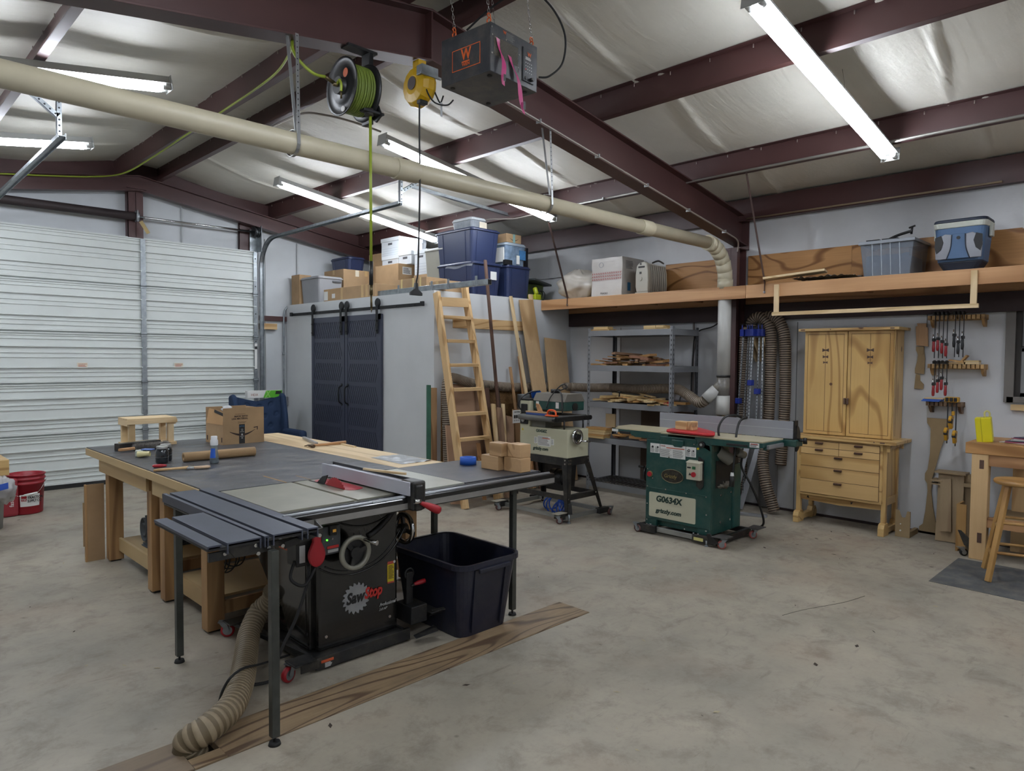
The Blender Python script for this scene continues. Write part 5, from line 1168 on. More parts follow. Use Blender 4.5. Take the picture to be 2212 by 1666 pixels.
P('torn_film', MB().grid(lambda u, v: V((-.262+.10*v, -.35+.5*u, .385+.012*math.sin(u*8)-.05*max(0, .2-v)*5)), 12, 4), mat('film_clear', 'c0c5ca', .15, var=.1, alpha=.28), b)
P('shipping_label', MB().box(.05, .15, -.342, -.338, .20, .30), WHT(), b)
totebox('storage_tote', 5.50, 5.98, 6.25, 6.98, 2.766, 3.175, 'upper of the two big stacked navy totes above the ladder', NVT, NVL)
b = totebox('clear_box', 5.58, 5.84, 6.35, 6.75, 3.177, 3.315, 'small clear lidded box on top of the stacked navy totes', mat('clear_tub', '8e9499', .2, var=.15, vs=14), mat('frost_lid', 'bcc1c4', .3, var=.03), ribs=False, cat='box')
P('contents', MB().box(.0, .12, -.195, -.19, .01, .09), mat('label_cream', 'd6cdb8', .7), b)
totebox('storage_tote', 6.08, 6.52, 6.24, 6.60, ZC, 2.775, 'navy tote to the right of the big stacked ones', NVT, NVL)
b = totebox('clear_box', 6.08, 6.46, 6.27, 6.56, 2.777, 3.06, 'clear blue-tinted box full of packets on the right navy tote', mat('clear_blue', '6d7f92', .25, var=.35, vs=12), mat('clear_lid', '9aa6b0', .25), ribs=False, cat='box')
P('white_packet', MB().box(-.192, -.175, -.10, .06, .04, .22), WHT(), b); P('blue_packet', MB().box(.05, .16, -.150, -.140, .08, .20), mat('packet_blue', '3b6e9c', .4, var=.3, vs=20), b)
P('white_packet', MB().box(.0, .05, -.149, -.142, .02, .13), WHT(), b); P('black_case', MB().box(-.20, -.08, -.152, -.10, .0, .06), BLK(), b, bev=.003)
b = carton('parcel', 6.10, 6.36, 6.28, 6.50, 3.062, 3.17, 'small carton with a curved arrow print on the clear blue box', tape=False)
sm = MB(); n = 16; L1 = []; L2 = []
for i in range(n+1):
    u = i/n; L1.append(V((6.15+.16*u, 6.278, 3.115-.028*math.sin(PI*u)+.004*math.sin(PI*u)+.003))); L2.append(V((6.15+.16*u, 6.278, 3.115-.028*math.sin(PI*u)-.004*math.sin(PI*u))))
sm.add(L1+L2, [(i, i+1, n+2+i, n+1+i) for i in range(n)]); P('arrow_print', sm, INK(), b); P('packing_tape', MB().box(6.21, 6.25, 6.2775, 6.279, 3.063, 3.17), mat('tape_teal', '7fa3a0', .4), b)
S('shelf_cabinet', MB().box(6.42, 6.46, 6.62, 7.2, ZC, 3.10).box(6.80, 6.84, 6.62, 7.2, ZC, 3.10).box(6.46, 6.80, 7.18, 7.2, ZC, 3.10), mat('dark_board', '24262b', .6), 'dark open shelf unit standing behind the clear boxes', 'shelf', kind=None)
S('oak_board', MB().box(6.465, 6.795, 6.66, 6.68, 2.70, 2.90), fir('x'), 'brown wood-grain board inside the dark shelf unit', 'board')
b = T('beam_tube', 'galvanised square tube with brackets lying over the closet corner', 'beam', (4.99, 6.5, 2.4))
mb = MB(); w0, zz = 5.0, 2.405
mb.box(w0-.03, w0+.03, 5.40, 7.75, zz-.03, zz+.03); P('square_tube', mb, GALV(), b, bev=.003); P('tube_end', MB().box(w0-.024, w0+.024, 5.399, 5.40, zz-.024, zz+.024), INK(), b)
for y in (5.58, 6.05, 6.35, 7.0): P('bracket', MB().box(w0-.034, w0-.031, y-.02, y+.02, zz-.035, zz+.075), GALV(), b, bev=.002)
b = carton('cardboard_box', 5.06, 5.42, 6.21, 6.52, ZC+.001, 2.49, 'small carton between the ladder top and the lower navy tote')
S('work_light', MB().box(6.60, 6.72, 6.25, 6.40, 2.37, 2.44).cyl((6.66, 6.28, 2.44), (6.66, 6.32, 2.53), .03, n=12), mat('lime_plastic', 'a6b020', .4), 'lime yellow work light on the shelf end beside the white bag', 'lamp', bev=.012)
S('black_cable', MB().torus((6.75, 6.3, 2.43), (.4,1,.2), .07, .006, 24, 6).torus((6.76, 6.34, 2.44), (.2,1,.5), .06, .006, 24, 6), RUB(), 'small coil of black cable behind the lime work light', 'cable')
S('green_crate', MB().box(6.56, 6.98, 6.45, 6.75, ZC, 2.60), mat('murky_green', '4c5a2c', .5, var=.4, vs=9), 'murky green and blue container behind the lime work light', 'crate', bev=.02)
S('crate_lid', MB().beam((6.56, 6.40, 2.635), (7.05, 6.55, 2.60), .30, .025), mat('lid_charcoal', '3a3e3e', .4), 'charcoal lid lying on the murky green container', 'lid', bev=.006)

# ================================================================ ladder, lumber, boards against the closet side
SY = CYF
LA = T('ladder', 'home-made pine ladder leaning against the side of the white closet', 'ladder', (5.1, 5.6, 0))
lt0, lt1 = V((4.87, SY-.05, 2.37)), V((5.30, SY-.05, 2.50)); lb0, lb1 = V((4.76, 5.50, .0)), V((5.24, 5.50, .0))
lt0 = PY(943, 632, SY-.05); lt1 = PY(1002, 612, SY-.05); lt1 = V((lt1.x, lt1.y, lt1.z)); 
P('rail', MB().beam(lb0, lt0, .040, .090, (0,1,.2)), pine('z'), LA, bev=.003); P('rail', MB().beam(lb1, lt1, .040, .090, (0,1,.2)), pine('z'), LA, bev=.003)
for k, (py0) in enumerate((686, 741, 796, 855, 913, 968, 1022, 1068)):
    # rungs at equal steps up the rails
    t = 1-(k+1)/8.6; zr_ = 2.30*t+.02
    A = lb0.lerp(lt0, zr_/lt0.z); B = lb1.lerp(lt1, zr_/lt1.z)
    P('rung', MB().beam(A+V((.018,-.02,0)), B+V((-.018,-.02,0)), .085, .036), pine('x'), LA, bev=.002)
A = lb0.lerp(lt0, .955); B = lb1.lerp(lt1, .905)
P('top_rail', MB().beam(A+V((.018,-.03,0)), B+V((-.018,-.03,0)), .038, .10), pine('x'), LA, bev=.002)
P('nail_board', MB().box(5.15, 6.48, SY-.02, SY, 1.945, 2.065), pine('x'), closet, bev=.002)
P('osb_board', MB().box(4.98, 6.60, SY-.012, SY, .02, 1.22), wood('osb', '8b6a42', '523a22', 'x', K=10, sc_=9, ratio=.6), closet)
P('panel_seam', MB().box(6.30, 6.303, SY-.003, SY, 2.0, 2.34), INK(), closet)
def lean(name, lab, cat, p, yt, q, ym, w, th, m, zfloor=.003, face=(0,1,0), group=None):
    """board leaning on the closet: top at pixel p on plane y=yt, a low point at pixel q on plane y=ym, prolonged to the floor"""
    A = PY(p[0], p[1], yt); B = PY(q[0], q[1], ym); d = (B-A); Bz = A+d*((A.z-zfloor-.02)/(A.z-B.z))
    d.normalize(); n = V(face); n = (n-d*n.dot(d)).normalized()
    return S(name, MB().beam(Bz, A, w, th, n), m, lab, cat, group, bev=.001)
lean('lumber_strip', 'very long thin brown strip leaning right of the ladder, topping the navy totes', 'lumber', (1048, 562), SY-.05, (1078, 900), 5.86, .038, .02, walnut('z'))
lean('lumber_strip', 'long thin pale strip leaning left of the wide pine board', 'lumber', (1103, 640), SY-.03, (1138, 860), 5.95, .045, .02, pale('z'))
lean('wide_board', 'wide pine board leaning against the closet side', 'board', (1136, 648), SY-.03, (1166, 850), 5.98, .245, .02, ply('z'))
P('water_line', MB().box(-.1,.1,-.2,.2,0,.001), pale('z'), T('board_mark', 'faint pale line mark hidden behind the boards', 'mark', (6.4, 6.16, 2.02), rz=0)) if False else None
lean('plywood_sheet', 'shorter plywood panel leaning right of the wide pine board', 'panel', (1199, 733), SY-.03, (1209, 850), 6.02, .42, .015, ply('z'))
lean('lumber_strip', 'short pale board end showing above the wide pine board', 'lumber', (1146, 636), SY-.015, (1160, 800), 6.1, .07, .018, pale('z'))
lean('lumber_strip', 'dark walnut strip standing behind the right ladder rail', 'lumber', (1029, 772), SY-.1, (1050, 960), 5.9, .045, .03, walnut('z'))
lean('lumber_strip', 'dark walnut board standing right of the ladder foot', 'lumber', (1050, 838), SY-.15, (1062, 990), 5.9, .075, .025, walnut('z'))
lean('lumber_strip', 'very dark narrow strip beneath the long brown strip', 'lumber', (1073, 835), SY-.15, (1080, 905), 5.95, .05, .02, mat('ebony_wood', '2c211d', .6))
lean('lumber_strip', 'mid brown thin stick between the long strips', 'lumber', (1102, 793), SY-.06, (1111, 862), 6.02, .035, .02, scrapw('z'))
lean('lumber_strip', 'reddish brown board behind the pale long strip', 'lumber', (1122, 770), SY-.06, (1131, 850), 6.02, .05, .02, fir('z'))
lean('lumber_strip', 'dark strip directly left of the wide pine board', 'lumber', (1120, 730), SY-.03, (1130, 800), 6.05, .03, .02, walnut('z'))
lean('lumber_strip', 'short round pale dowel behind the blue cup', 'lumber', (1130, 822), SY-.12, (1137, 862), 6.0, .055, .03, pale('z'))
lean('lumber_strip', 'pale short board left of the brown walnut board', 'lumber', (1065, 873), 5.9, (1075, 985), 5.72, .06, .02, pale('z'))
lean('lumber_strip', 'pale short board edge right of the brown walnut board', 'lumber', (1086, 873), 5.92, (1092, 985), 5.78, .05, .02, pale('z'))
lean('lumber_strip', 'greyish brown walnut board between two short pale boards', 'lumber', (1078, 881), 5.86, (1088, 985), 5.68, .085, .02, wood('grey_walnut', '8c7058', '6a5140', 'z', K=4, sc_=2))
lean('lumber_strip', 'brown plank standing behind the paper notice', 'lumber', (1100, 900), 5.9, (1104, 985), 5.75, .12, .02, wood('grey_walnut', '8c7058', '6a5140', 'z', K=4, sc_=2))
lean('lumber_strip', 'wide dark brown board right of the ladder foot, standing nearest', 'lumber', (1044, 880), 6.0, (1064, 985), 5.8, .075, .025, walnut('z'))
lean('plywood_sheet', 'large pale plywood sheet standing behind the ladder', 'panel', (1000, 832), SY-.05, (1003, 985), 6.0, .62, .015, wood('pink_ply', 'ab8a70', '957459', 'x', K=3, sc_=1.2, fine=.08))
lean('plywood_sheet', 'green-edged sheet standing behind the vertical hose', 'panel', (926, 832), SY-.09, (926, 985), 6.02, .05, .02, mat('green_edge', '2e5a48', .6, var=.3, vs=5))
lean('plywood_sheet', 'narrow brown sheet edge left of the vertical hose', 'panel', (936, 838), SY-.08, (936, 985), 6.05, .09, .02, scrapw('z'))
lean('lumber_strip', 'pale board showing between the ladder rails near its foot', 'lumber', (975, 920), 5.9, (980, 990), 5.8, .17, .018, wood('pink_ply', 'ab8a70', '957459', 'x', K=3, sc_=1.2, fine=.08))
lean('lumber_strip', 'narrow board just behind the right ladder rail foot', 'lumber', (1033, 958), 5.85, (1036, 985), 5.8, .05, .018, fir('z'))
nt = PY(1116, 900, 5.62)
S('paper_notice', MB().box(nt.x-.065, nt.x+.085, 5.62, 5.621, nt.z-.075, nt.z+.075), WHT(), 'white printed paper notice taped on the lumber pile', 'notice')
txt('CERTIFIED', (nt.x-.045, 5.62, nt.z+.045), (1,0,0), (0,0,1), .022, INK(), bpy.data.objects['paper_notice'], bold=.02)
for k in range(4):
    P('picture', MB().box(nt.x-.045+k*.032, nt.x-.018+k*.032, 5.6185, 5.6195, nt.z-.02, nt.z+.018), mat('photo_dark', '33302e', .6, var=.4, vs=60), bpy.data.objects['paper_notice'])
    P('icon', MB().torus((nt.x-.032+k*.032, 5.619, nt.z-.045), (0,1,0), .008, .0015, 12, 4), INK(), bpy.data.objects['paper_notice'])
S('paint_can', MB().lathe([(.001,0),(.075,0),(.078,.01),(.078,.17),(.08,.18),(.07,.182),(.068,.172),(.001,.17)], (6.02, 5.88, .98), n=24), mat('can_grey', '6f7375', .4, .3), 'grey can standing on the lumber behind the paper notice', 'can')
S('can_stand', MB().box(5.92, 6.14, 5.82, 5.98, 0, .978), scrapw('z'), 'stack of brown boards under the grey can', 'boards')
# ================================================================ drum sander on its stand
CRM = mat('machine_cream', 'b7b59b', .42, var=.05, dust=.06); MG = mat('machine_green', '12413c', .38, var=.12, vs=2, dust=.10)
DG = mat('print_green', '15302a', .5, var=0); OL = mat('label_orange', 'b8502a', .5, var=0)
PL = T('drum_sander', 'cream and green drum sander with a chrome handwheel on a black stand', 'machine', (5.3, 4.75, 0))
bx0, bx1, by0, by1 = 5.12, 5.445, 4.40, 5.05
P('body', MB().box(bx0, bx1, by0, by1, .62, .90).box(bx0, bx1, 4.915, by1, .90, 1.165), CRM, PL, bev=.006)
P('column_cap', MB().box(bx0-.005, bx1+.005, 4.91, by1+.005, 1.165, 1.182), BLK(), PL, bev=.003)
# green drum housing with bevelled top
pr = [(5.17,1.075),(5.48,1.075),(5.48,1.17),(5.43,1.235),(5.22,1.235),(5.17,1.17)]
P('drum_housing', MB().prism([(x, 4.49, z) for x, z in pr], (0, .42, 0)), MG, PL, bev=.008)
P('dust_cover', MB().prism([(x, 4.485, z) for x, z in [(5.165,1.165),(5.485,1.165),(5.435,1.245),(5.215,1.245)]], (0,.43,0)), mat('dusty_grey', '69645b', .8, var=.15), PL, bev=.004)
P('hub_cap', MB().cyl((5.33, 4.478, 1.115), (5.33, 4.492, 1.115), .038, n=20), BLK(), PL)
P('dust_port', MB().cyl((5.30, 4.72, 1.24), (5.30, 4.72, 1.285), .05, n=20), BLK(), PL)
P('label', MB().box(5.168, 5.17, 4.83, 4.87, 1.10, 1.16).box(5.168, 5.17, 4.56, 4.60, 1.10, 1.16), WHT(), PL, kind='stuff')
P('motor_switch', MB().box(5.105, 5.12, 4.94, 5.03, 1.03, 1.13).box(5.105, 5.12, 4.93, 5.04, .92, 1.03), BLK(), PL, bev=.012)
P('speed_knob', MB().cyl((5.09, 4.985, .965), (5.105, 4.985, .965), .022, n=16), mat('knob_grey', '8d8d88', .4), PL)
# conveyor
P('conveyor_roller', MB().cyl((5.05, 4.50, 1.0), (5.05, 4.99, 1.0), .028, n=18).cyl((5.52, 4.50, 1.0), (5.52, 4.99, 1.0), .028, n=18), mat('belt_grey', '5d5c58', .8), PL, kind='stuff')
P('conveyor_belt', MB().box(5.05, 5.52, 4.50, 4.99, .985, 1.028), mat('belt_grey', '5d5c58', .8), PL)
P('conveyor_arm', MB().box(5.02, 5.56, 4.465, 4.495, .975, 1.02).cyl((5.02,4.465,.998),(5.02,4.495,.998),.024,n=14).cyl((5.56,4.465,.998),(5.56,4.495,.998),.024,n=14), BLK(), PL, bev=.003)
kn = MB()
for x in (5.03, 5.07, 5.11, 5.47, 5.51, 5.55): kn.cyl((x, 4.458, 1.0), (x, 4.466, 1.0), .010, n=8)
P('bolt', kn, BLK(), PL, kind='stuff')
for x in (5.14, 5.43): P('lift_screw', MB().cyl((x, 4.46, .90), (x, 4.46, .985), .009, n=10), BLKM(), PL)
P('pedestal', MB().box(5.15, 5.40, 4.72, 4.92, .90, .985), mat('pedestal_grey', '77766c', .5), PL)
sw, *_ = wheel('handwheel', (5.225, 4.36, .83), (0,-1,0), .075, PL, CHROME(), BLK())
P('crank_knob', MB().cyl((5.27, 4.355, .785), (5.36, 4.31, .78), .008, .011, n=10), CHROME(), sw); P('axle', MB().cyl((5.225, 4.36, .83), (5.225, 4.40, .83), .012, n=10), BLK(), sw)
txt('G0458Z', (5.12, 4.82, .852), (0,-1,0), (0,0,1), .040, DG, PL, bold=.04, sx=1.1); txt('grizzly.com', (5.12, 4.86, .672), (0,-1,0), (0,0,1), .044, DG, PL, bold=.04, shear=.15, sx=1.05)
for (ya, yb, z0, z1) in ((4.845, 4.80, .735, .80), (4.795, 4.62, .715, .815), (4.615, 4.575, .735, .795)):
    lb_ = P('label', MB().box(5.1185, 5.12, yb, ya, z0, z1), WHT(), PL)
    P('small_print', lines(MB(), (5.1185, ya-.005, z0+.005), (0,-1,0), (0,0,1), ya-yb-.01, z1-z0-.01, 7, off=.0005), mat('print_grey', '6f706e', .5, var=0), lb_, kind='stuff')
P('label_band', MB().box(5.1175, 5.119, 4.63, 4.73, .79, .798), OL, PL)
P('warning_sign', MB().prism([(5.1185, 5.025, .855),(5.1185, 4.995, .855),(5.1185, 5.01, .882)], (.001,0,0)), mat('label_yellow', 'c9b31c', .5, var=0), PL)
# stand
def leg_l(p, q, w=.05): return MB().beam(p, q, w, .004, (1,0,0)).beam(p, q, .004, w, (1,0,0))
P('stand_apron', MB().box(5.115, 5.45, 4.395, 4.40, .545, .622).box(5.115, 5.12, 4.40, 5.05, .545, .622).box(5.445, 5.45, 4.40, 5.05, .545, .622).box(5.12, 5.45, 5.045, 5.05, .545, .622), BLKM(), PL, bev=.001)
feet = [((5.12, 4.40), (5.10, 4.37)), ((5.44, 4.40), (5.66, 4.37)), ((5.12, 5.05), (5.10, 5.16)), ((5.44, 5.05), (5.62, 5.16))]
for (a, b) in feet:
    mb = MB(); A = V((a[0], a[1], .62)); B = V((b[0], b[1], .045)); sx = 1 if a[0] < 5.3 else -1; sy = 1 if a[1] < 4.7 else -1
    mb.prism([A, A+V((sx*.075,0,0)), B+V((sx*.035,0,0)), B], (0, sy*.004, 0)); mb.prism([A, A+V((0,sy*.075,0)), B+V((0,sy*.035,0)), B], (sx*.004, 0, 0))
    P('stand_leg', mb, BLKM(), PL)
zq = .235; P('stand_brace', MB().box(5.13, 5.56, 4.385, 4.390, zq-.03, zq+.02).box(5.13, 5.56, 4.39, 4.43, zq+.015, zq+.02).box(5.11, 5.115, 4.40, 5.13, zq-.03, zq+.02).box(5.12, 5.56, 5.12, 5.125, zq-.03, zq+.02).box(5.55, 5.555, 4.40, 5.13, zq-.03, zq+.02), BLKM(), PL)
bl = MB()
for (x, y, z) in ((5.135,4.392,.60),(5.135,4.392,.565),(5.16,4.392,.60),(5.16,4.392,.565),(5.43,4.392,.60),(5.44,4.392,.56),(5.125,4.382,.22),(5.55,4.382,.24)): bl.cyl((x, y-.004, z), (x, y, z), .008, n=8)
for (y, z) in ((4.42,.60),(4.42,.565),(4.40,.22)): bl.cyl((5.108, y, z), (5.112, y, z), .008, n=8)
P('bolt', bl, CHROME(), PL, kind='stuff')
pbm = P('mobile_base', MB().box(5.05, 5.075, 4.34, 5.24, .035, .075).box(5.60, 5.625, 4.34, 5.24, .035, .075).box(5.05, 5.62, 4.34, 5.0-.635, .035, .075).box(5.05, 5.62, 5.215, 5.24, .035, .075), mat('base_bar', '8b8c88', .4, .5, var=.12), PL, bev=.002)
BR = mat('brown_wheel', '5a3a38', .5)
for (x, y, a) in ((5.02, 4.40, 2.6), (5.66, 4.32, .2), (5.01, 5.24, 2.8), (5.66, 5.25, .2)):
    P('corner_bracket', MB().box(x-.02, x+.10 if x < 5.3 else x+.02, y-.04, y+.06, .035, .10) if x < 5.3 else MB().box(x-.14, x+.01, y-.02, y+.04, .03, .085), BLKM(), pbm, bev=.004)
    caster(pbm, x+(-.03 if x < 5.3 else .02), y-.02, a, R=.032, tyre=BR, zp=.082)
    if x < 5.3: P('pedal', MB().box(x-.09, x+.05, y-.05, y+.03, .098, .104), mat('pedal_tan', '8f8a7c', .6), pbm)
P('levelling_foot', MB().cyl((5.075, 4.33, 0), (5.075, 4.33, .09), .008, n=8).cyl((5.075, 4.33, 0), (5.075, 4.33, .012), .018, n=12), GALV(), pbm)
P('toggle_lever', MB().prism([(5.06,4.33,.09),(5.09,4.30,.09),(5.09,4.31,.20),(5.06,4.33,.19)], (.02,.02,0)), BLK(), pbm, bev=.006)
CBL = mat('cable_black', '161616', .5, var=0)
P('power_cable', MB().tube(smooth_path([(5.10,5.01,1.06),(5.07,5.03,1.12),(5.10,5.0,1.20),(5.18,4.95,1.25),(5.24,4.88,1.265)], 8), .007, 8).tube(smooth_path([(5.14,4.70,1.10),(5.17,4.68,1.2),(5.22,4.62,1.30),(5.26,4.58,1.34),(5.28,4.55,1.31),(5.24,4.60,1.28)], 8), .006, 8).tube(smooth_path([(5.24,4.70,1.27),(5.22,4.60,1.27),(5.18,4.53,1.22),(5.15,4.50,1.12),(5.16,4.50,1.05)], 8), .007, 8), CBL, PL)
b = T('hand_plane', 'small wooden plane handle block on the drum sander conveyor', 'hand plane', (5.08, 4.78, 1.029))
P('sole', MB().box(5.05, 5.11, 4.62, 4.90, 1.029, 1.05), mat('plane_blue', '2f4a86', .4), b, bev=.002); P('wood_top', MB().box(5.055, 5.105, 4.62, 4.91, 1.05, 1.064), scrapw('y'), b, bev=.002)
P('handle', MB().prism([(5.075, 4.76, 1.064),(5.075, 4.70, 1.064),(5.075, 4.72, 1.10),(5.075, 4.75, 1.14),(5.075, 4.79, 1.145),(5.075, 4.78, 1.11)], (.02,0,0)), fir('z'), b, bev=.004)
b = T('push_block', 'bright orange plastic push block on the drum sander conveyor', 'push block', (5.06, 4.56, 1.029))
OG = mat('bright_orange', 'd8541c', .4, var=.03)
mb = MB().box(5.03, 5.09, 4.49, 4.62, 1.029, 1.042); mb.tube(smooth_path([(5.06,4.50,1.04),(5.06,4.505,1.075),(5.06,4.53,1.088),(5.06,4.58,1.088),(5.06,4.605,1.075),(5.06,4.61,1.04)], 5), .010, 8)
P('block', mb, OG, b, bev=.003)
txt('PUSH', (5.049, 4.595, 1.052), (0,-1,0), (0,0,1), .022, INK(), b, bold=.02)
S('blue_cup', MB().lathe([(.001,0),(.045,0),(.055,.07),(.057,.072),(.05,.07),(.001,.068)], (5.28, 4.98, 1.184), n=20), mat('cup_blue', '1a57b5', .4, var=0), 'bright blue tub on top of the drum sander column', 'tub')
bc = MB()
for k in range(6): bc.torus((5.32+.02*k, 4.62+.05*k, .06+.012*(k%2)), (.2*(k-2),1,.5*(k%3-1)), .085, .008, 26, 6)
S('coiled_hose', bc, mat('hose_blue', '1d4fb0', .35, var=.05), 'coiled bright blue air hose on the floor under the drum sander', 'hose')
S('black_motor', MB().cyl((5.42, 4.62, .36), (5.42, 4.85, .36), .085, n=20).cyl((5.36, 4.60, .30), (5.36, 4.62, .30), .03, n=10).torus((5.42, 4.68, .36), (0,1,0), .088, .006, 24, 6).torus((5.42, 4.78, .36), (0,1,0), .088, .006, 24, 6).box(5.36, 5.48, 4.66, 4.82, .255, .30), BLK(), 'black motor hanging inside the drum sander stand', 'motor')
bi2 = totebox('waste_bin', 6.22, 6.56, 5.42, 5.80, 0, .60, 'tall black plastic waste bin behind the drum sander', mat('bin_black', '161718', .5), mat('bin_black', '161718', .5), ribs=False, taper=.78)

# ================================================================ jointer planer
JN = T('jointer', 'dark green jointer planer with grey fence and red cutter guard on a wheeled base', 'machine', (5.6, 3.3, 0))
jx0, jx1, jy0, jy1 = 5.36, 5.90, 2.985, 3.645
P('cabinet', MB().box(jx0+.04, jx1, jy0+.012, jy1, .075, .60).box(jx0+.04, jx1-.2, jy0+.012, jy1, .60, .865).box(jx0, jx0+.04, jy0, jy1, .13, .865), MG, JN, bev=.004)
P('cabinet_foot', MB().box(jx0, jx0+.03, jy1-.12, jy1, .06, .13), MG, JN); P('cabinet_foot', MB().box(jx0, jx0+.03, jy0, jy0+.12, .06, .13), MG, JN)
P('top_housing', MB().box(jx0-.002, jx1-.16, 3.13, 3.50, .80, .905).prism([(jx0+.0, 3.13, .87),(jx0+.0, 3.13, .905),(jx0+.0, 3.0, .865),(jx0+.0, 2.985, .80)], (.3,0,0)), MG, JN, bev=.006)
P('housing_boss', MB().prism([(jx0-.016, y, z) for y, z in [(3.37,.885),(3.25,.885),(3.25,.84),(3.275,.82),(3.345,.82),(3.37,.84)]], (.02,0,0)), MG, JN, bev=.008)
P('chip_opening', MB().box(jx0+.10, jx1-.04, jy0+.008, jy0+.010, .48, .72), INK(), JN)
P('side_post', MB().box(jx1-.14, jx1, jy0-.004, jy0+.05, .08, .66), MG, JN, bev=.01)
P('wood_shavings', MB().blob((jx0+.27, jy0+.03, .495), .14, .05, .03, .4, 9, 3, 30, 10), mat('shavings', '6f6a5e', .95, var=.3, vs=80), JN, kind='stuff')
TT = mat('jointer_bed', 'b3aa8e', .42, .15, var=.08)
P('outfeed_bed', MB().prism([(5.36, 3.50, .93),(5.74, 3.50, .93),(5.74, 4.09, .93),(5.50, 4.09, .93),(5.42, 4.02, .93),(5.36, 4.0, .93),(5.36, 3.80, .93)], (0,0,.012)), TT, JN, bev=.002)
P('infeed_bed', MB().box(5.36, 5.74, 2.53, 3.495, .925, .937), TT, JN, bev=.002)
P('bed_casting', MB().prism([(5.363, 4.04, .93),(5.363, 4.04, .905),(5.363, 3.83, .895),(5.363, 3.78, .87),(5.363, 3.42, .865),(5.363, 3.42, .93)], (.37,0,0)).prism([(5.363, 3.15, .925),(5.363, 3.15, .865),(5.363, 2.60, .872),(5.363, 2.53, .885),(5.363, 2.53, .925)], (.37,0,0)), MG, JN, bev=.004)
P('bed_recess', MB().box(5.358, 5.364, 3.83, 3.95, .890, .915).box(5.358, 5.364, 2.66, 2.85, .880, .90), BLK(), JN, bev=.004)
P('bed_label', MB().box(5.357, 5.362, 3.97, 4.04, .905, .928), WHT(), JN); P('bed_label', MB().box(5.357, 5.362, 2.56, 2.64, .885, .92), WHT(), JN)
P('small_print', lines(MB(), (5.357, 2.635, .888), (0,-1,0), (0,0,1), .07, .022, 3, off=.0005), INK(), JN, kind='stuff'); P('label_band', MB().box(5.356, 5.3575, 2.57, 2.63, .909, .915), mat('label_red', 'a8483a', .6), JN)
FA = mat('fence_grey', '94969c', .4, .3, var=.05)
jf = P('fence', MB().box(5.74, 5.752, 2.45, 3.755, .94, 1.085), FA, JN, bev=.002)
P('fence_groove', MB().box(5.738, 5.74, 2.45, 3.755, 1.018, 1.021), mat('groove_light', 'b5b7ba', .4, var=0), jf)
P('fence_end_plate', MB().box(5.752, 5.82, 2.44, 2.46, .93, 1.09).prism([(5.78+.07*math.sin(t)*1.0, 2.43, .94+.11*math.cos(t)) for t in [PI*k/10 for k in range(11)]], (0,.015,0)), BLKM(), jf)
P('fence_knob', MB().cyl((5.80, 2.44, .93), (5.80, 2.36, .925), .012, n=10).cyl((5.80, 2.37, .95), (5.80, 2.37, .90), .014, .018, n=10), BLK(), jf)
P('fence_carriage', MB().box(5.74, 5.88, 2.42, 2.56, .87, .93), MG, jf, bev=.01)
P('table_extension_bar', MB().box(5.42, 5.70, 2.505, 2.525, .872, .905), ALU, JN, bev=.002)
P('end_casting', MB().box(5.42, 5.74, 2.525, 2.56, .86, .925), MG, JN, bev=.01)
P('cutter_guard', MB().prism([(5.33, 3.42, .945),(5.45, 3.45, .945),(5.66, 3.42, .945),(5.71, 3.30, .945),(5.50, 3.03, .945),(5.36, 2.955, .945),(5.30, 2.99, .945)], (0,0,.028)), mat('guard_red', 'b31d24', .35, var=.04), JN, bev=.012)
P('tension_knob', MB().cyl((5.335, 3.07, .865), (5.36, 3.07, .865), .028, n=18), BLK(), JN); P('tension_knob_cap', MB().cyl((5.33, 3.07, .865), (5.336, 3.07, .865), .012, n=12), mat('knob_grey', '8d8d88', .4), JN)
P('yellow_dot', MB().cyl((5.352, 3.11, .825), (5.36, 3.11, .825), .010, n=12), mat('label_yellow', 'c9b31c', .5, var=0), JN)
P('panel_groove', MB().box(jx0-.001, jx0+.002, 3.428, 3.436, .78, .865), INK(), JN)
P('panel_fold', MB().box(jx0-.004, jx0+.001, 3.03, 3.62, .418, .424), MG, JN, bev=.001)
mp = P('model_plate', MB().prism([(jx0-.004, 3.365+a, .27+b) for a, b in rrect(.48, .225, .012, 3)], (.003,0,0)), mat('plate_cream', 'b4b29b', .45, var=.05, dust=.05), JN)
txt('G0634X', (jx0-.0045, 3.53, .305), (0,-1,0), (0,0,1), .075, DG, mp, bold=.045, shear=.12, sx=1.02); txt('grizzly.com', (jx0-.0045, 3.53, .205), (0,-1,0), (0,0,1), .052, DG, mp, bold=.04, shear=.15, sx=1.12)
bd = P('badge', MB().prism([(jx0-.004, 3.364+.112*math.cos(t), .552+.060*math.sin(t)) for t in [2*PI*k/32 for k in range(32)]], (.004,0,0)), mat('badge_bronze', '3d3a33', .4, .5, var=.4, vs=30, bump=.1), JN)
P('badge_rim', MB().tube([(jx0-.004, 3.364+.112*math.cos(t), .552+.060*math.sin(t)) for t in [2*PI*k/32 for k in range(32)]], .003, 6, True), mat('badge_rim', '7e7458', .4, .6), bd)
txt('Grizzly', (jx0-.004, 3.45, .535), (0,-1,0), (0,0,1), .046, mat('badge_gold', '8d7f4f', .4, .5), bd, bold=.01, shear=.15)
for (ya, yb, z0, z1) in ((3.60,3.50,.745,.832),(3.495,3.235,.715,.832),(3.23,3.13,.745,.832)):
    lb_ = P('label', MB().box(jx0-.0035, jx0-.002, yb, ya, z0, z1), WHT(), JN)
    for j in range(2 if ya-yb > .15 else 2):
        ww = (ya-yb)/2-.008; P('small_print', lines(MB(), (jx0-.0035, ya-.005-j*(ww+.006), z0+.006), (0,-1,0), (0,0,1), ww, (z1-z0)*.6, 9, off=.0005), mat('print_grey', '6f706e', .5, var=0), lb_, kind='stuff')
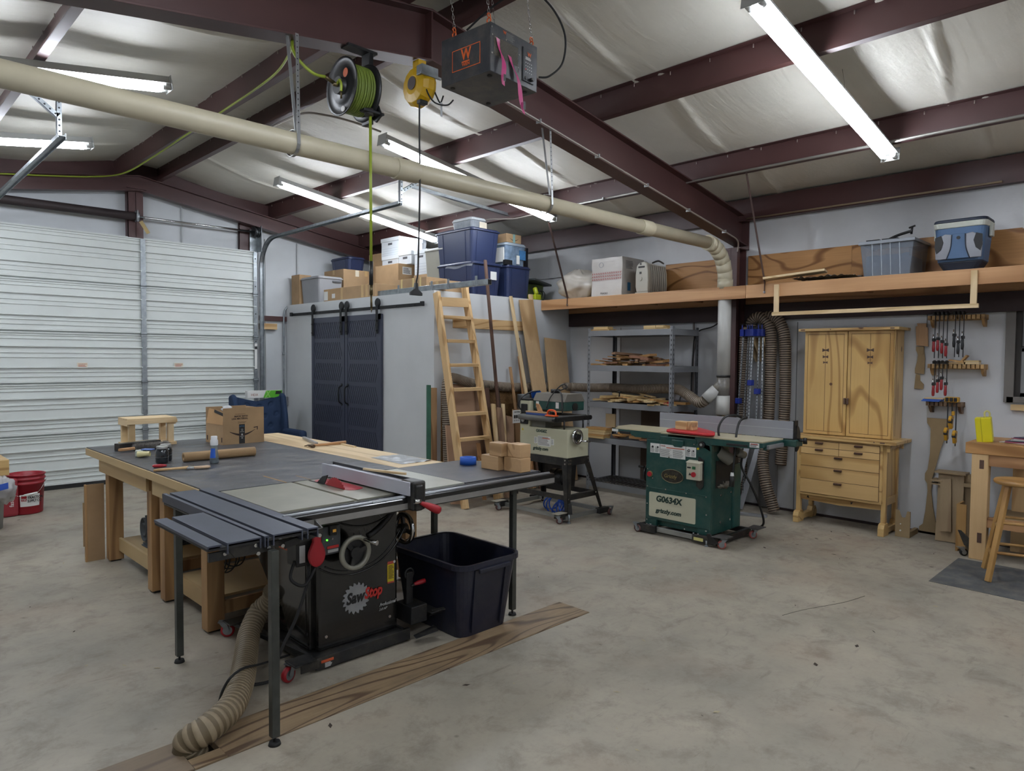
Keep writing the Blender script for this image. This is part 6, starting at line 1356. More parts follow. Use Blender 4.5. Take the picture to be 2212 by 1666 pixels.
P('label_band', MB().box(jx0-.0045, jx0-.0032, 3.245, 3.43, .80, .808), OL, JN)
txt('Grizzly', (jx0-.0032, 3.49, .812), (0,-1,0), (0,0,1), .018, mat('label_red', 'a8483a', .6), JN, bold=.02)
P('pictogram', MB().cyl((jx0-.0045, 3.575, .80), (jx0-.003, 3.575, .80), .010, n=12).torus((jx0-.004, 3.20, .80), (1,0,0), .010, .003, 14, 5).cyl((jx0-.0045, 3.52, .80), (jx0-.003, 3.52, .80), .009, n=8).cyl((jx0-.0045, 3.155, .80), (jx0-.003, 3.155, .80), .008, n=8), INK(), JN, kind='stuff')
sw_ = P('switch_box', MB().box(jx0-.06, jx0-.002, 3.06, 3.19, .555, .705), mat('switch_cream', 'b4b09c', .45), JN, bev=.005)
P('switch_lid', MB().prism([(jx0-.064, 3.055, .705),(jx0-.0, 3.055, .722),(jx0-.0, 3.055, .705)], (0,.14,0)), mat('switch_cream', 'b4b09c', .45), sw_)
P('stop_button', MB().cyl((jx0-.072, 3.115, .605), (jx0-.06, 3.115, .605), .022, n=18), RED, sw_); P('start_button', MB().box(jx0-.064, jx0-.06, 3.10, 3.13, .65, .675), mat('start_green', '1d5a34', .4), sw_)
P('switch_print', MB().box(jx0-.062, jx0-.0605, 3.145, 3.18, .655, .668).prism([(jx0-.062, 3.165, .595),(jx0-.062, 3.14, .595),(jx0-.062, 3.1525, .62)], (.001,0,0)), INK(), sw_, kind='stuff')
P('switch_bracket', MB().prism([(jx0-.003, y, z) for y, z in [(3.05,.56),(3.05,.73),(3.10,.76),(3.12,.50),(3.08,.47),(3.05,.50)]], (-.01,0,0)), BLKM(), JN)
P('emergency_stop', MB().cyl((jx0-.02, 3.60, .545), (jx0, 3.60, .545), .022, n=16), RED, JN); P('stop_ring', MB().cyl((jx0-.006, 3.60, .545), (jx0, 3.60, .545), .028, n=16), mat('ring_tan', '8a7a4a', .5), JN)
bl = MB()
for (y, z) in ((3.625,.59),(3.57,.51),(3.625,.43),(3.43,.425),(3.22,.42),(3.025,.415),(3.625,.27),(3.625,.12),(3.02,.26),(3.02,.12),(3.23,.10),(3.40,.72),(3.20,.63),(3.36,.855),(3.15,.86)): bl.cyl((jx0-.006, y, z), (jx0, y, z), .006, n=8)
for (x, z) in ((5.55,.41),(5.73,.415),(5.55,.17),(5.72,.17)): bl.cyl((x, jy0+.004, z), (x, jy0+.012, z), .011, n=10)
P('bolt', bl, CHROME(), JN, kind='stuff')
hw, *_ = wheel('handwheel', (5.50, 3.71, .52), (0,1,0), .085, JN, BLK(), BLK()); P('axle', MB().cyl((5.50, 3.64, .52), (5.50, 3.71, .52), .014, n=10).cyl((5.44, 3.72, .585), (5.44, 3.78, .585), .011, n=10), BLK(), hw)
P('dust_chute', MB().tube([(5.52, 3.02, .80), (5.62, 2.94, .72)], .055, 18, caps=False).cyl((5.70, 2.93, .79), (5.80, 2.91, .75), .035, n=14), mat('chute_grey', '77746a', .5), JN)
P('power_cord', MB().tube(smooth_path([(5.72,3.02,.76),(5.66,2.98,.72),(5.60,2.96,.74),(5.52,2.98,.86),(5.50,3.0,1.0),(5.56,2.97,1.10),(5.66,2.92,1.11),(5.74,2.9,1.08)], 8), .010, 8).tube(smooth_path([(5.74,2.86,1.09),(5.62,2.86,1.07),(5.52,2.84,.98),(5.48,2.83,.80),(5.46,2.84,.60)], 8), .010, 8).tube(smooth_path([(5.80,2.92,.75),(5.74,2.90,.65),(5.76,2.82,.5),(5.86,2.78,.30),(5.98,2.80,.12),(6.0,2.9,.05)], 8), .010, 8), CBL, JN)
P('plug', MB().cyl((5.455, 2.84, .61), (5.455, 2.84, .55), .020, .022, n=14).cyl((5.455, 2.84, .55), (5.455, 2.84, .52), .022, n=14), BLK(), JN); P('plug_cap', MB().cyl((5.455, 2.84, .60), (5.455, 2.84, .64), .018, .012, n=14), WHT(), JN)
jb = P('mobile_base', MB().box(5.33, 5.355, 3.05, 3.66, .03, .072), mat('base_bar', '8b8c88', .4, .5, var=.12), JN, bev=.002)
P('base_end', MB().box(5.30, 5.34, 3.50, 3.73, .02, .085).box(5.31, 5.345, 2.90, 3.13, .02, .085).box(5.34, 5.95, 2.90, 2.94, .02, .07).box(5.34, 5.95, 3.68, 3.71, .02, .07).box(5.92, 5.95, 2.92, 3.70, .02, .07), BLKM(), jb, bev=.003)
P('base_label', MB().box(5.306, 5.309, 3.02, 3.11, .035, .062), mat('label_pale_yellow', 'c4bd7a', .6), jb)
bl = MB()
for y in (3.60, 3.56, 3.12, 3.075): bl.cyl((5.32, y, .085), (5.32, y, .095), .008, n=8)
P('bolt', bl, CHROME(), jb, kind='stuff')
for (x, y, a) in ((5.31, 3.69, 1.57), (5.34, 2.86, -1.2), (5.86, 2.84, -.6), (5.98, 3.68, 1.57)): caster(jb, x, y, a, R=.036, tyre=BR if y > 3 else mat('wheel_salmon', 'a0564e', .5))
P('pedal', MB().prism([(5.28,2.93,.098),(5.30,2.80,.098),(5.42,2.80,.098),(5.42,2.92,.098)], (0,0,.006)).prism([(5.80,2.86,.098),(5.80,2.76,.098),(5.95,2.76,.098),(5.95,2.88,.098)], (0,0,.006)), mat('pedal_grey', '4c4a48', .6), jb, kind='stuff')
P('toggle_lever', MB().prism([(5.305,2.96,.03),(5.305,2.99,.11),(5.305,2.955,.12),(5.305,2.87,.04)], (.012,0,0)), BLK(), jb, bev=.004)
P('levelling_foot', MB().cyl((5.315, 2.99, 0), (5.315, 2.99, .05), .009, n=8).cyl((5.315, 2.99, 0), (5.315, 2.99, .01), .018, n=12), GALV(), jb)
b = T('finger_joint_box', 'small wooden block box standing on the red cutter guard', 'box', (5.44, 3.30, .974))
P('block', MB().box(5.40, 5.48, 3.255, 3.37, .974, 1.045), pine('y'), b, bev=.003); P('side_block', MB().box(5.41, 5.50, 3.20, 3.254, .974, 1.05), pine('x'), b, bev=.004)
P('lid_tab', MB().box(5.395, 5.47, 3.192, 3.20, 1.005, 1.04), scrapw('y'), b, bev=.002)

# ================================================================ grey metal rack with offcuts
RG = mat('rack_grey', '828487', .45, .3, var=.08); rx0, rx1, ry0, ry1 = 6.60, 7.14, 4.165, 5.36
RK = T('metal_rack', 'grey slotted steel rack against the wall holding wood offcuts', 'rack', (6.87, 4.76, 0))
hl = MB()
for (x, sx) in ((rx0, 1), (rx1, -1)):
    for (y, sy) in ((ry0, 1), (ry1, -1)):
        mb = MB().box(min(x, x+sx*.04), max(x, x+sx*.04), min(y, y+sy*.003), max(y, y+sy*.003), 0, 1.965).box(min(x, x+sx*.003), max(x, x+sx*.003), min(y, y+sy*.04), max(y, y+sy*.04), 0, 1.965)
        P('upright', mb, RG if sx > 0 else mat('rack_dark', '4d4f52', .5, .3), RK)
        for k in range(36):
            z = .05+k*.053
            hl.box(x-sx*.001 if sx > 0 else x, x if sx > 0 else x+.001, y+sy*.02-.005, y+sy*.02+.005, z, z+.022)
            hl.box(x+sx*.02-.005, x+sx*.02+.005, y-sy*.001 if sy > 0 else y, y if sy > 0 else y+.001, z, z+.022)
P('slot', hl, INK(), RK, kind='stuff')
ZS = [.10, .64, 1.07, 1.51, 1.925]
for k, z in enumerate(ZS):
    P('shelf_beam', MB().box(rx0-.004, rx0, ry0+.02, ry1-.02, z-.055, z+.012).box(rx0, rx1, ry0-.002, ry0+.002, z-.055, z+.012).box(rx0, rx1, ry1-.002, ry1+.002, z-.055, z+.012).box(rx1-.004, rx1, ry0, ry1, z-.055, z+.012), RG, RK, bev=.001)
    if k:
        P('shelf_board', MB().box(rx0, rx1, ry0, ry1, z-.01, z), RG, RK)
    else:
        mb = MB()
        for i in range(20): mb.box(rx0, rx1, ry0+.03+i*.06-.006, ry0+.03+i*.06+.006, z-.004, z)
        for i in range(9): mb.box(rx0+i*.064, rx0+i*.064+.012, ry0, ry1, z, z+.003)
        P('wire_shelf', mb, mat('wire_dark', '4b4744', .6, .3), RK, kind='stuff')
random.seed(11)
def offcuts(n, y0, y1, z, zspread, mats, lab, grp, lmin=.14, lmax=.45, cx=None, wmin=.03):
    proto = []
    for m in mats:
        o = S('offcut', MB().box(-.5, .5, -.5, .5, -.5, .5), m, {'off_brown': 'dark brown', 'off_tan': 'tan', 'off_red': 'reddish', 'off_gold': 'golden', 'off_pale': 'straw-coloured', 'off_cream': 'cream'}[m.name[:-1]]+' '+lab, 'wood offcut', grp, local=((0,0,0), (0,0,0))); proto.append(o)
    cand = []
    for k in range(n):
        u = (k+.5)/n; y = y0+(y1-y0)*random.random(); L = random.uniform(lmin, lmax); w_ = random.uniform(wmin, .10); th = random.uniform(.012, .03)
        prof = 1-abs((y-(y0+y1)/2)/((y1-y0)/2))**1.6
        zz = z+th/2+.002+zspread*prof*(k/n)
        x = (cx or (rx0+.16))+random.uniform(-.07, .22)
        o = proto[k] if k < len(proto) else dup(proto[k % len(proto)])
        o.location = (x, y, zz+.01*(k/n)); o.scale = (w_, L, th); o.rotation_euler = (random.uniform(-.12, .12)*(1 if k > n*.3 else 0), random.uniform(-.12, .12)*(1 if k > n*.3 else 0), random.choice((random.uniform(-.4, .4), random.uniform(1.0, 1.9))) )
def W2(n, a, b): return wood(n, a, b, 'y', K=5, sc_=1.6, fine=.15)
brn = [W2('off_brown', '84654b', '4f3524'), W2('off_tan', 'b18a58', '83592f'), W2('off_red', '8c6044', '5c3a26'), W2('off_gold', 'bb9058', '8a6233')]
plw = [W2('off_pale', 'c6ab79', '9c7c4c'), W2('off_gold', 'bb9058', '8a6233'), W2('off_cream', 'd2bb8e', 'a98a58')]
offcuts(46, 4.42, 5.30, 1.51, .14, brn, 'wood offcut in the heaped pile on the second rack shelf', 'offcuts piled on the second rack shelf')
offcuts(30, 4.28, 5.33, 1.07, .09, plw, 'plywood offcut in the flat pile on the third rack shelf', 'pale offcuts on the third rack shelf', lmin=.2, lmax=.5)
for (y, x, L, w_, h, z, lab) in ((5.20, 6.70, .28, .14, .03, 1.925, 'lower left block with faint lettering on the rack top'), (5.22, 6.72, .22, .10, .03, 1.956, 'upper left block on the rack top'),
                                  (4.42, 6.72, .32, .16, .025, 1.925, 'lower right board on the rack top'), (4.36, 6.70, .10, .14, .03, 1.951, 'short block on the right pile on the rack top'), (4.50, 6.70, .16, .12, .03, 1.951, 'second block on the right pile on the rack top')):
    S('wood_block', MB().box(x-w_/2, x+w_/2, y-L/2, y+L/2, z, z+h), plw[0], lab, 'wood block', bev=.002)
for k in range(5): S('wood_block', MB().box(6.56, 6.70, 5.08-.01*k, 5.34-.02*(k%2), .642+.026*k, .666+.026*k), plw[k % 3], 'stack layer %s of pale boards at the left end of the fourth rack shelf' % ('one lowest', 'two', 'three', 'four', 'five uppermost')[k], 'board', bev=.001)
S('particle_board', MB().box(6.66, 6.68, 4.98, 5.12, .78, .94), mdf(), 'upright square of particle board on the fourth rack shelf', 'board')
random.seed(5)
offcuts(16, 4.24, 5.02, .66, .09, brn[1:], 'rough sawn offcut stacked on the fourth rack shelf', 'rough offcuts on the fourth rack shelf', lmin=.12, lmax=.2, wmin=.09, cx=6.62)
S('jig_knob', MB().cyl((6.70, 4.95, 1.15), (6.70, 4.95, 1.20), .008, n=8).cyl((6.70, 4.95, 1.195), (6.70, 4.95, 1.215), .024, n=12), BLK(), 'black star knob sticking up on the third rack shelf', 'knob')
S('red_clamp', MB().cyl((6.66, 4.06+.13, 1.10), (6.66, 4.30, 1.10), .012, n=10).box(6.64, 6.68, 4.22, 4.25, 1.072, 1.125), RED, 'small red clamp at the right end of the third rack shelf', 'clamp')
# wall outlets and surface conduit behind the rack
oc = T('wall_conduit', 'horizontal wall conduit with two outlets behind the steel rack', 'conduit', (7.22, 4.8, 1.1))
P('tube', MB().cyl((7.21, 5.28, 1.14), (7.21, 4.30, 1.10), .011, n=10).tube(smooth_path([(7.21,4.27,2.2),(7.21,4.27,1.95),(7.19,4.24,1.80),(7.20,4.27,1.6),(7.21,4.27,1.15)], 6), .012, 10), mat('conduit_dark', '6d6460', .5, .3), oc)
for y in (5.32, 4.27):
    ob = P('outlet', MB().box(7.18, 7.235, y-.036, y+.036, 1.05, 1.17), mat('outlet_grey', '7b7d7e', .4, .3), oc, bev=.005)
    for z in (1.135, 1.085): P('socket', MB().cyl((7.177, y, z), (7.182, y, z), .017, n=12), INK(), ob)
P('plug_lead', MB().tube(smooth_path([(7.16,4.27,1.07),(7.10,4.30,1.06),(7.08,4.36,1.12),(7.12,4.33,1.22),(7.16,4.28,1.24)], 6), .007, 8), CBL, oc)
P('drop_lead', MB().tube(smooth_path([(7.18,3.83,2.1),(7.18,4.0,1.98),(7.18,4.22,1.90),(7.18,4.26,1.6),(7.17,4.27,1.2)], 6), .008, 8), CBL, oc)
S('hardboard_sheet', MB().box(7.195, 7.205, 4.20, 4.98, .02, .98), mat('taupe_board', '6d5d52', .7, var=.15), 'taupe hardboard sheet standing against the wall behind the lower rack shelves', 'board')
# ================================================================ high shelf along the right wall
HS_ = T('high_shelf', 'long high timber shelf along the right wall', 'shelf', (6.66, 2.5, 2.2))
FRY = wood('shelf_fir', 'c69a6e', '97693f', 'y', K=4, sc_=1.4, fine=.15, knots=.03)
P('front_board', MB().box(6.645, 6.683, 3.353, 6.185, 2.225, 2.355), FRY, HS_, bev=.002); P('front_board', MB().box(6.645, 6.683, -1.5, 3.35, 2.225, 2.355), FRY, HS_, bev=.002)
P('deck', MB().box(6.683, 7.22, -1.5, YF-.09, 2.345, 2.36).box(6.683, 6.97, YF-.09, YF+.09, 2.345, 2.36).box(6.683, 7.22, YF+.09, 6.185, 2.345, 2.36), ply('y'), HS_)
for k in range(13):
    y = 6.0-.61*k
    if abs(y-YF) > .15: P('joist', MB().box(6.683, 7.22, y-.019, y+.019, 2.255, 2.344), fir('x'), HS_)
P('ledger', MB().box(7.20, 7.239, -1.5, 6.185, 2.205, 2.344), fir('y'), HS_)
PG = wood('gold_plywood', 'b58653', '73491f', 'y', K=8, sc_=1.6, ratio=.3, amt=.95, fine=.15)
for (a, b) in ((YF+.09, 4.66), (2.53, YF-.09), (2.405, 2.528), (-1.0, 2.40)): P('back_board', MB().box(7.20, 7.214, a, b, 2.361, 2.735), PG, HS_, bev=.001)
fr_ = T('hanging_frame', 'slim pale pine frame hanging below the high shelf', 'frame', (6.63, 2.2, 2.05))
P('upright', MB().box(6.62, 6.644, 3.0, 3.045, 2.04, 2.34), pale('z'), fr_, bev=.001); P('upright', MB().box(6.62, 6.644, 1.355, 1.40, 2.04, 2.34), pale('z'), fr_, bev=.001); P('rail', MB().box(6.615, 6.64, 1.34, 3.06, 2.035, 2.07), pale('y'), fr_, bev=.001)
# things on the shelf
zs = 2.361
BGM = mat('bag_white', 'cbc4b8', .35, var=.1, vs=3)
def bag(u, v):
    t = 2*PI*u; p = PI*v; q = V((math.cos(t)*math.sin(p), math.sin(t)*math.sin(p), -math.cos(p)))
    k = 1+.10*noise.noise(q*2.2+V((3,1,0)))*2+.035*math.sin(t*11+q.z*4)*abs(q.z)+.02*noise.noise(q*9)
    c = V((6.92, 5.79, 2.55)); x = q.x*.20*k; y = q.y*.30*k; z = q.z*.185*k
    return c+V((x, y, max(z, -.187)))
bgo = S('stuffed_bag', MB().grid(bag, 60, 36), BGM, 'bulging translucent white plastic bag at the far end of the high shelf', 'bag')
CW = mat('carton_white', 'd0ccc6', .35, var=.05, vs=4)
b = T('wrapped_carton', 'large white carton wrapped in film with a red printed band on the high shelf', 'box', (6.9, 5.18, zs))
cvs = []
def wob(mb):
    mb.v = [a+V((.006*noise.noise(a*7), .012*noise.noise(a*6), 0)) for a in mb.v]; return mb
mb = MB(); y0, y1, x0, x1, z0, z1 = 4.965, 5.42, 6.74, 7.19, zs, 2.82
for s in range(1): mb.grid(lambda u, v: V((x0-.004*math.sin(v*9), y1-(y1-y0)*u, z0+(z1-z0)*v)), 12, 12, False); mb.grid(lambda u, v: V((x0+(x1-x0)*u, y0, z0+(z1-z0)*v)), 12, 12, False); mb.grid(lambda u, v: V((x0+(x1-x0)*u, y0+(y1-y0)*v, z1)), 12, 12, False)
mb.box(x0+.01, x1, y0+.01, y1-.005, z0, z1-.008)
P('carton_body', wob(mb), CW, b)
RP = mat('print_red', 'a8504c', .5, var=0)
st_ = MB()
for r in range(3):
    for k in range(16):
        y = 5.41-.028*k; z = 2.555+.035*r; st_.prism([(x0-.012, y, z),(x0-.012, y-.010, z),(x0-.012, y-.022, z+.022),(x0-.012, y-.012, z+.022)], (.001,0,0))
P('red_band_print', st_, RP, b, kind='stuff')
txt('FRAGILE', (x0-.010, 5.28, 2.385), (0,-1,0), (0,0,1), .030, INK(), b, bold=.01)
P('blue_print', MB().box(6.84, 6.90, y0-.010, y0-.009, 2.42, 2.52), mat('print_sky', '2f6b96', .6, var=0), b); P('small_print', lines(MB(), (6.80, y0-.009, 2.68), (1,0,0), (0,0,1), .16, .10, 6, off=.0005), mat('print_grey', '6f706e', .5, var=0), b, kind='stuff')
P('printed_ring', MB().torus((x0-.011, 5.27, 2.74), (1,0,0), .03, .0015, 20, 4), mat('print_blue', '6b7a8f', .6, var=0), b)
b = T('red_sack', 'brown and red paper sack lying behind the white carton on the high shelf', 'sack', (7.0, 4.84, zs))
P('sack', MB().blob((7.06, 4.86, 2.56), .12, .09, .20, .12, 2, 8, 20, 14), mat('sack_brown', '6d5145', .5, var=.3), b)
RH = T('radiator', 'beige-grey oil-filled radiator heater on the high shelf', 'heater', (6.9, 4.66, zs))
HC = mat('heater_beige', 'b3afa2', .42, var=.04)
prf = [(4.745,2.375),(4.76,2.44),(4.76,2.58),(4.745,2.68),(4.71,2.715),(4.64,2.725),(4.60,2.70),(4.585,2.62),(4.58,2.5),(4.585,2.375)]
P('control_end', MB().prism([(6.72, y, z) for y, z in prf], (.06, 0, 0)), HC, RH, bev=.012)
for k in range(8): P('fin', MB().prism([(6.80+.043*k, 4.665+(y-4.665)*.95, 2.38+(z-2.38)*(.98-.004*k)) for y, z in prf], (.016, 0, 0)), HC, RH, bev=.005)
P('core', MB().cyl((6.78, 4.665, 2.46), (7.12, 4.665, 2.46), .03, n=12).cyl((6.78, 4.665, 2.62), (7.12, 4.665, 2.62), .03, n=12), mat('core_dark', '3e3c3a', .6), RH)
P('dial', MB().cyl((6.712, 4.69, 2.53), (6.722, 4.69, 2.53), .026, n=20), mat('dial_beige', 'aca79a', .4), RH); P('handle_slot', MB().box(6.717, 6.722, 4.63, 4.72, 2.655, 2.675), INK(), RH, bev=.003)
P('switches', MB().box(6.715, 6.722, 4.675, 4.70, 2.585, 2.61).cyl((6.715, 4.685, 2.70), (6.722, 4.685, 2.70), .012, n=10), mat('core_dark', '3e3c3a', .6), RH, kind='stuff')
P('foot', MB().box(6.72, 6.80, 4.58, 4.76, zs, 2.376), HC, RH); P('foot', MB().box(7.04, 7.10, 4.58, 4.76, zs, 2.376), HC, RH)
P('rear_handle', MB().tube(smooth_path([(6.86,4.62,2.72),(6.95,4.60,2.75),(7.06,4.60,2.73)], 5), .010, 8), mat('core_dark', '3e3c3a', .6), RH)
S('board_scrap', MB().beam((6.62, 3.14, 2.40), (6.75, 2.60, 2.45), .20, .02, (0,0,1)), pale('y'), 'pale bare board lying tilted over the high shelf edge', 'board', bev=.001)
S('wrinkled_sheet', MB().grid(lambda u, v: V((6.64+.30*v, 2.88-.55*u, 2.372+.03*abs(noise.noise(V((u*9, v*5, 4))))+.01)), 40, 14), mat('sheet_grey', '716e68', .35, var=.4, vs=16), 'wrinkled grey plastic sheet lying beside the bare board', 'sheet')
CT = T('clear_tote', 'large clear ribbed tote of blue cloth on the high shelf', 'tote', (6.95, 2.07, zs))
CTM = mat('clear_tub_wall', '8e97a2', .25, var=.06, alpha=.42)
mb = MB(); ty0, ty1 = 1.885, 2.26; X0, X1 = 6.75, 7.18
mb.prism([(X0, ty0, zs),(X0, ty1, zs),(X0-.015, ty1+.035, 2.665),(X0-.015, ty0-.03, 2.665)], (.003,0,0)).prism([(X0, ty0, zs),(X1, ty0, zs),(X1, ty0-.03, 2.665),(X0-.015, ty0-.03, 2.665)], (0,.003,0)).prism([(X0, ty1, zs),(X1, ty1, zs),(X1, ty1+.035, 2.665),(X0-.015, ty1+.035, 2.665)], (0,-.003,0))
P('tub', mb, CTM, CT); P('tub_rim', MB().box(X0-.03, X1, ty1+.03, ty1+.045, 2.65, 2.675).box(X0-.03, X1, ty0-.045, ty0-.03, 2.65, 2.675).box(X0-.035, X0-.015, ty0-.045, ty1+.045, 2.65, 2.678), mat('frost_lid2', '8f949a', .3, var=.03), CT, bev=.003)
for k in range(4):
    y = ty1-.075-.075*k; P('rib', MB().beam((X0-.003, y, zs+.01), (X0-.018, y+.008, 2.65), .006, .006), mat('rib_frost', 'a9b0b8', .3), CT)
P('blue_cloth', MB().grid(lambda u, v: V((X0+.012+.03*abs(noise.noise(V((u*4, v*4, 0)))), ty0+.01+(ty1-ty0-.02)*u, zs+.01+.18*v+.012*noise.noise(V((u*7, 0, 0)))*v)), 24, 10).box(X0+.05, X1-.02, ty0+.01, ty1-.01, zs+.004, zs+.17), mat('cloth_slate', '4c5f78', .9, var=.12), CT)
P('tan_contents', MB().box(X0+.04, X1-.03, ty0+.02, ty1-.02, zs+.172, zs+.235), mat('tan_cloth', '8d7867', .9), CT)
P('lid', MB().box(X0-.01, X1, ty0-.03, ty1+.03, 2.665, 2.672), mat('lid_smoke', '565b60', .3, alpha=.8), CT)
P('lid_clip', MB().box(X0-.03, X0+.02, 2.13, 2.24, 2.678, 2.688).box(X0-.03, X0+.02, 1.98, 2.11, 2.678, 2.688), BLK(), CT, kind='stuff')
S('curved_tool', MB().tube(smooth_path([(6.85,2.12,2.685),(6.83,2.02,2.72),(6.82,1.93,2.74),(6.82,1.90,2.745)], 6), .012, 8).cyl((6.82,1.90,2.72),(6.82,1.895,2.78),.010,n=8).cyl((6.82,1.92,2.775),(6.82,1.87,2.79),.008,n=8), BLK(), 'black curved frame tool on the clear tote lid', 'tool')
CL = T('cooler_bag', 'blue and silver backpack cooler with a white rim on the high shelf', 'cooler', (6.9, 1.52, zs))
BLU = mat('cooler_blue', '466182', .6, var=.12, bump=.05, bs=60); SIL = mat('cooler_silver', '7f8187', .4, .3, var=.15, bump=.1, bs=14); NVC = mat('cooler_navy', '1c2434', .5)
def cshape(w0, w1, d0, d1, z0, z1, rad=.05, cx=6.90, cy=1.52):
    mb = MB(); lo = [V((cx+x, cy+y, z0)) for x, y in rrect(d0, w0, rad, 4)]; hi = [V((cx+x, cy+y, z1)) for x, y in rrect(d1, w1, rad, 4)]; m = len(lo)
    return mb.add(lo+hi, [tuple(range(m))[::-1], tuple(range(m, 2*m))]+[(k, (k+1)%m, m+(k+1)%m, m+k) for k in range(m)], False)
P('body', cshape(.33, .375, .28, .30, 2.44, 2.72), BLU, CL, bev=.004); P('rim', cshape(.385, .40, .31, .33, 2.72, 2.765), mat('rim_white', 'bfc2b8', .4), CL, bev=.006)
P('lid', cshape(.40, .385, .32, .30, 2.766, 2.795), NVC, CL, bev=.01); P('base', cshape(.24, .33, .22, .27, zs, 2.44), NVC, CL, bev=.01)
for s in (-1, 1):
    P('side_latch', MB().box(6.86, 6.94, 1.52+s*.20-.012, 1.52+s*.20+.012, 2.64, 2.745), mat('rim_white', 'bfc2b8', .4), CL, bev=.006)
    q = [(s*.165,2.46),(s*.065,2.46),(s*.055,2.55),(s*.05,2.66),(s*.10,2.67),(s*.15,2.64),(s*.172,2.58)]
    P('silver_panel', MB().prism([(6.742-.0, 1.52+a, z) for a, z in q], (-.012,0,0)), SIL, CL, bev=.004)
    q = [(s*.170,2.645),(s*.125,2.66),(s*.108,2.60),(s*.125,2.54),(s*.158,2.51),(s*.172,2.56)]
    P('mesh_pocket', MB().prism([(6.729, 1.52+a, z) for a, z in q], (-.003,0,0)), INK(), CL)
    P('piping', MB().tube(smooth_path([(6.728,1.52+s*.085,2.455),(6.727,1.52+s*.055,2.55),(6.727,1.52+s*.048,2.66)], 6), .004, 6), NVC, CL)
P('front_panel', MB().prism([(6.742, 1.52+a, z) for a, z in [(-.08,2.46),(.08,2.46),(.052,2.56),(.046,2.665),(-.046,2.665),(-.052,2.56)]], (-.013,0,0)), BLU, CL, bev=.004)
P('emblem', MB().cyl((6.726, 1.52, 2.632), (6.73, 1.52, 2.632), .014, n=14), INK(), CL)

# ================================================================ wall hoses and bar clamps beside the column
HB = mat('hose_brown', '7f705f', .42, var=.22, vs=9, dust=.12)
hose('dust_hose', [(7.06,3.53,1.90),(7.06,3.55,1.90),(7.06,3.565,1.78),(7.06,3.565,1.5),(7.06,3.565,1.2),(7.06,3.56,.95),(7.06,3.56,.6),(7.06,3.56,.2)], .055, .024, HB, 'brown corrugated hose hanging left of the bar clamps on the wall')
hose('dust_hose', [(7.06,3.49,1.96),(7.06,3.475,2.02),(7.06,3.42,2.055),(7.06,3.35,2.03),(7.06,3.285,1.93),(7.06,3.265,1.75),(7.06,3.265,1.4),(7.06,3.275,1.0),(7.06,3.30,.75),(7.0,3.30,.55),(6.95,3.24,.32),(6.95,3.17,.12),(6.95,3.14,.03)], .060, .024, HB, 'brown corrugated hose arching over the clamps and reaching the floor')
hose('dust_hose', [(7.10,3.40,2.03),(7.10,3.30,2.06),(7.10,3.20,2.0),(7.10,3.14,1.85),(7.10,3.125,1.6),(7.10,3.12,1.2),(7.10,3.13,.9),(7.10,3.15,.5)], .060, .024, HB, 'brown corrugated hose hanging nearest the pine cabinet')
BLU2 = mat('clamp_blue', '1c2f86', .4, var=.1); CB = mat('clamp_bar', '9a9da0', .35, .75, var=.15, vs=20)
pr_ = T('clamp_bracket', 'plywood bracket holding the long blue bar clamps on the wall', 'bracket', (7.15, 3.43, 1.7))
for y in (3.55, 3.49, 3.43, 3.37, 3.32): P('bracket_fin', MB().prism([(7.235, y, 1.84),(7.02, y, 1.84),(7.02, y, 1.80),(7.20, y, 1.58),(7.235, y, 1.58)], (0,.016,0)), pale('z'), pr_)
nm = ('leftmost', 'second from left', 'third from left', 'fourth from left', 'fifth from left', 'rightmost')
for k, (y, x, bz) in enumerate(((3.535,6.98,1.16), (3.475,6.98,0), (3.445,6.97,0), (3.405,6.94,1.36), (3.365,7.0,1.27), (3.335,7.02,0))):
    c = T('bar_clamp', nm[k]+' of the long blue-headed aluminium bar clamps on the wall', 'clamp', (x, y, .1), group=None)
    bot = V((x-.10, y+.05-.02*k, .03 if k < 3 else .75))
    P('bar', MB().beam((x, y, 1.86), bot, .016, .012, (1,0,0)), CB, c)
    hm = MB(); d = (bot-V((x, y, 1.86))); n = int(d.length/.035)
    for i in range(n): q = V((x, y, 1.86))+d*((i+.5)/n); hm.box(q.x-.0075, q.x-.0062, q.y-.004, q.y+.004, q.z-.006, q.z+.006)
    P('bar_hole', hm, INK(), c, kind='stuff')
    P('clamp_head', MB().box(x-.045, x+.03, y-.020, y+.020, 1.85, 1.925).cyl((x-.03, y, 1.92), (x-.03, y, 1.97), .007, n=8), BLU2, c, bev=.008)
    P('handle_screw', MB().cyl((x-.03, y, 1.955), (x-.03, y, 1.985), .004, n=8).cyl((x-.03, y-.03, 1.98), (x-.03, y+.03, 1.98), .004, n=8), BLK(), c)
    if bz: t_ = (1.86-bz)/(1.86-bot.z); q = V((x, y, 1.86)).lerp(bot, t_); P('tail_stop', MB().box(q.x-.04, q.x+.03, q.y-.024, q.y+.024, bz-.03, bz+.03), BLU2, c, bev=.006)
S('aluminium_rail', MB().beam((6.62, 3.50, .015), (6.74, 3.12, .015), .05, .025), ALU, 'silver aluminium rail lying on the floor behind the jointer', 'rail', bev=.002)
for (a, b, lab) in (((6.98,3.40,.95),(6.76,3.52,.02),'wide silver aluminium extrusion leaning behind the jointer'), ((7.05,3.30,.95),(6.85,3.47,.02),'second silver aluminium extrusion leaning behind the jointer')):
    S('aluminium_rail', MB().beam(a, b, .055, .02, (1,.3,0)), ALU, lab, 'rail', bev=.002)
S('grey_panel', MB().box(7.17, 7.19, 3.22, 3.42, .01, .95), mat('panel_grey', '6d6c6b', .6), 'grey flat panel standing against the wall behind the jointer', 'panel')

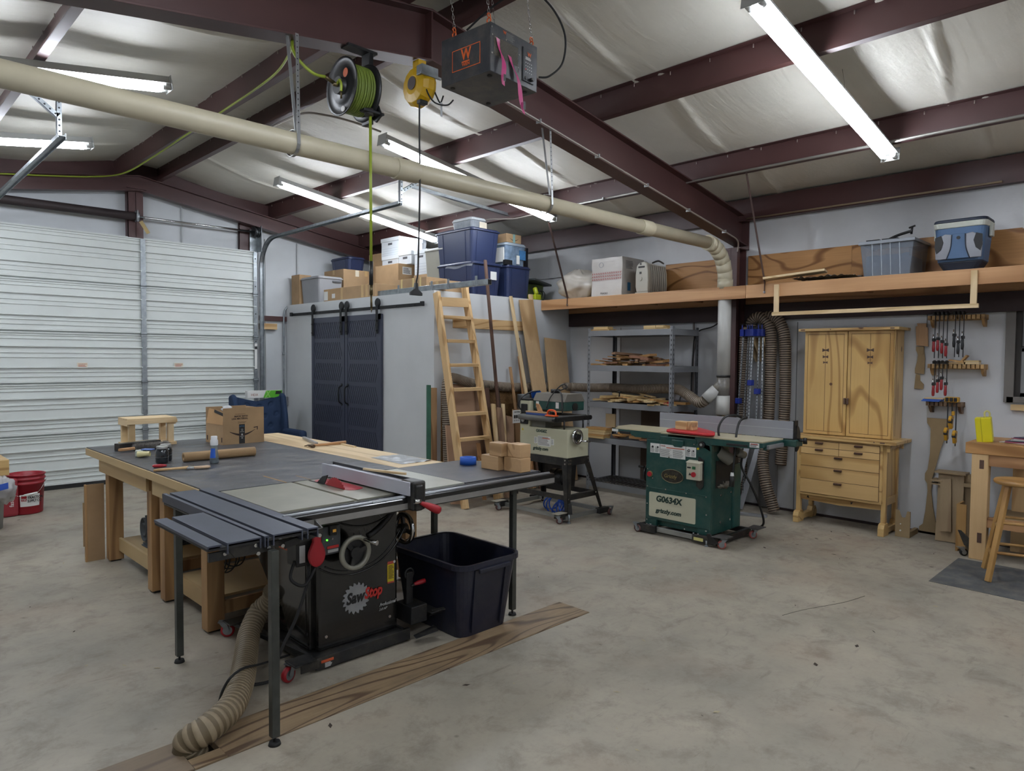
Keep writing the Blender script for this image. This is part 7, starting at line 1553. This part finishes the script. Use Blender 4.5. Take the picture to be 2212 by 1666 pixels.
# ================================================================ pine cabinet
CBN = T('pine_cabinet', 'tall yellow pine tool cabinet with two doors above seven drawers', 'cabinet', (7.0, 2.42, 0))
Yz, Yy = yellow('z'), yellow('y'); KD = mat('kerf_dark', '3a1f14', .7, var=0); DP = wood('drawer_pine', 'ceab74', 'a58049', 'y', K=3, sc_=1.6, rough=.4, knots=.045, fine=.08); DZP = wood('door_ply', 'cca86a', '976f3a', 'z', K=8, sc_=1.3, ratio=.25, rough=.35, fine=.08, knots=.02, amt=.75)
cy0, cy1 = 2.045, 2.865; hx0 = 6.94
P('hutch_body', MB().box(hx0+.022, 7.22, cy0, cy1, .868, 1.885), Yz, CBN, bev=.002)
P('crown', MB().box(hx0-.045, 7.235, cy0-.05, cy1+.045, 1.885, 1.912), Yy, CBN, bev=.004)
P('crown_peg', MB().box(hx0-.047, hx0-.044, cy0-.01, cy0+.025, 1.893, 1.904).box(hx0-.047, hx0-.044, cy1-.02, cy1+.02, 1.893, 1.904).cyl((hx0-.047, 2.6, 1.90), (hx0-.044, 2.6, 1.90), .005, n=8), walnut('y'), CBN, kind='stuff')
ym = 2.452
for (a, b, nm_) in ((ym+.004, cy1-.006, 'left'), (cy0+.006, ym-.004, 'right')):
    dr = P('door', MB().box(hx0, hx0+.022, a, b, .875, 1.882), DZP, CBN, bev=.002)
    kf = MB(); c_ = (a+b)/2; i0, i1 = a+.028, b-.028
    for (y_0, y_1, z_0, z_1) in ((i0,i0+.003,.905,1.855),(i1-.003,i1,.905,1.855),(i0,i1,.905,.908),(i0,i1,1.852,1.855),(c_-.0015,c_+.0015,.905,1.855)): kf.box(hx0-.0008, hx0+.001, y_0, y_1, z_0, z_1)
    P('inlay_line', kf, KD, dr, kind='stuff')
    for z, s in ((1.70, .031), (1.635, .026), (1.58, .021)):
        P('butterfly_key', MB().prism([(hx0-.002, c_-s, z-s*.55),(hx0-.002, c_, z-s*.12),(hx0-.002, c_+s, z-s*.55),(hx0-.002, c_+s, z+s*.55),(hx0-.002, c_, z+s*.12),(hx0-.002, c_-s, z+s*.55)], (.002,0,0)), walnut('y'), dr)
P('door_handle', MB().box(hx0-.022, hx0, ym+.004, ym+.022, 1.18, 1.24).box(hx0-.022, hx0, ym-.022, ym-.004, 1.18, 1.24), walnut('z'), CBN, bev=.004, kind='stuff')
P('knot', MB().cyl((hx0-.0006, 2.60, 1.37), (hx0, 2.60, 1.37), .014, n=16), mat('knot_brown', '5a3a22', .6), CBN)
P('side_groove', MB().box(7.02, 7.024, cy0-.0008, cy0, .90, 1.86), KD, CBN)
P('counter', MB().prism([(6.765, cy1+.03, .838),(6.765, cy0-.03, .838),(6.79, cy0-.085, .838),(7.235, cy0-.085, .838),(7.235, cy1+.05, .838)], (0,0,.030)), Yy, CBN, bev=.003)
P('case', MB().box(6.81, 7.20, cy0+.03, cy1-.03, .295, .838), Yy, CBN, bev=.002)
P('face_frame', MB().box(6.80, 6.81, cy0+.03, cy1-.03, .285, .838), Yy, CBN, bev=.002)
P('drawer_gap', MB().box(6.7985, 6.7995, cy0+.052, cy1-.05, .306, .822), KD, CBN)
dy0, dy1 = cy0+.055, cy1-.053; dm = (dy0+dy1)/2
rows = [(.768,.819,2),(.698,.764,2),(.577,.694,1),(.446,.573,1),(.310,.442,1)]
rows = [(.757,.818,2),(.692,.753,2),(.574,.688,1),(.446,.570,1),(.310,.442,1)]
for (z0, z1, n) in rows:
    for (a, b) in (((dm+.002, dy1), (dy0, dm-.002)) if n == 2 else ((dy0, dy1),)):
        d = P('drawer', MB().box(6.79, 6.7985, a, b, z0, z1), DP, CBN, bev=.001)
        c_ = (a+b)/2; P('pull', MB().prism([(6.765, c_-.038, z1-.012),(6.79, c_-.034, z1-.006),(6.79, c_-.034, z1-.022),(6.772, c_-.036, z1-.026)], (0,.074,0)), walnut('y'), d, bev=.002)
for y in (cy0+.0, cy1-.042):
    P('side_frame', MB().box(6.825, 6.87, y, y+.042, .07, .838), Yz, CBN, bev=.003); P('side_frame', MB().box(7.13, 7.175, y, y+.042, .07, .838), Yz, CBN, bev=.003)
    P('sled_foot', MB().prism([(6.77, y-.006, 0),(6.77, y-.006, .07),(6.785, y-.006, .105),(6.82, y-.006, .115),(6.88, y-.006, .115),(6.90, y-.006, .07),(7.10, y-.006, .07),(7.12, y-.006, .11),(7.20, y-.006, .11),(7.23, y-.006, .06),(7.23, y-.006, 0),(7.10,y-.006,0),(7.09,y-.006,.02),(6.91,y-.006,.02),(6.90,y-.006,0)], (0,.054,0)), Yy, CBN, bev=.004)
    P('side_rail', MB().box(6.87, 7.13, y+.008, y+.034, .78, .838).box(6.87, 7.13, y+.008, y+.034, .27, .34), Yy, CBN, kind='stuff'); P('side_panel', MB().box(6.87, 7.13, y+.016, y+.026, .34, .78), Yz, CBN)
P('bracket', MB().prism([(6.80, cy0-.001, .838),(6.80, cy0-.001, .77),(6.87, cy0-.001, .80),(7.13, cy0-.001, .80),(7.2, cy0-.001, .77),(7.2, cy0-.001, .838)], (0,-.03,0)), Yy, CBN, bev=.006)
P('lower_rail', MB().prism([(6.84, cy0+.04, .285),(6.84, cy1-.04, .285),(6.84, cy1-.04, .23),(6.84, dm, .215),(6.84, cy0+.04, .23)], (.02,0,0)), Yy, CBN)
P('pierced_slot', MB().prism([(6.838, 2.35, .24),(6.838, 2.33, .265),(6.838, 2.355, .262)], (.002,0,0)).prism([(6.838, 2.74, .245),(6.838, 2.755, .275),(6.838, 2.765, .25)], (.002,0,0)), INK(), CBN, kind='stuff')
P('top_pin', MB().box(6.763, 6.766, 2.05, 2.09, .849, .86).cyl((6.762, 2.14, .856), (6.766, 2.14, .856), .006, n=8), walnut('y'), CBN, kind='stuff')

# ================================================================ templates, clamp racks and clamps on the wall
MD = mdf()
def tmpl(name, lab, pts, x, th, m, cat='template'): return S(name, MB().prism([(x, y, z) for y, z in pts], (th,0,0)), m, lab, cat, bev=.001)
tmpl('wood_template', 'brown square-topped wooden template hanging right of the cabinet crown', [(1.935,1.95),(1.86,1.948),(1.858,1.915),(1.845,1.905),(1.838,1.735),(1.935,1.745),(1.945,1.92),(1.93,1.925)], 7.195, .018, scrapw('z'))
tmpl('mdf_template', 'narrow curved fibreboard template hanging in the middle of the row', [(1.942,1.735),(1.876,1.735),(1.872,1.68),(1.864,1.62),(1.868,1.48),(1.945,1.485),(1.945,1.53),(1.93,1.60),(1.925,1.66),(1.942,1.70)], 7.215, .008, MD)
tmpl('mdf_template', 'lowest hook-shaped fibreboard template of the hanging row', [(1.94,1.478),(1.905,1.476),(1.902,1.42),(1.87,1.385),(1.875,1.34),(1.95,1.343)], 7.222, .006, MD)
tmpl('mdf_template', 'small fibreboard wedge pinned above the middle template', [(1.925,1.735),(1.875,1.733),(1.88,1.66),(1.895,1.66),(1.91,1.70)], 7.205, .006, MD)
tmpl('leg_template', 'tall curved fibreboard leg template standing against the wall under the clamp racks', [(1.833,1.078),(1.655,1.076),(1.66,.98),(1.715,.80),(1.75,.63),(1.775,.52),(1.78,.40),(1.76,.25),(1.735,.12),(1.715,.0),(1.87,.0),(1.87,.06),(1.84,.09),(1.825,.20),(1.81,.40),(1.815,.47),(1.835,.50),(1.835,.56),(1.815,.60),(1.80,.75),(1.80,.98),(1.81,1.0),(1.83,1.03)], 7.21, .010, MD)
def rack(lab, ya, yb, zt, n, colr, x0=7.10):
    t = T('clamp_rack', lab, 'clamp rack', (7.17, (ya+yb)/2, zt))
    w_ = (ya-yb)/n
    for k in range(n): P('slat', MB().box(x0, 7.20, ya-w_*(k+1)+.004, ya-w_*k-.004, zt-.038, zt), colr, t, bev=.001)
    P('back_rail', MB().box(7.20, 7.238, yb, ya, zt-.045, zt), colr, t)
    for y in (ya-.04, yb+.01): P('bracket', MB().prism([(7.238, y, zt-.038),(7.12, y, zt-.038),(7.16, y, zt-.085),(7.20, y, zt-.105),(7.238, y, zt-.105)], (0,.022,0)), colr, t)
    return t
PLX = wood('rack_ply', 'b3905e', '7c5c36', 'x', K=5, sc_=3, fine=.15); WNX = wood('rack_walnut', '7a6047', '4c3826', 'x', K=5, sc_=3, fine=.15)
rack('upper plywood clamp rack on the wall beside the window', 1.828, 1.385, 2.010, 13, PLX); rack('middle plywood clamp rack on the wall beside the window', 1.818, 1.378, 1.575, 13, PLX); rack('lower dark walnut clamp rack holding the yellow clamps', 1.822, 1.54, 1.235, 8, WNX)
CD_ = mat('clamp_dark', '26282b', .4, .4); RH_ = mat('handle_red', '8c1c22', .4); BH = mat('handle_black', '1b1d20', .4)
def fclamp(lab, y, zt, L, hz, hm, x=7.085, grp=None):
    c = T('bar_clamp', lab, 'clamp', (x, y, zt-L), group=grp)
    P('bar', MB().box(x-.004, x+.004, y-.003, y+.003, zt-L, zt+.01), CD_, c); P('fixed_jaw', MB().prism([(x+.03, y-.008, zt),(x-.055, y-.008, zt),(x-.06, y-.008, zt+.022),(x-.02, y-.008, zt+.032),(x+.03, y-.008, zt+.02)], (0,.016,0)), BLK(), c, bev=.002)
    P('sliding_jaw', MB().box(x-.06, x+.012, y-.009, y+.009, hz-.012, hz+.014), BLK(), c, bev=.003)
    sp_ = P('spindle', MB().cyl((x-.05, y, hz-.02), (x-.05, y, hz+.05), .004, n=8), CHROME(), c)
    P('grip', MB().lathe([(.006,0),(.012,-.008),(.011,-.03),(.013,-.06),(.011,-.09),(.004,-.096)], (x-.05, y-.004, hz-.012), n=10), hm, c)
for k, (y, hz) in enumerate(((1.758,1.79), (1.726,1.80), (1.693,1.775), (1.662,1.75))): fclamp('%s of the four red-handled clamps on the upper rack' % ('leftmost', 'second', 'third', 'rightmost')[k], y, 2.012, .385, hz, RH_)
for k, (y, hz) in enumerate(((1.601,1.83), (1.569,1.77), (1.537,1.81))): fclamp('%s of the three black-handled clamps on the upper rack' % ('left', 'middle', 'right')[k], y, 2.012, .375, hz, BH)
for k, (y, hz) in enumerate(((1.750,1.395), (1.718,1.425), (1.688,1.45), (1.655,1.40))): fclamp('%s of the four red-handled clamps on the middle rack' % ('leftmost', 'second', 'third', 'rightmost')[k], y, 1.577, .22, hz, RH_)
for k, (y0, y1, z, r, lab) in enumerate(((1.53,1.65,1.577,0,'lowest offcut at the left on the middle clamp rack'), (1.535,1.65,1.595,.12,'tilted offcut lying on the left board on the middle rack'), (1.42,1.52,1.577,0,'lower board at the right on the middle clamp rack'), (1.42,1.53,1.594,0,'upper board at the right on the middle clamp rack'))):
    S('wood_block', MB().box(-.045,.045,-(y1-y0)/2,(y1-y0)/2,0,.015), plw[k % 3], lab, 'wood block', local=((7.14, (y0+y1)/2, z), (r,0,0)))
S('wood_block', MB().box(-.04,.04,-.045,.045,0,.014), plw[1], 'small block leaning steeply on the middle clamp rack', 'wood block', local=((7.14, 1.535, 1.613), (-.9,0,0)))
YC = mat('clamp_yellow', 'b88a22', .45, var=.08)
def yclamp(lab, y, L, hz, top=1.27):
    c = T('trigger_clamp', lab, 'clamp', (7.07, y, top-L)); P('bar', MB().box(7.066, 7.074, y-.004, y+.004, top-L, top), CD_, c)
    P('head', MB().box(7.03, 7.10, y-.022, y+.022, 1.238, 1.285), YC, c, bev=.010); P('pad', MB().box(7.02, 7.035, y-.012, y+.012, 1.245, 1.28), BLK(), c, bev=.003)
    P('trigger_body', MB().prism([(7.085,y-.013,hz+.02),(7.02,y-.013,hz+.03),(6.99,y-.013,hz),(7.01,y-.013,hz-.05),(7.03,y-.013,hz-.09),(7.075,y-.013,hz-.08),(7.07,y-.013,hz-.03)], (0,.026,0)), YC, c, bev=.006)
    P('grip', MB().prism([(7.05,y-.015,hz+.0),(7.0,y-.015,hz+.01),(6.995,y-.015,hz-.03),(7.03,y-.015,hz-.05)], (0,.03,0)), BLK(), c, bev=.006)
yclamp('left long yellow trigger clamp hanging from the lower rack', 1.635, .40, .985); yclamp('right long yellow trigger clamp hanging from the lower rack', 1.570, .42, .965); yclamp('short yellow trigger clamp hanging between the two long ones', 1.602, .22, 1.09)
S('trigger_clamp', MB().box(7.04, 7.07, 1.578, 1.60, 1.12, 1.16).box(7.03, 7.06, 1.60, 1.625, 1.03, 1.07), YC, 'small yellow clamp hooked under the lower rack', 'clamp', bev=.006)
for k in range(3): S('blue_board', MB().box(7.06+.01*k, 7.2, 1.70-.01*k, 1.845-.008*k, 1.2365+.011*k, 1.2465+.011*k), mat('board_blue', '2c57a8', .5) if k < 2 else pale('y'), ('lowest blue board on the lower clamp rack', 'upper blue board on the lower clamp rack', 'pale board on top of the blue boards')[k], 'board')
b = T('notched_jig', 'V-notched fibreboard jig standing on the floor right of the cabinet', 'jig', (6.92, 1.92, 0))
P('face', MB().prism([(6.905, y, z) for y, z in [(1.985,0),(1.985,.245),(1.958,.243),(1.935,.18),(1.905,.18),(1.89,.24),(1.865,.238),(1.865,0)]], (.018,0,0)), MD, b, bev=.001); P('base', MB().box(6.923, 7.17, 1.868, 1.90, 0, .05), MD, b); P('peg', MB().cyl((6.895, 1.94, .06), (6.905, 1.94, .06), .007, n=8).cyl((6.895, 1.94, .12), (6.905, 1.94, .12), .005, n=8), WHT(), b, kind='stuff')
PY_ = wood('birch_ply', '9c8767', '776146', 'z', K=3, sc_=2, fine=.1)
for (a, b_, w_, lab, cat_) in (((7.12,1.60,.615),(7.0,1.585,.005),.20,'tall birch plywood board leaning under the clamp racks','board'),):
    S('plywood_board', MB().beam(b_, a, w_, .018, (1,0,0)), PY_, lab, cat_, bev=.001)
S('plywood_strip', MB().beam((6.975,1.60,.10), (7.075,1.635,.55), .085, .008, (1,0,0)), PY_, 'narrow tapered plywood strip on the tall birch board', 'board')
S('plywood_rack', MB().box(7.05, 7.2, 1.48, 1.72, .60, .615).box(7.06, 7.2, 1.66, 1.75, .52, .535).box(7.06, 7.2, 1.66, 1.75, .49, .50).box(7.12, 7.2, 1.45, 1.50, .0, .60).box(7.06,7.2,1.44,1.5,.50,.53), PY_, 'stack of plywood shelves and strips behind the tall birch board', 'boards')
S('plywood_board', MB().box(6.74, 6.93, 1.455, 1.472, .0, .40).box(6.74, 6.755, 1.40, 1.455, .02, .40), wood('ply_tan', 'a8834f', '84602f', 'z', K=4, sc_=2, fine=.1), 'short brown plywood channel standing left of the bench leg', 'board')
bc_ = T('lever_caster', 'black lever caster with a small wheel beside the bench leg', 'caster', (6.62, 1.38, 0)); caster(bc_, 6.62, 1.385, 2.2, R=.03, tyre=BLK(), zp=.07); P('lever', MB().prism([(6.60,1.30,.07),(6.60,1.38,.09),(6.60,1.425,.20),(6.60,1.43,.21),(6.60,1.405,.21),(6.60,1.33,.14)], (.012,0,0)), BLKM(), bc_, bev=.004)

# ================================================================ work bench at right, stool, mat
WBN = T('pine_workbench', 'sturdy yellow pine work bench below the window', 'workbench', (6.85, .4, 0))
bxF = 6.56
P('top', MB().box(bxF, 7.215, -1.2, 1.385, .855, .945), wood('bench_pine', 'b98b55', '80562b', 'y', K=6, sc_=1.4, fine=.15, knots=.02), WBN, bev=.005)
for y in (1.225, -.9):
    P('leg', MB().box(bxF+.005, bxF+.10, y, y+.115, 0, .855), pine('z'), WBN, bev=.004); P('leg', MB().box(7.06, 7.18, y-.2, y-.08, 0, .855), pine('z'), WBN, bev=.004)
    P('tenon', MB().box(bxF+.002, bxF+.006, y+.03, y+.06, .74, .81), walnut('z'), WBN); P('tenon', MB().box(bxF+.002, bxF+.006, y+.03, y+.06, .14, .22), walnut('z'), WBN)
P('rail', MB().box(bxF+.02, bxF+.06, -.8, 1.225, .765, .855), fir('y'), WBN); P('lower_rail', MB().box(bxF+.02, bxF+.06, -.8, 1.27, .27, .35), fir('y'), WBN); P('lower_shelf', MB().box(bxF+.06, 7.1, -.8, 1.2, .33, .345), mdf(), WBN)
YB = mat('case_yellow', 'cfc413', .45, var=.04)
yc = T('yellow_case', 'upright bright yellow plastic case standing on the pine work bench', 'case', (6.72, 1.28, .946), rz=.12)
P('shell', MB().box(-.05,.05,-.055,.014,0,.20), YB, yc, bev=.006); P('shell', MB().box(-.05,.05,.016,.055,0,.20), YB, yc, bev=.006); P('seam', MB().box(-.048,.048,.010,.02,.002,.198), mat('case_seam', 'b0a812', .5), yc)
P('handle', MB().tube(smooth_path([(0,-.045,.20),(0,-.045,.235),(0,-.03,.25),(0,-.012,.235),(0,-.012,.20)], 5), .007, 8), mat('handle_pale', 'c9c27a', .4), yc)
yc.rotation_euler = (-.10, -.05, .1)
random.seed(3)
for k in range(7): S('magazine', MB().box(-.11,.11,-.15,.15,0,.004), mat(('paper_white', 'paper_pink', 'paper_navy', 'paper_grey')[k % 4], ('c9c9c6', 'b0566b', '23274a', '8c8e90')[k % 4], .4, var=.2, vs=12), ('lowest','second from the bottom','third from the bottom','middle','third from the top','second from the top','topmost')[k]+' glossy magazine in the loose pile on the pine work bench', 'magazine', 'magazines piled on the pine work bench', local=((6.82+.01*k, 1.02-.015*k, .947+.006*k), (0,.0,random.uniform(-.5,.5))))
SO = wood('stool_oak', 'b28a52', '8a6233', 'y', K=4, sc_=2, rough=.35, fine=.12)
sx_, sy_ = 6.185, .95
STL = T('bar_stool', 'round-seated light wooden bar stool on the grey mat', 'stool', (sx_, sy_, 0))
P('seat', MB().lathe([(.001,.70),(.15,.70),(.165,.708),(.17,.722),(.162,.735),(.12,.738),(.001,.733)], (sx_, sy_, 0), n=40), SO, STL)
ft = [(-.235,.14),(.14,.235),(.235,-.14),(-.14,-.235)]; tp = [(a*.42, b*.42) for a, b in ft]
for (a, b), (c, d) in zip(ft, tp): P('leg', MB().beam((sx_+a, sy_+b, .004), (sx_+c, sy_+d, .70), .036, .030, (a, b, 0)), wood('stool_oak', 'b28a52', '8a6233', 'z', K=4, sc_=2, rough=.35, fine=.12), STL, bev=.004)
for i in range(4):
    for z in ((.215, .43) if i % 2 else (.17, .38)):
        f = 1-(z/.70)*.58; a = ft[i]; b = ft[(i+1) % 4]
        P('rung', MB().cyl((sx_+a[0]*f, sy_+a[1]*f, z), (sx_+b[0]*f, sy_+b[1]*f, z), .011, n=10), SO, STL)
S('floor_mat', MB().prism([(5.655, 1.395, .001),(6.50, 1.395, .001),(6.50, -.6, .001),(5.60, -.6, .001)], (0,0,.002)), mat('mat_grey', '4b4e50', .75, var=.25, vs=3.5, dust=.25, bump=.05, bs=50), 'thin dark grey rubber mat under the bar stool', 'mat')
S('wood_nailer', MB().box(7.20, 7.238, .85, 1.20, 1.185, 1.235), pale('y'), 'short pale wood cleat screwed to the wall below the window', 'wood block')

# ================================================================ far left: bucket, bags, shop odds
BK = T('bucket', 'red plastic bucket with a white shop label by the garage door', 'bucket', (1.40, 8.40, 0), rz=0)
rb_ = .165; RDB = mat('bucket_red', '8c1120', .4, var=.05)
P('pail', MB().lathe([(.001,.003),(.135,.003),(.14,.01),(.155,.30),(.162,.30),(.162,.318),(.156,.32),(.158,.345),(.166,.346),(.166,.362),(.158,.365),(.160,.39),(.168,.39),(.168,.40),(.155,.40),(.150,.30),(.134,.012),(.001,.012)], (0,0,0), n=40), RDB, BK)
va = math.atan2(-8.4, -1.4)
def onb_(th, z, r=.152): return V((r*math.cos(th), r*math.sin(th), z))
P('label', MB().grid(lambda u, v: onb_(va-.35+1.15*u, .085+.12*v, .1475+.008*v), 10, 2), WHT(), BK)
P('emblem', MB().grid(lambda u, v: onb_(va-.28+.30*u, .14+.05*v, .152+.003*v), 4, 1), RED, BK)
xd = V((-math.sin(va+.35), math.cos(va+.35), 0))
txt('TRACTOR', onb_(va+.06, .162, .164), xd, (0,0,1), .034, INK(), BK, bold=.03, sx=.85); txt('SUPPLY CO', onb_(va+.06, .128, .162), xd, (0,0,1), .034, INK(), BK, bold=.03, sx=.7); txt('TSC', onb_(va-.26, .148, .160), V((-math.sin(va-.15), math.cos(va-.15), 0)), (0,0,1), .028, WHT(), BK, bold=.02)
P('wire_handle', MB().tube(smooth_path([onb_(va-1.3, .33, .17), onb_(va-.9, .25, .18), onb_(va-.3, .20, .19), onb_(va+.5, .22, .185), onb_(va+1.5, .33, .17)], 8), .003, 6), CHROME(), BK); P('handle_grip', MB().cyl(onb_(va-.1, .207, .192), onb_(va+.5, .22, .190), .010, n=10), WHT(), BK)
c = PZ(18, 1115, 0)
dsk = T('side_cabinet', 'corner of a pine topped bench at the far left edge of the photo', 'bench', (c.x-.3, c.y, 0))
c2 = PZ(10, 1028, .72); dx, dy = 1.02, 7.1
q = PY(20, 1010, 7.0)
P('top', MB().box(q.x-.7, q.x, 7.0, 7.5, q.z-.065, q.z+.065), yellow('x'), dsk, bev=.003); P('leg', MB().box(q.x-.66, q.x-.56, 7.03, 7.12, 0, q.z-.065), pine('z'), dsk)
b1 = PY(15, 1062, 6.97)
S('clear_bag', MB().blob((b1.x-.035, 6.9, b1.z+.03), .085, .10, .10, .2, 3, 2, 24, 16), mat('bag_clear', 'a9a7a6', .25, var=.15), 'clear plastic bag with blue print hanging under the bench corner', 'bag')
P('blue_print', MB().prism([(b1.x-.10, 6.765, b1.z+.04),(b1.x-.02, 6.765, b1.z+.055),(b1.x-.02, 6.765, b1.z+.105),(b1.x-.10, 6.765, b1.z+.09)], (0,.002,0)), mat('print_royal', '2f56b8', .5), bpy.data.objects['clear_bag'])
p1 = PZ(22, 1118, 0)
pk_ = T('concrete_bag', 'red bag printed fastsetting standing left of the bucket', 'bag', (p1.x, p1.y, 0))
P('sack', MB().box(p1.x-.07, p1.x+.075, p1.y, p1.y+.14, 0, .38), mat('sack_red', '8f2a33', .5, var=.12), pk_, bev=.03)
txt('fastsetting', (p1.x+.03, p1.y-.001, .10), (0,0,1), (-1,0,0), .050, WHT(), pk_, bold=.01)
p2 = PZ(2, 1140, 0)
S('white_bucket', MB().lathe([(.001,0),(.10,0),(.115,.30),(.13,.30),(.13,.33),(.001,.335)], (p2.x-.085, p2.y, 0), n=28), mat('pail_white', 'a7a9a8', .4), 'white pail with a blue lid at the left edge of the photo', 'bucket')
P('blue_lid', MB().cyl((p2.x-.085, p2.y, .335), (p2.x-.085, p2.y, .365), .133, n=28), mat('lid_blue', '2e4a66', .4), bpy.data.objects['white_bucket'])
# debris and leaves on the slab
random.seed(21); db = MB()
for k in range(240):
    r = random.random()
    if r < .3: x, y = random.uniform(5.6, 7.1), random.uniform(1.3, 2.9)
    elif r < .6: x, y = random.uniform(1.0, 2.4), random.uniform(5.5, 9.0)
    else: x, y = random.uniform(.8, 6.2), random.uniform(1.2, 5.5)
    if 1.4 < x < 3.1 and y > 3.1: continue
    a = random.uniform(0, PI); l = random.choice((.006, .008, .012, .022)); w_ = l*random.uniform(.15, .6); d = V((math.cos(a), math.sin(a), 0)); s = V((-d.y, d.x, 0)); c = V((x, y, .0012))
    db.cur = 0 if random.random() < .7 else 1
    db.add([c-d*l, c-s*w_, c+d*l+V((0,0,.002)), c+s*w_+V((0,0,.001))], [(0,1,2,3)])
S('floor_debris', db, [mat('debris_dark', '3a3129', .9), mat('debris_pale', 'a89c80', .9)], 'scattered bits of bark and sawdust on the concrete floor', 'debris', kind='stuff')
cr_ = [PZ(1690,1330), PZ(1735,1318), PZ(1790,1308), PZ(1830,1300), PZ(1868,1288)]
P('hairline_crack', MB().tube([V((p.x, p.y, .0005)) for p in smooth_path(cr_, 4)], .0016, 4), mat('crack_dark', '3c3832', .9), floor)
S('thin_wire', MB().tube([(5.0,1.85,3.60),(4.99,1.83,3.50),(5.01,1.84,3.42),(5.0,1.85,3.36)], .0022, 5), mat('wire_pale', '8f8a7c', .5), 'thin pale wire dangling from the roof beside the nearest light', 'wire')
